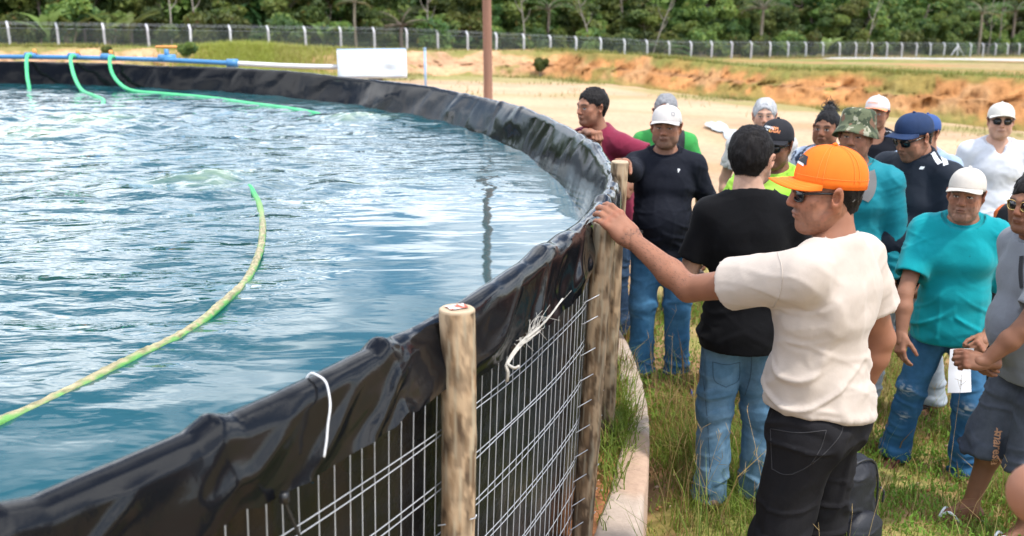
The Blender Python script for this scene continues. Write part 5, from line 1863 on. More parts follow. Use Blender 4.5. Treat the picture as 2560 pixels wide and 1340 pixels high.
# ---------------------------------------------------------------- head gear (param sheets with thickness)
def cap_parts(o, parent, hd, M, tint):
    """hd: 4x4 head matrix in person space. crown, brim, button, emblem are sub-parts"""
    w = o.get('face_w', 1.0)
    tilt = R(o.get('cap_tilt', 4) + 6)
    na, ne = 72, 18
    T = hd @ np.block([[rotx(tilt), np.array([[0], [-.014], [.046 + o.get('cap_up', 0)]])], [np.zeros((1, 3)), np.ones((1, 1))]])
    az_ = np.linspace(0, 2 * np.pi, na, endpoint=False)         # 0 = front
    el = np.linspace(-0.06, 1.0, ne)
    V = []
    hz_ = o.get('cap_h', 0.090)
    for a in az_:
        fr = max(math.cos(a), 0) ** 2
        for e in el:
            ee = max(e, 0)
            ph = ee * math.pi / 2
            pw = 0.86 - 0.16 * fr * o.get('structured', 1.0)
            rr_ = math.cos(ph) ** pw if ph < 1.5707 else 0
            zz_ = math.sin(ph) ** (0.95) * hz_
            x = math.sin(a) * .0895 * w * rr_; y = math.cos(a) * (.108 if math.cos(a) > 0 else .118) * rr_
            if e < 0: zz_ = e * 0.30
            # panel seams
            sd_ = abs(((a / (math.pi / 3) + .0) % 1) - 0.5) * 2
            seam = math.exp(-((1 - abs(((a + math.pi / 6 * 0) / (math.pi / 3)) % 1 - .5) * 2 - 0) / .05) ** 2)
            k = 1 - .012 * math.exp(-(min((a % (math.pi / 3)), math.pi / 3 - (a % (math.pi / 3))) / .035) ** 2)
            dent = 1 + .012 * float(vnoise(np.array([[math.sin(a) * 2 + o.get('seed', 0), math.cos(a) * 2, e * 2.2]]), 321)[0])
            V.append((x * k * dent, y * k * dent, zz_ * (k * .3 + .7) - .004))
    V = np.array(V)
    F = grid_faces(na, ne, wrap_u=True)
    tp = len(V)
    V = np.vstack([V, [[0, 0, hz_ - .003]]])
    Tt = np.array([((i) * ne + ne - 1, ((i + 1) % na) * ne + ne - 1, tp) for i in range(na)])
    Vw = (np.c_[V, np.ones(len(V))] @ T.T)[:, :3]
    root = mesh_np('cap', Vw, [F[:, ::-1], Tt[:, ::-1]], M, parent)
    md = root.modifiers.new('t', 'SOLIDIFY'); md.thickness = .0022; md.offset = -1
    # brim
    nu, nv = 30, 9
    B = []
    bl = o.get('brim', 0.072)
    dr = o.get('droop', 0.30)
    for u in np.linspace(-1, 1, nu):
        a = u * R(66)
        p0 = np.array([math.sin(a) * .089 * w, math.cos(a) * .108, -.010])
        ext = bl * (1 - abs(u) ** 2.6) ** .55 if abs(u) < 1 else 0
        for v in np.linspace(0, 1, nv):
            q = p0 + np.array([math.sin(a) * .25 * ext * v, ext * v, 0])
            q[2] -= (dr - .12) * ext * v * .55 + (q[0] / .08) ** 2 * .020 * (v * .8 + .1) * o.get('curve', 1.0) + .002
            B.append(q)
    B = np.array(B)
    Bw = (np.c_[B, np.ones(len(B))] @ T.T)[:, :3]
    brm = mesh_np('brim', Bw, grid_faces(nu, nv), o.get('brim_mat', M), root)
    md = brm.modifiers.new('t', 'SOLIDIFY'); md.thickness = .0035; md.offset = 0
    if o.get('stitch'):
        mb = MB()
        gv = Vw[:na * ne].reshape(na, ne, 3); cn_ = (T @ np.array([0, 0, .03, 1]))[:3]
        for k in range(6):
            for dk in (-1, 1):
                P = gv[(k * 12 + dk) % na, 1:-1]
                P = P + (P - cn_) / np.linalg.norm(P - cn_, axis=1, keepdims=True) * .0012
                mb.tube(P, .0007, 4)
        P = gv[np.arange(na + 1) % na, 2]; P = P + (P - cn_) / np.linalg.norm(P - cn_, axis=1, keepdims=True) * .0010
        mb.tube(P, .0006, 4, caps=False)
        for v in (2, 4, 6):
            P = Bw.reshape(nu, nv, 3)[2:-2, v] + T[:3, 2] * .0022
            mb.tube(P, .0006, 4)
        mb.build('stitching', o['stitch'], root)
    c = (T @ np.array([0, 0, hz_ - .001, 1]))[:3]
    MB().add(*ico_at(c, (.009, .009, .006))).build('button', M, root)
    return root, T


_b = bmesh.new(); bmesh.ops.create_icosphere(_b, subdivisions=2, radius=1)
_iv = np.array([v.co for v in _b.verts]); _it = np.array([[v.index for v in f.verts] for f in _b.faces]); _b.free()


def ico_at(c, r, rot=None):
    V = _iv * np.array(r)
    if rot is not None: V = V @ np.array(rot).T
    return V + np.array(c), None, _it


def glasses(parent, hd, M_lens, M_frame, o):
    g = MB()
    w = o.get('face_w', 1.0)
    rootV = MB()
    lens = MB()
    for sx in (-1, 1):
        n = 20
        a = np.linspace(0, 2 * np.pi, n, endpoint=False)
        cx = sx * .033
        X = cx + np.sign(np.cos(a)) * np.abs(np.cos(a)) ** .75 * .0255
        Z = .006 + np.sign(np.sin(a)) * np.abs(np.sin(a)) ** .75 * .0205 - (np.sin(a) < 0) * 0
        Y = .0985 - (np.abs(X) / .06) ** 2 * .016
        V = np.stack([X, Y, Z], -1)
        V2 = np.vstack([V, V - np.array([0, .002, 0]), [[cx, .0995 - (.033 / .06) ** 2 * .016 + .0012, .006]]])
        Tt = [(i, (i + 1) % n, 2 * n) for i in range(n)]
        Q = [(i, i + n, (i + 1) % n + n, (i + 1) % n) for i in range(n)]
        lens.add(V2, Q, Tt)
        loop = np.vstack([V, V[:1]])
        g.tube(loop, .0021 if o.get('thin') else .0032, 6, caps=False)
        g.tube(spline([(sx * .058, .0845, .014), (sx * .072 * w, .066, .014), (sx * .081 * w, .010, .012), (sx * .080 * w, -.012, .004)], 12), .0022 if o.get('thin') else .0035, 6)
    g.tube([(-.010, .0985, .012), (0, .100, .0135), (.010, .0985, .012)], .0028, 6)
    up = o.get('glass_up', 0.0)

    def tf(mb):
        mb.V = [(np.c_[v + np.array([0, 0, up]), np.ones(len(v))] @ hd.T)[:, :3] for v in mb.V]
        return mb
    f = tf(g).build('sunglasses', M_frame, parent)
    tf(lens).build('lens', M_lens, f)
    return f


def bucket_hat(parent, hd, M):
    T = hd @ np.block([[rotx(R(11)), np.array([[0], [-.014], [.050]])], [np.zeros((1, 3)), np.ones((1, 1))]])
    prof = [(.131, -.050), (.122, -.034), (.112, -.018), (.103, -.002), (.099, .004), (.097, .03), (.092, .068), (.086, .084), (.070, .093), (.04, .097), (.001, .099)]
    n = 56
    V = []
    for (r_, z_) in prof:
        for a in np.linspace(0, 2 * np.pi, n, endpoint=False):
            wv_ = 1 + (.05 * math.sin(2 * a + .6) + .025 * math.sin(5 * a)) * (z_ < 0)
            dz = (.010 * math.sin(2 * a + 1.0)) * (z_ < 0) * (-z_ / .05)
            V.append((math.sin(a) * r_ * .93 * wv_, math.cos(a) * r_ * 1.08 * wv_, z_ + dz))
    V = np.array(V)
    Vw = (np.c_[V, np.ones(len(V))] @ T.T)[:, :3]
    F = np.concatenate([np.stack([k * n + np.arange(n), k * n + (np.arange(n) + 1) % n, (k + 1) * n + (np.arange(n) + 1) % n, (k + 1) * n + np.arange(n)], -1) for k in range(len(prof) - 1)])
    o = mesh_np('bucket_hat', Vw, F, M, parent)
    md = o.modifiers.new('t', 'SOLIDIFY'); md.thickness = .003
    return o


# ---------------------------------------------------------------- decals: flat print laid on a surface
def lay_on(V, target, direction, lift=0.0015):
    """move points along direction until they lie on the target mesh (both in the same space)"""
    me = target.data
    n = len(me.vertices)
    co = np.empty(n * 3, np.float32); me.vertices.foreach_get('co', co)
    co = co.reshape(-1, 3)
    polys = [tuple(p.vertices) for p in me.polygons]
    bvh = BVHTree.FromPolygons([tuple(c) for c in co], polys)
    d = Vector(unit(direction))
    outp = []
    for v in V:
        st = Vector(v) - d * 0.25
        hit = bvh.ray_cast(st, d, 0.6)
        outp.append(np.array(hit[0] - d * lift) if hit[0] is not None else np.array(v))
    return np.array(outp)


def text_verts(s, size, res=2, shear=0.0, bold=0.0):
    cu = bpy.data.curves.new('t', 'FONT')
    cu.body = s; cu.size = size; cu.align_x = 'CENTER'; cu.align_y = 'CENTER'; cu.resolution_u = res; cu.shear = shear; cu.offset = bold
    ob = bpy.data.objects.new('t', cu); COL.objects.link(ob)
    dg = bpy.context.evaluated_depsgraph_get()
    me = ob.evaluated_get(dg).to_mesh()
    bm = bmesh.new(); bm.from_mesh(me)
    bmesh.ops.triangulate(bm, faces=bm.faces)
    for _ in range(2):
        es = [e for e in bm.edges if e.calc_length() > size * .18]
        if es: bmesh.ops.subdivide_edges(bm, edges=es, cuts=1); bmesh.ops.triangulate(bm, faces=bm.faces)
    bm.verts.index_update()
    V = np.array([v.co for v in bm.verts]); T = np.array([[v.index for v in f.verts] for f in bm.faces])
    bm.free()
    ob.evaluated_get(dg).to_mesh_clear()
    bpy.data.objects.remove(ob); bpy.data.curves.remove(cu)
    return V, T


def print_on(name, V2, T, centre, right, up, target, M, parent, lift=0.0015):
    right, up = unit(right), unit(up)
    nrm = np.cross(right, up)
    V = np.asarray(centre) + V2[:, :1] * right + V2[:, 1:2] * up
    V = lay_on(V, target, -nrm, lift)
    return mesh_np(name, V, np.asarray(T), M, parent, False)


def rect_verts(w, h, nu=6, nv=6, skew=0.0):
    u, v = np.meshgrid(np.linspace(-.5, .5, nu), np.linspace(-.5, .5, nv), indexing='ij')
    V = np.stack([u * w + v * h * skew, v * h, 0 * u], -1).reshape(-1, 3)
    q = grid_faces(nu, nv)
    return V, q
# ================================================================ THE CROWD
def cloth(name, color, **kw):
    a = dict(rough=0.88, spec=0.2, sheen=0.12, var=(14, 0.07), bump=(26, 0.30, 0.006), bump2=(240, 0.30, 0.0012))
    a.update(kw)
    return mat(name, color, **a)


M_skin = mat('skin', attr=True, rough=0.56, spec=0.28, sss=0.08, bump=(160, 0.25, 0.0012), bump2=(45, 0.2, 0.002))
M_hair = mat('hair', attr=True, rough=0.6, spec=0.16, bump=(220, 0.6, 0.003, (1, 1, .3)))
M_denim = mat('denim', attr=True, rough=0.9, spec=0.15, var=(40, 0.16), bump=(30, 0.35, 0.006), bump2=(320, 0.35, 0.0012))
M_lens = mat('dark_lens', (0.010, 0.010, 0.013), rough=0.06, spec=0.7)
M_frame = mat('black_frame', (0.010, 0.010, 0.011), rough=0.25, spec=0.5)
M_gold = mat('gold_frame', (0.65, 0.45, 0.18), rough=0.25, metal=0.9)
M_sole = mat('shoe_sole', (0.03, 0.022, 0.018), rough=0.8)
M_boot = mat('brown_leather', (0.085, 0.048, 0.03), rough=0.6, var=(20, .3))
DARKBROWN = (.20, .090, .052); BROWN = (.285, .135, .082); TAN = (.285, .125, .073); LIGHT = (.46, .27, .19)


def person(o):
    px, py, D = o['head']
    top = at_D(px, py, D)
    cap_add = 0.022 if o.get('cap') else (0.02 if o.get('hat') else 0.012)
    yaw = R(o['yaw'])
    Rz = rotz(yaw)
    g0 = o.get('ground')
    g0 = float(G(top[0], top[1])) if g0 is None else g0
    ht = top[2] - cap_add - g0
    hs = o.get('hs', 0.985 * (max(ht, 1.5) / 1.70) ** .3)
    lean = np.array(o.get('lean', (0, 0)), float)
    hy = R(o.get('head_yaw', 0)); hp = R(o.get('head_pitch', 0)); hr = R(o.get('head_roll', 0))
    HR = rotz(hy) @ rotx(-hp) @ roty(hr)
    zH = ht - .123 * hs
    headc = np.array([lean[0] * 1.12, lean[1] * 1.12 + .030 + .04 * math.sin(hp), zH])
    rxy = top[:2] - (Rz @ headc)[:2]
    root = empty('person', (rxy[0], rxy[1], g0), yaw)
    tag(root, o['label'], 'person', 'people gathered beside the fish tank')
    print('PERSON %-46s ht %.2f at %.2f %.2f' % (o['label'][:46], ht, rxy[0], rxy[1]))
    w = o.get('w', 1.0) * .945; belly = o.get('belly', 0.0); S = ht / 1.70
    hb, hh, hf = o.get('vox', (.010, .0055, .004))
    tw = R(o.get('twist', 0))
    rs = o.get('seed', 1)
    skin = np.array(o.get('skin', BROWN))

    def up(z):
        return np.array([*(lean * np.clip((z / ht - .52) / .33, 0, 1.1)), z])

    def loc(p):
        if isinstance(p[0], str):
            q = at_D(p[1], p[2], p[3])
        else:
            return np.array(p, float)
        q = q - np.array([rxy[0], rxy[1], g0])
        return Rz.T @ q

    sh = {}
    zc_neck = o.get('zneck', .846)
    sw = .112 * ht * o.get('sw', w ** .5)
    R2 = rotz(tw)
    for nm, sx in (('L', -1), ('R', 1)):
        s_off = R2 @ np.array([sx * sw, -.01 + o.get('round', 0), 0])
        sh[nm] = up((.793 + .7 * (zc_neck - .846)) * ht) + s_off + np.array([0, 0, o.get('shrug' + nm, 0)])
    arms = {}
    for nm, sx in (('L', -1), ('R', 1)):
        a = dict(o.get('arm' + nm, {}))
        if 'elbow' in a: e = loc(a['elbow'])
        else:
            ou, fe = a.get('out', .07), a.get('fe', -.03)
            e = sh[nm] + R2 @ np.array([sx * ou, fe, -math.sqrt(max(.285 ** 2 - ou ** 2 - fe ** 2, .01))]) * S
        if 'wrist' in a: wr = loc(a['wrist'])
        else:
            wo, fw = a.get('wo', .0), a.get('fw', .08)
            wr = e + R2 @ np.array([sx * wo, fw, -math.sqrt(max(.25 ** 2 - wo ** 2 - fw ** 2, .01))]) * S
        if o.get('verbose'): print('   arm', nm, 'upper %.2f fore %.2f' % (np.linalg.norm(e - sh[nm]), np.linalg.norm(wr - e)))
        fwd = loc(a['tip']) - wr if 'tip' in a else unit(wr - e) + np.array(a.get('hdir', (0, 0, 0)))
        nn = np.array(a.get('dorsal', (sx * 1.0, .2, .1)), float)
        nn = Rz.T @ nn if a.get('dorsal_world') else nn
        arms[nm] = (e, wr, unit(fwd), nn, a.get('pose', 'relaxed'))

    zc = {k: v * ht for k, v in dict(hip=.52, waist=.605, chest=.715, arm=.770, sho=.812, neck=o.get('zneck', .846)).items()}
    za, zk = .045 * ht, .275 * ht
    legs = {}
    for nm, sx in (('L', -1), ('R', 1)):
        lx, ly, kn = o.get('leg' + nm, (sx * .105, 0.0, .015))
        hip = np.array([sx * .088 * w ** .5 * S, 0, .485 * ht])
        ank = np.array([lx, ly, za])
        knee = (hip * .47 + ank * .53) + np.array([sx * .006, kn + .012, 0]); knee[2] = zk
        legs[nm] = (hip, knee, ank)

    nb = up(zc['neck'])                                   # base of the neck
    # ------------------------------------------------ torso sections shared by body and shirt
    def torso(F, grow, low, k=.045, sleeveless=False):
        bl = belly
        rows = [(low, .166 * w, .118 + .35 * bl, .02 * bl), (zc['hip'], .166 * w, .118 + .40 * bl, .25 * bl), (zc['waist'], .152 * w + .15 * bl, .103 + .55 * bl, .55 * bl), (zc['chest'], .168 * w, .112 + .15 * bl, .2 * bl),
                (zc['arm'], .166 * w, .104, 0), (zc['sho'], .130 * w, .082, -.005), (zc['neck'], .064 + (.012 if grow > 0 else 0), .060 + (.012 if grow > 0 else 0), -.008)]
        for i in range(len(rows) - 1):
            z0, a0, b0, y0 = rows[i]; z1, a1, b1, y1 = rows[i + 1]
            t0 = tw * np.clip((z0 - zc['hip']) / (zc['arm'] - zc['hip']), 0, 1); t1 = tw * np.clip((z1 - zc['hip']) / (zc['arm'] - zc['hip']), 0, 1)
            F.sect(up(z0) + [0, y0, 0], up(z1) + [0, y1, 0], ((a0 + grow) * S, (b0 + grow) * S), ((a1 + grow) * S, (b1 + grow) * S), k if i else 0, t0, t1)
        if bl > 0.02: F.ell(up(zc['waist'] - .01) + [0, .07 + bl * .55, 0], ((.135 * w + grow), .085 + bl * .6 + grow, .15), .06)
        if o.get('bust'):
            for sx in (-1, 1): F.ell(up(zc['chest']) + R2 @ np.array([sx * .075, .085, 0]), (.07 + grow, .06 + grow, .07), .05)
        for nm, sx in (('L', -1), ('R', 1)):
            F.cone(nb + [0, -.012, -.012], sh[nm] + [0, 0, .010], .042 + grow, .046 + grow, .05)
            # shoulder blade and chest bulk
            F.ell(up(.750 * ht) + R2 @ np.array([sx * .085 * w, -.070, 0]), (.065, .035 + grow, .085), .05)
            F.ell(up(.730 * ht) + R2 @ np.array([sx * .075 * w, .065 + .1 * bl, 0]), (.070, .038 + grow, .060), .05)

    # ------------------------------------------------ body: one continuous surface
    pts = [headc, nb] + [p for nm in 'LR' for p in (sh[nm], arms[nm][0], arms[nm][1]) + tuple(legs[nm])]
    lo = np.min(pts, axis=0) - np.array([.19, .26, .06]); hi = np.max(pts, axis=0) + np.array([.19, .26, 0.03])
    lo[2] = -.02
    F = Field(lo, hi, hb)
    torso(F, -.016, zc['hip'] - .04)
    F.cone(nb + [0, -.014, -.04], headc + HR @ np.array([0, -.030, -.06]) * hs, .064 * w ** .5, .055, .03)
    if o.get('shirt') == 'tank':
        for nm, sx in (('L', -1), ('R', 1)): F.ell(sh[nm], (.058, .056, .060), .03)
    bulk = o.get('bulk', 1.0)
    for nm, sx in (('L', -1), ('R', 1)):
        e, wr, fw, nn, ps = arms[nm]
        s0 = sh[nm]
        F.cone(s0, e, .052 * S * bulk, .0405 * S * bulk, .03)
        F.ell((s0 * .55 + e * .45) + np.array([0, .006, 0]), (.045 * bulk,) * 3, .03)
        mid = e * .68 + wr * .32
        F.cone(e, mid, .0395 * S * bulk, .0430 * S * bulk, .02)
        F.cone(mid, wr, .0430 * S * bulk, .0275 * S * bulk ** .5, .02)
        F.cone(wr, wr + fw * .03, .027, .026, .01)
        hip, kn, an = legs[nm]
        thin = .72 if o.get('legs', 'trousers') == 'trousers' else 1.0
        F.cone(hip + [0, 0, -.02], kn, .080 * S * thin, .052 * S * thin, .05)
        calf = kn * .68 + an * .32 + np.array([0, -.018, 0])
        F.cone(kn, calf, .050 * S * thin, .055 * S * thin, .03)
        F.cone(calf, an, .053 * S * thin, .034 * S, .03)
        toe = R(8) * sx
        td = rotz(-toe) @ np.array([0, 1, 0]); ts_ = np.array([td[1], -td[0], 0])
        if o.get('feet', 'shoe') != 'shoe':
            F.ell(an + td * -.028 + [0, 0, -.040], (.032, .040, .036), .02)
            F.cone(an + [0, 0, -.01], an + td * .10 + [0, 0, -.046], .036, .024, .03)
            F.sect(an + td * .02 + [0, 0, -.055], an + td * .135 + [0, 0, -.060], (.032, .020), (.042, .014), .02)
            for j in range(5):
                q = an + td * (.140 - .008 * abs(j - .7)) + ts_ * sx * (-.034 + .0165 * j) + [0, 0, -.060]
                F.cone(q, q + td * (.034 if j == 0 else .024 - .003 * j), .0125 if j == 0 else .0088, .0115 if j == 0 else .008, .006)
    V, Q = F.mesh(1)
    C = skin * (1 + .10 * fbm(V * 14, 3, 331 + rs)[:, None]) * (1 + .05 * vnoise(V * 60, 332)[:, None])
    Vs, Qs, Cs, off = [V], [Q], [C], len(V)
    HV, HQ = head_mesh(hh, o)
    HC = head_colour(HV, skin, o)
    ag = o.get('age', 0.3)
    if ag > .2:
        N = normals(HV, HQ)
        q = HV
        fore = np.exp(-((q[:, 2] - .055) / .03) ** 2) * (q[:, 1] > .05)
        HV = HV + N * (ag * .0021 * (ridged(q * np.array([14, 14, 95]), 333) * fore + .7 * ridged(q * np.array([60, 60, 50]), 334) * (np.abs(q[:, 0]) > .02) * (q[:, 1] > 0) * (1 - fore)))[:, None]
    Vs.append(HV @ HR.T * hs + headc); Qs.append(HQ + off); Cs.append(HC); off += len(HV)
    for nm, side in (('L', -1), ('R', 1)):
        e, wr, fw, nn, ps = arms[nm]
        if ps is None: continue
        hm = dict(HAND_POSES[ps]) if isinstance(ps, str) else ps
        hV, hQ = hand_mesh(hf, hm, side)
        y = fw; z = unit(nn - y * np.dot(nn, y)); x = np.cross(y, z)
        hsz = o.get('hand', 1.0) * S
        hW = (hV * hsz) @ np.stack([x, y, z]) + wr
        hc = skin * (1 + .12 * fbm(hV * 40, 3, 335)[:, None])
        kn_ = np.exp(-((hV[:, 1] - .088) / .012) ** 2)[:, None] * .15
        hc = hc * (1 + kn_ * np.array([.5, -.3, -.4]))
        Vs.append(hW); Qs.append(hQ + off); Cs.append(hc); off += len(hV)
    body = mesh_np('body', np.concatenate(Vs), np.concatenate(Qs), M_skin, root, True, np.clip(np.concatenate(Cs), .003, 1))

    # ------------------------------------------------ shirt
    st = o.get('shirt', 'tee')
    hem = o.get('hem', .475) * ht
    loose = o.get('loose', .012)
    spts = [up(hem), up(zc['neck'])] + [sh[n] for n in 'LR'] + ([arms[n][0] for n in 'LR'] + ([arms[n][1] for n in 'LR'] if st == 'long' else []) if st != 'tank' else [])
    lo = np.min(spts, axis=0) - np.array([.17, .22, .10]); hi = np.max(spts, axis=0) + np.array([.17, .22 + belly, .10])
    lo[0] = min(lo[0], -.26 * w); hi[0] = max(hi[0], .26 * w); lo[1] = min(lo[1], -.22); hi[1] = max(hi[1], .22 + belly)
    F = Field(lo, hi, o.get('svox', hb))
    torso(F, loose, hem - .03)
    # the lower part hangs a little free of the hips
    F.sect(up(hem - .02), up(zc['waist'] - .02), ((.184 * w + loose) * S, (.142 + .30 * belly + loose) * S), ((.150 * w + loose) * S, (.102 + .4 * belly + loose) * S), .05)
    F.cut(up(hem), o.get('hem_n', (0, 0, -1)), (up(hem), .34))
    sl = {}
    for nm, sx in (('L', -1), ('R', 1)):
        e, wr, fw, nn, ps = arms[nm]; s0 = sh[nm]
        ar = o.get('sleeve_r', .070) * S
        if st == 'tee':
            f = o.get('sleeve', .66)
            end = s0 + (e - s0) * f
            F.cone(s0 + [0, 0, .004], end, ar * .95, ar * o.get('flare', 1.06), .05, flat1=True)
            F.cone(end + unit(s0 - e) * .05, end + unit(e - s0) * .02, ar * .80, ar * .92, .004, 'sub', flat0=False)
            sl[nm] = end
        elif st == 'long':
            F.cone(s0 + [0, 0, .004], e, ar * .94, ar * .84, .05)
            F.cone(e, wr - unit(wr - e) * .01, ar * .84, ar * .60, .02, flat1=True)
        else:
            F.ell(s0 + np.array([sx * .022, 0, .0]), (.055, .080, .105), .012, 'sub')
    F.cut(nb + np.array([0, 0, .006]), (0, .50, 1), (nb, .098))
    nd_ = unit(headc + HR @ np.array([0, -.025, -.06]) * hs - nb)
    F.cone(nb - nd_ * .03, nb + nd_ * .12, .063 * w ** .5, .066 * w ** .5, .004, 'sub')
    if o.get('vneck'):
        F.ell(nb + np.array([0, .075, -.035]), (.030, .05, .055), .004, 'sub')
    if st == 'tank':
        F.ell(nb + np.array([0, .075, -.03]), (.075, .07, .065), .004, 'sub')
    V, Q = F.mesh(1)
    N = normals(V, Q)
    V = wrinkle(V, N, o.get('fold', .009), 340 + rs * 13, 'shirt', hem, zc['arm'])
    V = relax(V, Q, .5)
    for (fp, fr, fa, fd) in o.get('folds', []):            # extra drapes: centre, radius, amplitude, direction
        q = V - np.array(fp)
        g = np.exp(-((np.linalg.norm(q, axis=1) / fr) ** 2))
        d = np.array(fd, float)
        ph = vnoise(V * 4 + 3, 350 + rs) * .6 + q @ d
        V = V + N * (fa * g * ridged(np.stack([ph * 1.0, q[:, 0] * 1.5, q[:, 2] * 1.5], -1), 351 + rs))[:, None]
    if o.get('folds'): V = relax(V, Q, .5)
    smat = o['shirt_mat']
    scol = o.get('shirt_col')
    shirt = mesh_np('shirt' if st != 'tank' else 'tank_top', V, Q, smat, root, True, scol(V) if scol else None)
    # collar band
    n = 40
    a = np.linspace(0, 2 * np.pi, n, endpoint=False)
    if not o.get('vneck') and st != 'tank':
        ring = []
        for t_ in a:
            q = np.array([math.sin(t_) * .0800, math.cos(t_) * .0740 - .004, 0]) * w ** .5
            q[2] = .006 - (.50 if q[1] > 0 else .20) * q[1]
            ring.append(nb + q + nd_ * .0)
        ring = np.array(ring + [ring[0]])
        mb = MB().tube(ring, .0062, 6, caps=False)
        vv = np.concatenate(mb.V); cen = np.repeat(ring, 6, axis=0)
        mb.V = [cen + (vv - cen) * np.array([.6, .6, 1.7])]
        mb.build('collar', o.get('collar_mat', smat), root)

    # ------------------------------------------------ trousers, shorts or dress
    lw = o.get('legs', 'trousers')
    pm = o.get('pants_mat', M_denim)
    hemz = o.get('pants_hem', .04 if lw == 'trousers' else .26 * ht)
    lpts = [up(zc['hip'] + .05)] + [p for nm in 'LR' for p in legs[nm]]
    lo = np.min(lpts, axis=0) - np.array([.2, .22, 0]); hi = np.max(lpts, axis=0) + np.array([.2, .22, .10])
    lo[2] = hemz - .03
    F = Field(lo, hi, o.get('pvox', hb))
    topz = zc['hip'] + .045 * ht
    F.sect(up(zc['hip'] - .03 * ht), up(topz + .03), ((.168 * w) * S, (.122 + .2 * belly) * S), ((.157 * w) * S, (.112 + .35 * belly) * S))
    lr_ = o.get('leg_r', 1.0)
    for nm, sx in (('L', -1), ('R', 1)):
        hip, kn, an = legs[nm]
        F.cone(hip, kn, .102 * S * w ** .5 * lr_, .077 * S * lr_, .045)
        F.ell(hip + [-.004 * sx, -.055, .028], (.088 * w ** .5, .072, .092), .05)
        if lw == 'trousers':
            F.cone(kn, an * .93 + kn * .07, .077 * S * lr_, .073 * S * lr_ * o.get('hem_w', 1), .02)
            F.cone(an * .93 + kn * .07, np.array([an[0], an[1] + .015, hemz - .03]), .073 * S * lr_ * o.get('hem_w', 1), .082 * S * lr_ * o.get('hem_w', 1), .01)
        elif lw == 'shorts':
            q = kn + (an - kn) * np.clip((kn[2] - hemz) / (kn[2] - an[2]), -.5, 1)
            F.cone(hip, q + unit(q - hip) * .03, .108 * S, .103 * S * lr_, .04)
    F.cut((0, 0, hemz), (0, 0, -1)); F.cut(up(topz), (0, -.12, 1))
    if lw == 'shorts':
        for nm in 'LR':
            hip, kn, an = legs[nm]
            q = kn + (an - kn) * np.clip((kn[2] - hemz) / (kn[2] - an[2]), -.5, 1)
            F.cone(q + [0, 0, .06], q + [0, 0, -.05], .078 * S, .094 * S * lr_, .004, 'sub')
    V, Q = F.mesh(1)
    N = normals(V, Q)
    V = wrinkle(V, N, o.get('pfold', .011), 360 + rs * 7, 'leg', hemz, topz)
    pc = np.array(o.get('pants_col', (.03, .10, .22)))
    cc = np.tile(pc, (len(V), 1))
    if pm is M_denim:
        fade = np.clip(.9 * np.exp(-((V[:, 2] - .34 * ht) / (.11 * ht)) ** 2) * (.5 + .5 * np.sign(N[:, 1])) + .5 * sstep(.2, .7, ridged(V * np.array([9, 9, 16]), 361 + rs)) + .25 * vnoise(V * 5, 362), 0, 1)[:, None]
        cc = cc * (1 - .5 * fade) + np.array(o.get('fade', (.16, .27, .36))) * .5 * fade
        for (wx_, wz_, wr_) in o.get('worn', []):
            d = np.exp(-(((V[:, 0] - wx_) / wr_) ** 2 + ((V[:, 2] - wz_) / (wr_ * .8)) ** 2)) * (N[:, 1] > .2)
            d = (d * sstep(-.1, .3, vnoise(V * np.array([50, 50, 140]), 363)))[:, None]
            cc = cc * (1 - d) + np.array([.55, .58, .6]) * d
    hn = unit(o.get('hem_n', (0, 0, -1)))
    ab = -((V - up(hem)) @ hn)                             # tuck what is above the hem well inside the shirt
    tk = (1 - .16 * sstep(.0, .05, ab))[:, None]
    V[:, :2] = up(hem)[:2] + (V[:, :2] - up(hem)[:2]) * tk
    trousers = mesh_np(lw, V, Q, pm, root, True, np.clip(cc, 0, 1))

    # ------------------------------------------------ footwear
    ft = o.get('feet', 'shoe')
    for nm, sx in (('L', -1), ('R', 1)):
        hip, kn, an = legs[nm]
        toe = R(8) * sx
        Mt = rotz(-toe)
        if ft == 'shoe':
            F = Field((-.07, -.10, -.09), (.07, .22, .07), max(hb * .8, .006))
            F.ell((0, -.035, -.040), (.038, .050, .040), 0)
            F.cone((0, -.005, .02), (0, .02, -.03), .044, .040, .02)
            F.sect((0, -.02, -.045), (0, .16, -.055), (.040, .034), (.046, .024), .03)
            F.ell((0, .165, -.055), (.043, .036, .025), .02)
            F.cut((0, 0, -.076), (0, 0, -1))
            V, Q = F.mesh(1)
            V = V @ Mt.T + an
            s_ = mesh_np('shoe', V, Q, o.get('shoe_mat', M_boot), root)
            mb = MB()
            a = np.linspace(0, 2 * np.pi, 24, endpoint=False)
            ol = np.stack([np.sin(a) * (.046 + .006 * np.cos(a)), .065 + np.cos(a) * .142, 0 * a], -1)
            vv = np.vstack([ol + [0, 0, -.083], ol + [0, 0, -.070], [[0, .065, -.083], [0, .065, -.070]]])
            mb.add(vv @ Mt.T + an, [(i, (i + 1) % 24, 24 + (i + 1) % 24, 24 + i) for i in range(24)], [(48, (i + 1) % 24, i) for i in range(24)] + [(49, 24 + i, 24 + (i + 1) % 24) for i in range(24)])
            mb.build('sole', M_sole, s_)
        else:
            mb = MB()
            a = np.linspace(0, 2 * np.pi, 28, endpoint=False)
            ol = np.stack([np.sin(a) * (.043 + .007 * np.cos(a)), .052 + np.cos(a) * .135, 0 * a], -1)
            vv = np.vstack([ol + [0, 0, -.098], ol + [0, 0, -.078], [[0, .052, -.098], [0, .052, -.078]]])
            mb.add(vv @ Mt.T + an, [(i, (i + 1) % 28, 28 + (i + 1) % 28, 28 + i) for i in range(28)], [(56, (i + 1) % 28, i) for i in range(28)] + [(57, 28 + i, 28 + (i + 1) % 28) for i in range(28)])
            s_ = mb.build('flip_flop', o.get('sole_mat', M_sole), root)
            mb = MB()
            tp = np.array([-sx * .018, .138, -.052])
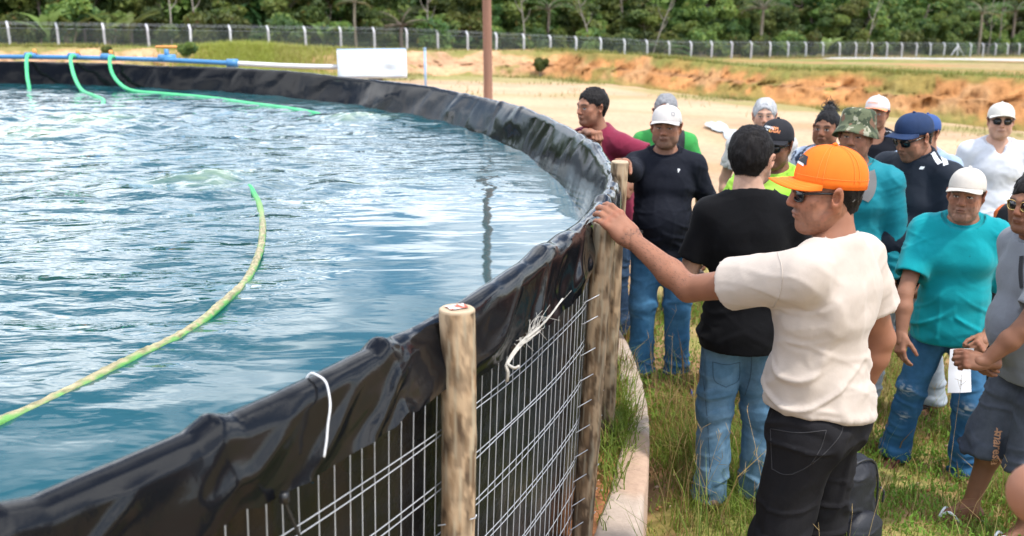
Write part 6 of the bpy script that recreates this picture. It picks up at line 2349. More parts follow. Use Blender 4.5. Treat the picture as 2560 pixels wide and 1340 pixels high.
            for q in ((-.043, .045, -.070), (.043, .045, -.070)):
                md_ = np.array([(q[0] + tp[0]) * .52, .10, -.018])
                if o.get('wide_strap'): md_ = np.array([q[0] * .6, .085, -.016])
                mb.tube(spline(np.array([q, md_, tp]) , 10) @ Mt.T + an, .0095 if o.get('wide_strap') else .0062, 6)
            mb.build('strap', o.get('strap_mat', M_sole), s_)

    # ------------------------------------------------ head: hair, cap, glasses
    HM = np.eye(4); HM[:3, :3] = HR * hs; HM[:3, 3] = headc
    if o.get('hair') is not None:
        ho = dict(o); ho['skin'] = skin
        V, Q, C = hair_mesh(hh, ho)
        Fs = [Q]
        if o.get('strands'):
            V2, q2, t2, c2 = strands(V, Q, o['strands'], 370 + rs, o.get('slen', .022), np.array(o['hair']) * (1 + 2 * o.get('grey', 0)), o.get('lay', .65))
            n0 = len(V)
            V = np.vstack([V, V2]); C = np.vstack([C, c2]); Fs = [np.concatenate([Q, q2 + n0]), t2 + n0]
        mesh_np('hair', (np.c_[V, np.ones(len(V))] @ HM.T)[:, :3], Fs, M_hair, root, True, C)
    res = dict(root=root, body=body, shirt=shirt, trousers=trousers, HM=HM, headc=headc, up=up, ht=ht, sh=sh, arms=arms, zc=zc, nb=nb, S=S, loc=loc, yaw=yaw, rxy=rxy, g0=g0)
    if o.get('cap'):
        res['cap'], res['capT'] = cap_parts(o, root, HM, o['cap'], None)
    if o.get('hat'):
        bucket_hat(root, HM, o['hat'])
    if o.get('glasses'):
        glasses(root, HM, M_lens, M_gold if o.get('thin') else M_frame, o)
    return res


BLACKHAIR = (.011, .009, .009)
GREYHAIR = (.33, .33, .34)
NEAR = (.006, .0036, .0028); MIDV = (.0085, .0048, .0040); FARV = (.011, .0060, .0055)

# ---- 1 the man in the cream T-shirt and orange cap, nearest ------------------------------------
M_cream = cloth('cream_cotton', (.50, .425, .365))
M_orangecap = mat('orange_twill', (.88, .165, .012), rough=0.75, spec=0.25, bump=(420, .35, .0012), var=(30, .05))
M_blackpants = mat('black_denim', (.0145, .0140, .0160), rough=0.9, spec=0.12, two=((.022, .021, .023), 5, .50, .8), bump=(30, .35, .006), bump2=(320, .3, .001))
p_or = person(dict(label='man in a cream T-shirt and orange cap resting his hand on a post', head=(2072, 365, 3.08), yaw=48, head_yaw=42, head_pitch=4, head_roll=0,
    w=1.06, sw=1.02, belly=.02, vox=NEAR, svox=.0065, pvox=.0075, skin=TAN, seed=1, verbose=True, bulk=1.04,
    armL=dict(elbow=('px', 1722, 722, 3.24), wrist=('px', 1580, 598, 3.44), tip=('px', 1517, 533, 3.50), dorsal=(-.25, -.55, .8), dorsal_world=True, pose='edge'),
    armR=dict(elbow=('px', 2204, 846, 3.24), wrist=('px', 2150, 985, 3.28), pose='relaxed'), hand=1.14, shrugL=.02,
    shirt='tee', shirt_mat=M_cream, hem=.532, hem_n=(-.16, 0, -1), fold=.0105, loose=.012, sleeve=.60, sleeve_r=.076, flare=1.12,
    pfold=.014, pants_mat=M_blackpants, legL=(-.12, .05, .01), legR=(.13, -.02, .01), leg_r=1.04, feet='shoe',
    cap=M_orangecap, stitch=mat('orange_thread', (.95, .27, .04), rough=.7), cap_tilt=3, cap_h=.104, brim=.078, hair=BLACKHAIR, thick=.009, grey=.05, strands=1500, slen=.010, lay=.9, stubble=.30, beard=(.10, .075, .065), moustache=.45, glasses=True, age=.6, squint=True,
    folds=[((.05, -.14, .98), .17, .012, (3, 0, 17)), ((.0, -.12, .90), .14, .010, (4, 0, 20)), ((-.16, -.05, 1.32), .09, .007, (14, 0, 9))]))

# ---- 2 black T-shirt, seen from behind -----------------------------------------------------------
M_blackT = cloth('black_cotton', (.0055, .0055, .0065), sheen=.04, spec=.1)
p_bk = person(dict(label='black haired man in a black T-shirt seen from behind, in light blue jeans', head=(1884, 318, 4.22), yaw=-6, head_yaw=-24, head_pitch=4,
    w=.92, vox=(.0075, .0045, .0035), skin=LIGHT, seed=2, sw=.86,
    armL=dict(out=.08, fe=.03, wo=-.12, fw=.20), armR=dict(out=.08, fe=.06, wo=-.05, fw=.20),
    shirt='tee', shirt_mat=M_blackT, hem=.455, loose=.014, fold=.009, sleeve=.72, sleeve_r=.066,
    pants_col=(.085, .17, .26), fade=(.22, .33, .42), legL=(-.10, .0, .01), legR=(.11, .05, .01), pfold=.012, feet='shoe',
    hair=BLACKHAIR, thick=.018, tousle=.0035, strands=5200, slen=.016, lay=.86, stubble=.7, age=.0))

# ---- 3 navy long sleeves, light grey cap ----------------------------------------------------------
M_navyLS = cloth('navy_jersey', (.0065, .0080, .0150), rough=.8, spec=.2, sheen=0)
M_palecap = cloth('pale_grey_cap', (.52, .485, .46))
p_nv = person(dict(label='man in a dark navy long sleeved shirt and pale grey cap holding a post', head=(1668, 257, 5.95), yaw=170, head_yaw=-6, head_pitch=2,
    w=1.03, sw=.93, belly=.05, vox=MIDV, skin=BROWN, seed=3, verbose=True,
    armR=dict(elbow=('px', 1583, 432, 5.75), wrist=('px', 1563, 408, 5.45), tip=('px', 1545, 398, 5.3), pose='grip', dorsal=(0, 0, 1)), armL=dict(out=.10, fe=-.05, fw=.06),
    shirt='long', shirt_mat=M_navyLS, hem=.475, fold=.008, loose=.010, sleeve_r=.066,
    pants_col=(.030, .115, .235), fade=(.10, .25, .42), legL=(-.12, .0, .015), legR=(.10, .02, .015), feet='shoe', leg_r=1.02,
    cap=M_palecap, cap_tilt=2, hair=BLACKHAIR, thick=.006, grey=.3, stubble=.55, age=.6, squint=True, beard=(.12, .10, .09)))

# ---- 4 maroon, leaning on the rim -----------------------------------------------------------------
M_maroon = cloth('maroon_cotton', (.215, .020, .050))
p_mr = person(dict(label='dark haired man in a maroon T-shirt leaning on the tank rim, looking away', head=(1480, 218, 6.75), yaw=128, head_yaw=-4, head_pitch=3, lean=(.02, .13),
    w=1.08, belly=.05, vox=MIDV, skin=BROWN, seed=4, verbose=True,
    armL=dict(elbow=('px', 1632, 392, 6.55), wrist=('px', 1580, 462, 6.42), pose='relaxed'), armR=dict(elbow=('px', 1440, 352, 6.75), wrist=('px', 1474, 332, 6.45), tip=('px', 1496, 334, 6.35), pose='fist', dorsal=(0, 0, 1)),
    shirt='tee', shirt_mat=M_maroon, hem=.47, fold=.008, loose=.014, sleeve=.8, pants_col=(.025, .05, .10), fade=(.06, .10, .16), feet='shoe',
    hair=(.014, .012, .012), thick=.010, tousle=.005, grey=.10, strands=1500, slen=.014, lay=.85, age=.5, line=.020, stubble=.25))

# ---- 5 grey haired man in green behind him --------------------------------------------------------
M_green_s = cloth('green_cotton', (.045, .30, .065))
p_gr = person(dict(label='grey haired man in a green shirt with a dark backpack strap, mostly hidden', head=(1665, 234, 7.3), yaw=165, head_pitch=0, w=.94, sw=.88, vox=FARV, skin=BROWN, seed=5,
    shirt='tee', shirt_mat=M_green_s, hem=.47, pants_col=(.04, .05, .07), feet='shoe', hair=(.25, .25, .26), thick=.010, strands=1500, slen=.012, lay=.85, line=.016, age=.6, glasses=True, armL=dict(out=.11)))

# ---- 6 white haired person in a pale grey shirt -----------------------------------------------------
M_palegrey = cloth('pale_grey_cotton', (.52, .50, .49))
p_wh = person(dict(label='white haired person in a pale grey shirt behind the black cap', head=(1914, 246, 7.5), yaw=178, head_yaw=-12, head_pitch=0, w=1.12, belly=.04, vox=(.011, .0052, .0055), skin=LIGHT, seed=6,
    shirt='tee', shirt_mat=M_palegrey, hem=.47, pants_col=(.04, .05, .07), feet='shoe', hair=(.46, .46, .47), thick=.014, tousle=.004, strands=2500, slen=.016, lay=.8, age=.5, squint=True, brow=(.12, .10, .09), line=.012))

# ---- 7 black cap, neon green shirt, shorts and blue flip-flops ---------------------------------------
M_neon = cloth('neon_green_print', (.30, .62, .045), two=((.46, .70, .10), 6, .45, .65), rough=.75)
M_blackcap = mat('black_twill', (.014, .014, .018), rough=.75, spec=.25, bump=(420, .3, .001))
M_bluestrap = mat('blue_rubber', (.02, .06, .30), rough=.5)
p_bc = person(dict(label='man in a black lettered cap, sunglasses and neon green printed shirt', head=(1944, 298, 5.45), yaw=150, head_yaw=-6, head_pitch=8, w=.98, vox=MIDV, skin=DARKBROWN, seed=7,
    shirt='tee', shirt_mat=M_neon, hem=.46, legs='shorts', pants_mat=cloth('dark_shorts', (.02, .022, .03)), pants_hem=.52, feet='flip', strap_mat=M_bluestrap, legR=(.36, .0, .01), legL=(-.04, .05, .01), armL=dict(out=.05, fw=.14), armR=dict(elbow=(.27, .05, 1.12), wrist=(.16, .27, 1.22), pose='fist'),
    cap=M_blackcap, cap_tilt=4, cap_h=.105, hair=BLACKHAIR, thick=.004, glasses=True, stubble=.35, age=.2))

# ---- 8 woman with her hair in a bun -------------------------------------------------------------------
M_print = mat('blue_print_cotton', (.42, .48, .58), rough=.85, two=((.02, .03, .06), 26, .50, .56))
p_wm = person(dict(label='woman with her black hair in a bun and a blue patterned top', head=(2070, 272, 6.7), yaw=140, head_yaw=4, head_pitch=2, w=1.05, sw=.92, bust=True, vox=(.011, .0050, .0055), skin=DARKBROWN, seed=8, face_w=.97,
    shirt='tee', shirt_mat=M_print, hem=.48, pants_col=(.03, .04, .07), feet='shoe', hair=(.010, .009, .010), thick=.007, age=.0, nose=1.15, line=.010, fat=1))
hb_ = MB(); r_ = np.random.default_rng(6)
bc_ = (p_wm['HM'] @ np.array([.012, -.075, .128, 1]))[:3]
hb_.add(*ico_at(bc_, (.042, .040, .034)))
for k in range(150):
    d = unit(r_.normal(size=3) + np.array([0, -.3, .4])); q = bc_ + d * .034
    hb_.tube(spline([q, q + d * .012 + r_.normal(0, .008, 3), q + d * .016 + r_.normal(0, .016, 3)], 6), [.0022, .002, .0018, .0015, .0012, .0008], 4)
hb_.build('hair_bun', mat('black_hair', BLACKHAIR, rough=.5), p_wm['root'])

# ---- 9 camouflage bucket hat, teal long sleeves ---------------------------------------------------------
m = mat('camouflage', (.10, .115, .062), rough=.9, two=((.035, .048, .024), 17, .50, .53), bump=(300, .3, .001))
t_ = m.node_tree; L = t_.links.new; bs = t_.nodes['Principled BSDF']
src = bs.inputs['Base Color'].links[0].from_socket
tcx = nd(t_, 'ShaderNodeTexCoord')
for colr, scl, lo_, off_ in (((.16, .085, .05), 15, .58, 3.1), ((.30, .29, .21), 21, .61, 7.7)):
    mp = nd(t_, 'ShaderNodeMapping'); mp.inputs['Location'].default_value = (off_, off_ * 2, off_)
    L(tcx.outputs['Object'], mp.inputs[0])
    n_ = nd(t_, 'ShaderNodeTexNoise'); n_.inputs['Scale'].default_value = scl; n_.inputs['Detail'].default_value = 2; L(mp.outputs[0], n_.inputs['Vector'])
    rp = nd(t_, 'ShaderNodeValToRGB'); rp.color_ramp.elements[0].position = lo_; rp.color_ramp.elements[1].position = lo_ + .02; L(n_.outputs['Fac'], rp.inputs[0])
    mx = nd(t_, 'ShaderNodeMixRGB'); mx.inputs[2].default_value = (*colr, 1); L(rp.outputs[0], mx.inputs[0]); L(src, mx.inputs[1]); src = mx.outputs[0]
L(src, bs.inputs['Base Color'])
M_camo = m
M_tealLS = cloth('teal_jersey', (.0, .205, .255), rough=.7, spec=.3)
p_cm = person(dict(label='man in a camouflage bucket hat and teal long sleeved shirt with a strap', head=(2146, 274, 5.35), yaw=150, head_yaw=-2, head_pitch=0, w=1.04, vox=MIDV, skin=BROWN, seed=9,
    shirt='long', shirt_mat=M_tealLS, hem=.47, pants_col=(.03, .04, .06), feet='shoe', hat=M_camo, hair=BLACKHAIR, thick=.007, age=.4, squint=True, nose=1.15, jowl=.8, moustache=.35, armL=dict(out=.05, fe=-.03, fw=.05), armR=dict(out=.06)))

# ---- 10 white and orange cap, black tank top -----------------------------------------------------------
M_whitecap = cloth('white_cap', (.55, .55, .56))
p_tk = person(dict(label='man in a black tank top and white cap with an orange brim', head=(2196, 235, 7.6), yaw=158, head_yaw=-8, head_pitch=2, w=1.0, vox=FARV, skin=BROWN, seed=10, shirt='tank', shirt_mat=cloth('black_tank', (.008, .009, .014), sheen=0), hem=.47, pants_col=(.03, .035, .05), feet='shoe', cap=M_whitecap, brim_mat=cloth('orange_brim', (.85, .27, .12)), cap_tilt=4, hair=BLACKHAIR, thick=.005, stubble=.4, armL=dict(out=.07, fe=.0, fw=.08)))

# ---- 11 navy cap, navy shirt with two white shoulder stripes ----------------------------------------------
M_navycap = mat('navy_twill', (.012, .030, .085), rough=.75, spec=.25, bump=(420, .3, .001), var=(12, .2))
M_navyT = cloth('navy_sport_jersey', (.009, .014, .024), rough=.7, spec=.25, sheen=0)
p_nc = person(dict(label='heavy man in a navy cap and navy T-shirt with white shoulder stripes, looking down', head=(2290, 276, 5.42), yaw=118, head_yaw=-4, head_pitch=20, lean=(0, .02), zneck=.878, w=1.18, belly=.12, sw=1.10, vox=MIDV, skin=BROWN, seed=11, fat=1,
    armL=dict(out=.06, fe=.02, fw=.12), armR=dict(out=.05, fe=.02, fw=.12), shirt='tee', shirt_mat=M_navyT, hem=.47, fold=.006, sleeve=.80, sleeve_r=.078, pants_col=(.36, .40, .45), fade=(.55, .58, .60), legL=(-.12, -.16, .01), legR=(.12, .10, .01), pants_hem=.07, feet='flip', wide_strap=True, strap_mat=M_sole,
    cap=M_navycap, cap_tilt=8, hair=(.018, .015, .014), thick=.006, grey=.2, glasses=True, stubble=.25, age=.3))

# ---- 12 blue cap and light blue long sleeves, behind ---------------------------------------------------------
M_ltblue = cloth('light_blue_jersey', (.30, .40, .53), rough=.75)
p_bl = person(dict(label='man in a blue cap and light blue long sleeves, almost hidden', head=(2318, 280, 6.75), yaw=128, head_yaw=0, head_pitch=8, w=1.08, vox=FARV, skin=BROWN, seed=12, shirt='long', shirt_mat=M_ltblue, hem=.47, pants_col=(.03, .035, .05), feet='shoe', cap=mat('blue_twill', (.015, .06, .22), rough=.75), hair=BLACKHAIR, thick=.005,
    armR=dict(elbow=('px', 2262, 500, 6.45), wrist=('px', 2222, 560, 6.2), pose='relaxed'), armL=dict(out=.08)))

# ---- 13 white V-neck T-shirt, white cap and sunglasses -----------------------------------------------------
M_whiteT = cloth('white_cotton', (.58, .60, .64))
p_wt = person(dict(label='man in a white V-neck T-shirt, off white cap and sunglasses', head=(2508, 252, 7.1), yaw=172, head_yaw=-10, head_pitch=-1, w=1.02, vox=FARV, skin=LIGHT, seed=13, shirt='tee', vneck=True, shirt_mat=M_whiteT, hem=.52, sleeve=.8, pants_mat=cloth('black_trousers', (.014, .014, .018)), feet='shoe', cap=cloth('off_white_cap', (.57, .545, .49)), cap_tilt=3, hair=BLACKHAIR, thick=.004, glasses=True, armL=dict(out=.06, fe=.02, fw=.10), armR=dict(out=.08)))

# ---- 14 teal T-shirt, white cap, torn jeans ---------------------------------------------------------------------
M_teal = cloth('teal_cotton', (.0, .26, .295), two=((.0, .17, .20), 34, .70, .74))
M_ivorycap = cloth('ivory_cap', (.54, .495, .44))
p_tl = person(dict(label='older man in a bright teal T-shirt, ivory cap and torn blue jeans', head=(2424, 414, 4.66), yaw=160, head_yaw=-14, head_pitch=1, lean=(0, .01), w=1.0, sw=.95, belly=.02, vox=(.0072, .0040, .0034), skin=BROWN, seed=14, verbose=True, ground=-.185,
    armR=dict(elbow=('px', 2262, 735, 4.62), wrist=('px', 2254, 838, 4.55), pose='relaxed', dorsal=(.8, .5, .2)), armL=dict(elbow=('px', 2520, 760, 4.75), wrist=('px', 2462, 845, 4.52), pose='clasp', dorsal=(-.3, .9, .2)),
    shirt='tee', shirt_mat=M_teal, hem=.455, fold=.008, loose=.016, sleeve=.70, sleeve_r=.078, flare=1.12,
    pants_col=(.022, .085, .185), fade=(.06, .17, .30), worn=[(.17, .44, .032), (-.10, .40, .030), (.17, .29, .022)], legL=(-.13, .10, .02), legR=(.19, -.03, .02), pfold=.012, feet='flip', strap_mat=mat('dark_red_strap', (.12, .02, .02), rough=.5),
    cap=M_ivorycap, cap_tilt=1, cap_h=.092, brim=.070, hair=(.24, .23, .23), thick=.004, grey=.6, age=1.0, squint=True, nose=1.25, face_w=.95, jowl=.1, stubble=.35, beard=(.22, .19, .17), brow=(.10, .085, .08)))

# ---- 15 grey T-shirt and denim shorts, at the right edge --------------------------------------------------------
M_greyT = cloth('grey_cotton', (.175, .19, .215))
p_gy = person(dict(label='man in a grey T-shirt and dark denim shorts with clasped hands at the right edge', head=(2592, 430, 3.98), yaw=96, head_yaw=26, head_pitch=2, lean=(0, .09), w=1.04, belly=.045, vox=(.0072, .0042, .0034), skin=DARKBROWN, seed=15, verbose=True,
    armL=dict(elbow=('px', 2555, 825, 3.78), wrist=('px', 2462, 905, 3.80), tip=('px', 2418, 900, 3.80), pose='clasp', dorsal=(-.2, -.8, .5), dorsal_world=True), armR=dict(elbow=('px', 2570, 810, 4.12), wrist=('px', 2480, 885, 3.92), pose='clasp', dorsal=(.3, .6, .5)),
    shirt='tee', shirt_mat=M_greyT, hem=.455, fold=.006, sleeve=.72, sleeve_r=.08, legs='shorts', pants_mat=M_denim, pants_col=(.040, .047, .066), fade=(.11, .125, .15), pants_hem=.345, leg_r=1.12,
    legL=(-.10, .04, .01), legR=(.12, .16, .01), feet='flip', sole_mat=mat('white_rubber', (.6, .62, .64), rough=.6), strap_mat=mat('white_rubber_strap', (.7, .72, .75), rough=.5), hair=(.014, .012, .012), thick=.010, glasses=True, thin=True, stubble=.3, age=.4, strands=600))

# ---- 16 person in a black dress with orange and white dots, behind ------------------------------------------------
m = mat('dotted_dress_cloth', (.012, .012, .015), rough=.85)
t_ = m.node_tree; L = t_.links.new; bs = t_.nodes['Principled BSDF']
src = bs.inputs['Base Color'].links[0].from_socket
tcx = nd(t_, 'ShaderNodeTexCoord')
for colr, scl, rad_, off_ in (((.75, .16, .035), 5.0, .36, 0.0), ((.70, .68, .62), 7.0, .24, .37)):
    mp = nd(t_, 'ShaderNodeMapping'); mp.inputs['Location'].default_value = (off_, off_, off_)
    L(tcx.outputs['Object'], mp.inputs[0])
    v_ = nd(t_, 'ShaderNodeTexVoronoi'); v_.inputs['Scale'].default_value = scl; v_.inputs['Randomness'].default_value = .35; L(mp.outputs[0], v_.inputs['Vector'])
    lt = nd(t_, 'ShaderNodeMath', operation='LESS_THAN'); lt.inputs[1].default_value = rad_; L(v_.outputs['Distance'], lt.inputs[0])
    mx = nd(t_, 'ShaderNodeMixRGB'); mx.inputs[2].default_value = (*colr, 1); L(lt.outputs[0], mx.inputs[0]); L(src, mx.inputs[1]); src = mx.outputs[0]
L(src, bs.inputs['Base Color'])
p_dr = person(dict(label='person in a long black dress with orange and white dots behind the grey T-shirt', head=(2608, 400, 4.95), yaw=120, head_pitch=4, w=1.08, bust=True, vox=FARV, skin=BROWN, seed=16, shirt='tee', shirt_mat=m, hem=.17, pants_mat=m, feet='shoe', hair=BLACKHAIR, thick=.016, sleeve=.9))

# ---- 17 someone close to the camera: only an elbow reaches into the picture ---------------------------------------
p_fg = person(dict(label='person standing close at the right, only a blurred bare elbow in view', head=(3950, 130, 1.62), yaw=20, head_yaw=0, w=1.0, vox=FARV, skin=TAN, seed=17, shirt='tee', shirt_mat=M_greyT, hem=.47, feet='shoe', hair=BLACKHAIR, pants_col=(.03, .05, .1), ground=-.06,
    armL=dict(elbow=('px', 2600, 1235, 1.55), wrist=('px', 2900, 1130, 1.75), pose='fist')))


# ================================================================ SMALL THINGS ON AND ABOUT THE PEOPLE
def on_shirt(pr, name, V2, F, px, py, M, rot=0.0, key='shirt', lift=.0020, parent=None):
    """lay flat print on a garment where the line of sight to (px, py) meets it"""
    tgt = pr[key]
    dw = ray(px, py)
    R3 = rotz(pr['yaw'])
    o_ = R3.T @ (np.array([0, 0, CAM_H]) - np.array([pr['rxy'][0], pr['rxy'][1], pr['g0']]))
    d_ = unit(R3.T @ dw)
    me = tgt.data
    co = np.empty(len(me.vertices) * 3, np.float32); me.vertices.foreach_get('co', co); co = co.reshape(-1, 3)
    bvh = BVHTree.FromPolygons([tuple(c) for c in co], [tuple(p.vertices) for p in me.polygons])
    hit = bvh.ray_cast(Vector(o_), Vector(d_))
    if hit[0] is None:
        print('no hit for', name); return None
    n = np.array(hit[1]); c = np.array(hit[0])
    if np.dot(n, d_) > 0: n = -n
    rt = unit(np.cross([0, 0, 1.0], n)); upv = np.cross(n, rt)
    ca, sa = math.cos(rot), math.sin(rot)
    r2, u2 = rt * ca + upv * sa, -rt * sa + upv * ca
    V = c + V2[:, :1] * r2 + V2[:, 1:2] * u2
    V = np.array(V)
    st = V + n * .06
    outp = []
    for v, s in zip(V, st):
        h = bvh.ray_cast(Vector(s), Vector(-n), .16)
        outp.append(np.array(h[0]) + n * lift if h[0] is not None else v)
    return mesh_np(name, np.array(outp), np.asarray(F), M, parent or pr['root'], False)


M_white = mat('white_print', (.75, .76, .78), rough=.7)
M_orangep = mat('orange_print', (.85, .30, .12), rough=.7)
M_yellowp = mat('yellow_print', (.75, .55, .10), rough=.7)
M_blackp = mat('black_print', (.02, .02, .024), rough=.7)
M_tealp = mat('teal_print', (.03, .38, .33), rough=.7)

# shoulder stripes and little chest marks
for dx, rt in ((0, 0), (21, 0)):
    V, q = rect_verts(.024, .115, 4, 14, 0)
    on_shirt(p_nc, 'shoulder_stripe', V, q, 2340 + dx, 396 + dx * .2, M_white, rot=.45)
V, q = rect_verts(.022, .016, 4, 4, .4); on_shirt(p_nc, 'chest_mark', V, q, 2305, 420, M_white)
V, t = text_verts('P', .030, bold=.0012); on_shirt(p_nv, 'chest_mark', V, t, 1697, 427, M_white)
V, q = rect_verts(.034, .018, 4, 4); on_shirt(p_nv, 'hem_tag', V, q, 1603, 577, mat('grey_tag', (.25, .27, .30), rough=.6))
V, q = rect_verts(.004, .075, 2, 8); on_shirt(p_tk, 'shoulder_piping', V, q, 2222, 328, M_white, rot=1.2)
# lettering of the neon shirt
V, t = text_verts('LIMPO', .085, bold=.004); on_shirt(p_bc, 'lettering', V, t, 1945, 516, M_tealp)
V, t = text_verts('LIMPO', .085, bold=.001); on_shirt(p_bc, 'lettering', V, t, 1945, 515, M_white, lift=.0030)
# lettering of the black cap
for s, px, py, sz, M in (('VAMOS', 1922, 318, .019, M_white), ('UMA', 1937, 320, .018, M_orangep), ('LIGA!', 1936, 328, .024, M_orangep), ('o', 1924, 326, .018, M_yellowp), ('DE', 1917, 325, .014, M_white)):
    V, t = text_verts(s, sz, bold=.0006, shear=.15)
    on_shirt(p_bc, 'lettering', V, t, px, py, M, key='cap', parent=p_bc['cap'], rot=-.12)
# emblem of the orange cap and of the others
for nm, V2, F2, dx, dz, M, lf in (('emblem', *rect_verts(.056, .026, 8, 6, .5), -.008, .070, M_blackp, .0022), ('emblem', *rect_verts(.046, .007, 8, 3, .5), -.010, .053, M_white, .0022)):
    T = p_or['capT']; c = (T @ np.array([dx, .13, dz, 1]))[:3]
    rt = T[:3, :3] @ np.array([1, 0, 0.]); upv = T[:3, :3] @ np.array([0, -.6, 1.]); nrm = T[:3, :3] @ np.array([0, 1, .5])
    V = c + V2[:, :1] * unit(rt) + V2[:, 1:2] * unit(upv)
    V = lay_on(V, p_or['cap'], -nrm, lf)
    mesh_np(nm, V, F2, M, p_or['cap'], False)
V, t = text_verts('SP', .020, bold=.001)
for pr, px, py, s, M in ((p_tk, 2182, 256, 'pescador', M_orangep), (p_nv, 1682, 283, 'o', mat('grey_print', (.30, .29, .29), rough=.7))):
    V, t = text_verts(s, .022 if len(s) > 1 else .06, bold=.0003)
    on_shirt(pr, 'emblem', V, t, px, py, M, key='cap', parent=pr['cap'])
# fine dark hair on the near forearm
me = p_or['body'].data
co = np.empty(len(me.vertices) * 3, np.float32); me.vertices.foreach_get('co', co); co = co.reshape(-1, 3)
no = np.empty(len(me.vertices) * 3, np.float32); me.vertices.foreach_get('normal', no); no = no.reshape(-1, 3)
e_, w_, fw_, _, _ = p_or['arms']['L']
ax_ = unit(w_ - e_); tt_ = (co - e_) @ ax_ / np.linalg.norm(w_ - e_)
dist_ = np.linalg.norm(co - e_ - (tt_ * np.linalg.norm(w_ - e_))[:, None] * ax_, axis=1)
ii = np.where((tt_ > -.05) & (tt_ < 1.05) & (dist_ < .07))[0]
r_ = np.random.default_rng(12); ii = r_.choice(ii, 1500)
d_ = ax_ * .7 + r_.normal(0, .35, (1500, 3)) + np.array([0, 0, -.35]); d_ -= no[ii] * (d_ * no[ii]).sum(1, keepdims=True); d_ /= np.linalg.norm(d_, axis=1, keepdims=True)
L_ = r_.uniform(.006, .016, 1500)[:, None]; s_ = np.cross(d_, no[ii]) * .00035
P_ = co[ii]
VV_ = np.stack([P_ - s_, P_ + s_, P_ + d_ * L_ + no[ii] * L_ * .22], 1).reshape(-1, 3)
mesh_np('arm_hair', VV_, np.arange(4500).reshape(-1, 3), mat('arm_hair', (.03, .02, .015), rough=.6), p_or['root'], False)['kind'] = 'stuff'
# stitched back pocket and seams of the black jeans
M_seam = mat('black_stitching', (.034, .033, .036), rough=.8)
def seam(pr, pts, wdt=.0016, key='trousers', M=M_seam, name='seam'):
    tgt = pr[key]; me = tgt.data
    co = np.empty(len(me.vertices) * 3, np.float32); me.vertices.foreach_get('co', co); co = co.reshape(-1, 3)
    bvh = BVHTree.FromPolygons([tuple(c) for c in co], [tuple(p.vertices) for p in me.polygons])
    R3 = rotz(pr['yaw']); o_ = R3.T @ (np.array([0, 0, CAM_H]) - np.array([pr['rxy'][0], pr['rxy'][1], pr['g0']]))
    P = []
    for (px, py) in spline(np.c_[np.array(pts, float), np.zeros(len(pts))], 6 * len(pts))[:, :2]:
        h = bvh.ray_cast(Vector(o_), Vector(R3.T @ ray(px, py)))
        if h[0] is not None: P.append(np.array(h[0]) - unit(R3.T @ ray(px, py)) * .0006)
    if len(P) > 2: MB().tube(P, wdt, 4).build(name, M, pr['root'])
for pts in ([(1926, 1072), (1995, 1082), (2066, 1076)], [(1926, 1072), (1928, 1120), (1930, 1172)], [(1930, 1172), (1955, 1185), (1980, 1186)], [(2066, 1076), (2052, 1120), (2028, 1160)], [(2028, 1160), (2010, 1172), (1980, 1186)], [(1893, 1060), (1880, 1150), (1872, 1280)], [(2108, 1030), (2104, 1080), (2070, 1125), (2030, 1160)]):
    seam(p_or, pts)
M_creamseam = cloth('cream_stitching', (.50, .43, .37))
seam(p_or, [(1943, 630), (1955, 671), (1951, 729), (1934, 768)], .0018, 'shirt', M_creamseam)
M_jeanseam = mat('blue_stitching', (.035, .075, .12), rough=.8)
for pts in ([(1752, 905), (1764, 1000), (1772, 1100), (1776, 1180)], [(1782, 905), (1815, 912), (1850, 906)], [(1782, 905), (1786, 950), (1815, 968)], [(1815, 968), (1846, 950), (1850, 906)], [(1880, 880), (1876, 940), (1862, 990)]):
    seam(p_bk, pts, .0016, 'trousers', M_jeanseam)
# mark on the denim shorts
for i, pts in enumerate(([(2536, 1000), (2525, 1010), (2513, 1040)],)):
    pass
V, t = text_verts('maresia', .050, bold=.0010); on_shirt(p_gy, 'lettering', V, t, 2493, 1122, mat('copper_print', (.50, .26, .14), rough=.6), rot=-math.pi / 2, key='trousers')
V, t = text_verts('Y', .045, bold=.001); on_shirt(p_gy, 'emblem', V, t, 2492, 1082, mat('copper_print', (.50, .26, .14), rough=.6), rot=-.5, key='trousers')

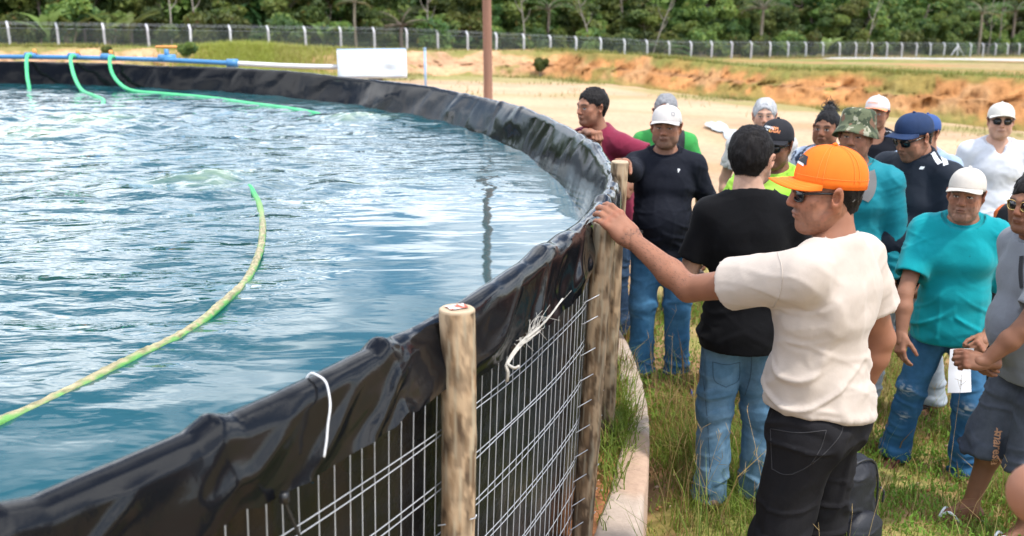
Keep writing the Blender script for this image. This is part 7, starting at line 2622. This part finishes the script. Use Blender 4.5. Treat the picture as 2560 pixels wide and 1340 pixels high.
# straps of bags worn on the chest and shoulder
M_strapg = mat('grey_webbing', (.17, .165, .16), rough=.85, bump=(200, .4, .002))
def strap(pr, pxs, width, M, name='bag_strap', key='shirt', lift=.006):
    me = pr[key].data
    co = np.empty(len(me.vertices) * 3, np.float32); me.vertices.foreach_get('co', co); co = co.reshape(-1, 3)
    bvh = BVHTree.FromPolygons([tuple(c) for c in co], [tuple(p.vertices) for p in me.polygons])
    R3 = rotz(pr['yaw']); o_ = R3.T @ (np.array([0, 0, CAM_H]) - np.array([pr['rxy'][0], pr['rxy'][1], pr['g0']]))
    P, Nn = [], []
    for (px, py) in spline(np.c_[np.array(pxs, float), np.zeros(len(pxs))], 24)[:, :2]:
        h = bvh.ray_cast(Vector(o_), Vector(R3.T @ ray(px, py)))
        if h[0] is not None: P.append(np.array(h[0])); Nn.append(np.array(h[1]))
    if len(P) < 4: print('strap misses', name); return
    P, Nn = np.array(P), np.array(Nn)
    for _ in range(12):
        Nn[1:-1] = (Nn[:-2] + Nn[1:-1] + Nn[2:]) / 3; P[1:-1] = (P[:-2] + 2 * P[1:-1] + P[2:]) / 4
    Nn /= np.linalg.norm(Nn, axis=1, keepdims=True)
    tg = np.tile(P[-1] - P[0], (len(P), 1)) * .5 + np.gradient(P, axis=0) * len(P) * .5
    sd = np.cross(tg, Nn); sd /= np.linalg.norm(sd, axis=1, keepdims=True) + 1e-9
    V = np.stack([P + sd * width / 2 + Nn * .001, P + sd * width / 2 + Nn * lift, P - sd * width / 2 + Nn * lift, P - sd * width / 2 + Nn * .001], 1).reshape(-1, 3)
    mesh_np(name, V, grid_faces(len(P), 4), M, pr['root'], False)
strap(p_cm, [(2168, 412), (2178, 450), (2172, 485), (2158, 500)], .055, M_strapg)
strap(p_gr, [(1700, 325), (1702, 345), (1700, 370)], .06, mat('dark_webbing', (.015, .016, .02), rough=.8))
strap(p_gy, [(2556, 640), (2553, 680), (2556, 720)], .018, mat('dark_webbing', (.015, .016, .02), rough=.8))

# sheet of paper in the older man's hand
M_paper = mat('white_paper', (.72, .73, .78), rough=.7)
pa_ = at_D(2394, 926, 4.40)
paper = empty('paper_sheet', tuple(pa_), R(8))
tag(paper, 'white folded sheet of paper held below the clasped hands', 'paper')
u, v = np.meshgrid(np.linspace(-.5, .5, 8), np.linspace(-.5, .5, 13), indexing='ij')
PV = np.stack([u * .118 + .02 * (v + .5), -.020 * np.abs(v) + .006 * np.sin(u * 4 + v * 3), v * .205 - u * .012], -1).reshape(-1, 3)
pobj = mesh_np('sheet', PV, grid_faces(8, 13), M_paper, paper)
pobj.rotation_euler = (R(-8), R(-5), 0)

# black backpack on the grass behind the cream T-shirt
bpx = at_z(2098, 1400, -.12)
bag = empty('backpack', (bpx[0] + .02, bpx[1] + .02, G(bpx[0], bpx[1])), R(35))
tag(bag, 'black backpack standing on the grass behind the man in the orange cap', 'backpack')
M_bag = mat('black_nylon', (.014, .015, .021), rough=.55, spec=.4, bump=(18, .4, .01), bump2=(300, .3, .001))
F = Field((-.17, -.13, -.01), (.17, .15, .50), .008)
F.sect((0, 0, .08), (0, 0, .36), (.145, .085), (.135, .075), 0)
F.ell((0, 0, .38), (.128, .072, .075), .03)
F.ell((0, 0, .06), (.145, .090, .07), .03)
V, Q = F.mesh(1); V = wrinkle(V, normals(V, Q), .006, 401, 'x', 0, .5)
mesh_np('bag_body', V, Q, M_bag, bag)
F = Field((-.13, -.16, 0), (.13, -.02, .28), .008)
F.ell((0, -.085, .14), (.110, .045, .105), 0); V, Q = F.mesh(1)
mesh_np('front_pocket', wrinkle(V, normals(V, Q), .004, 402, 'x', 0, .3), Q, M_bag, bag)
zp = spline([(-.13, -.045, .10), (-.135, -.04, .30), (-.09, -.045, .42), (0, -.05, .455), (.09, -.045, .42), (.135, -.04, .30), (.13, -.045, .10)], 40)
MB().tube(zp, .005, 5).build('zip', mat('zip_tape', (.03, .03, .035), rough=.4), bag)
MB().tube(spline([(.137, -.05, .30), (.15, -.06, .28), (.148, -.06, .235)], 8), .005, 5).build('zip_pull', mat('zip_tape', (.03, .03, .035), rough=.4), bag)
MB().tube(spline([(-.04, .05, .44), (0, .05, .49), (.04, .05, .44)], 10), .009, 6).build('handle', M_bag, bag)
for sx in (-1, 1): MB().tube(spline([(sx * .07, .07, .42), (sx * .09, .13, .32), (sx * .08, .12, .15), (sx * .10, .08, .06)], 14), .014, 6).build('shoulder_strap', M_bag, bag)
print('SCRIPT TIME %.1f' % (time.time() - T0))
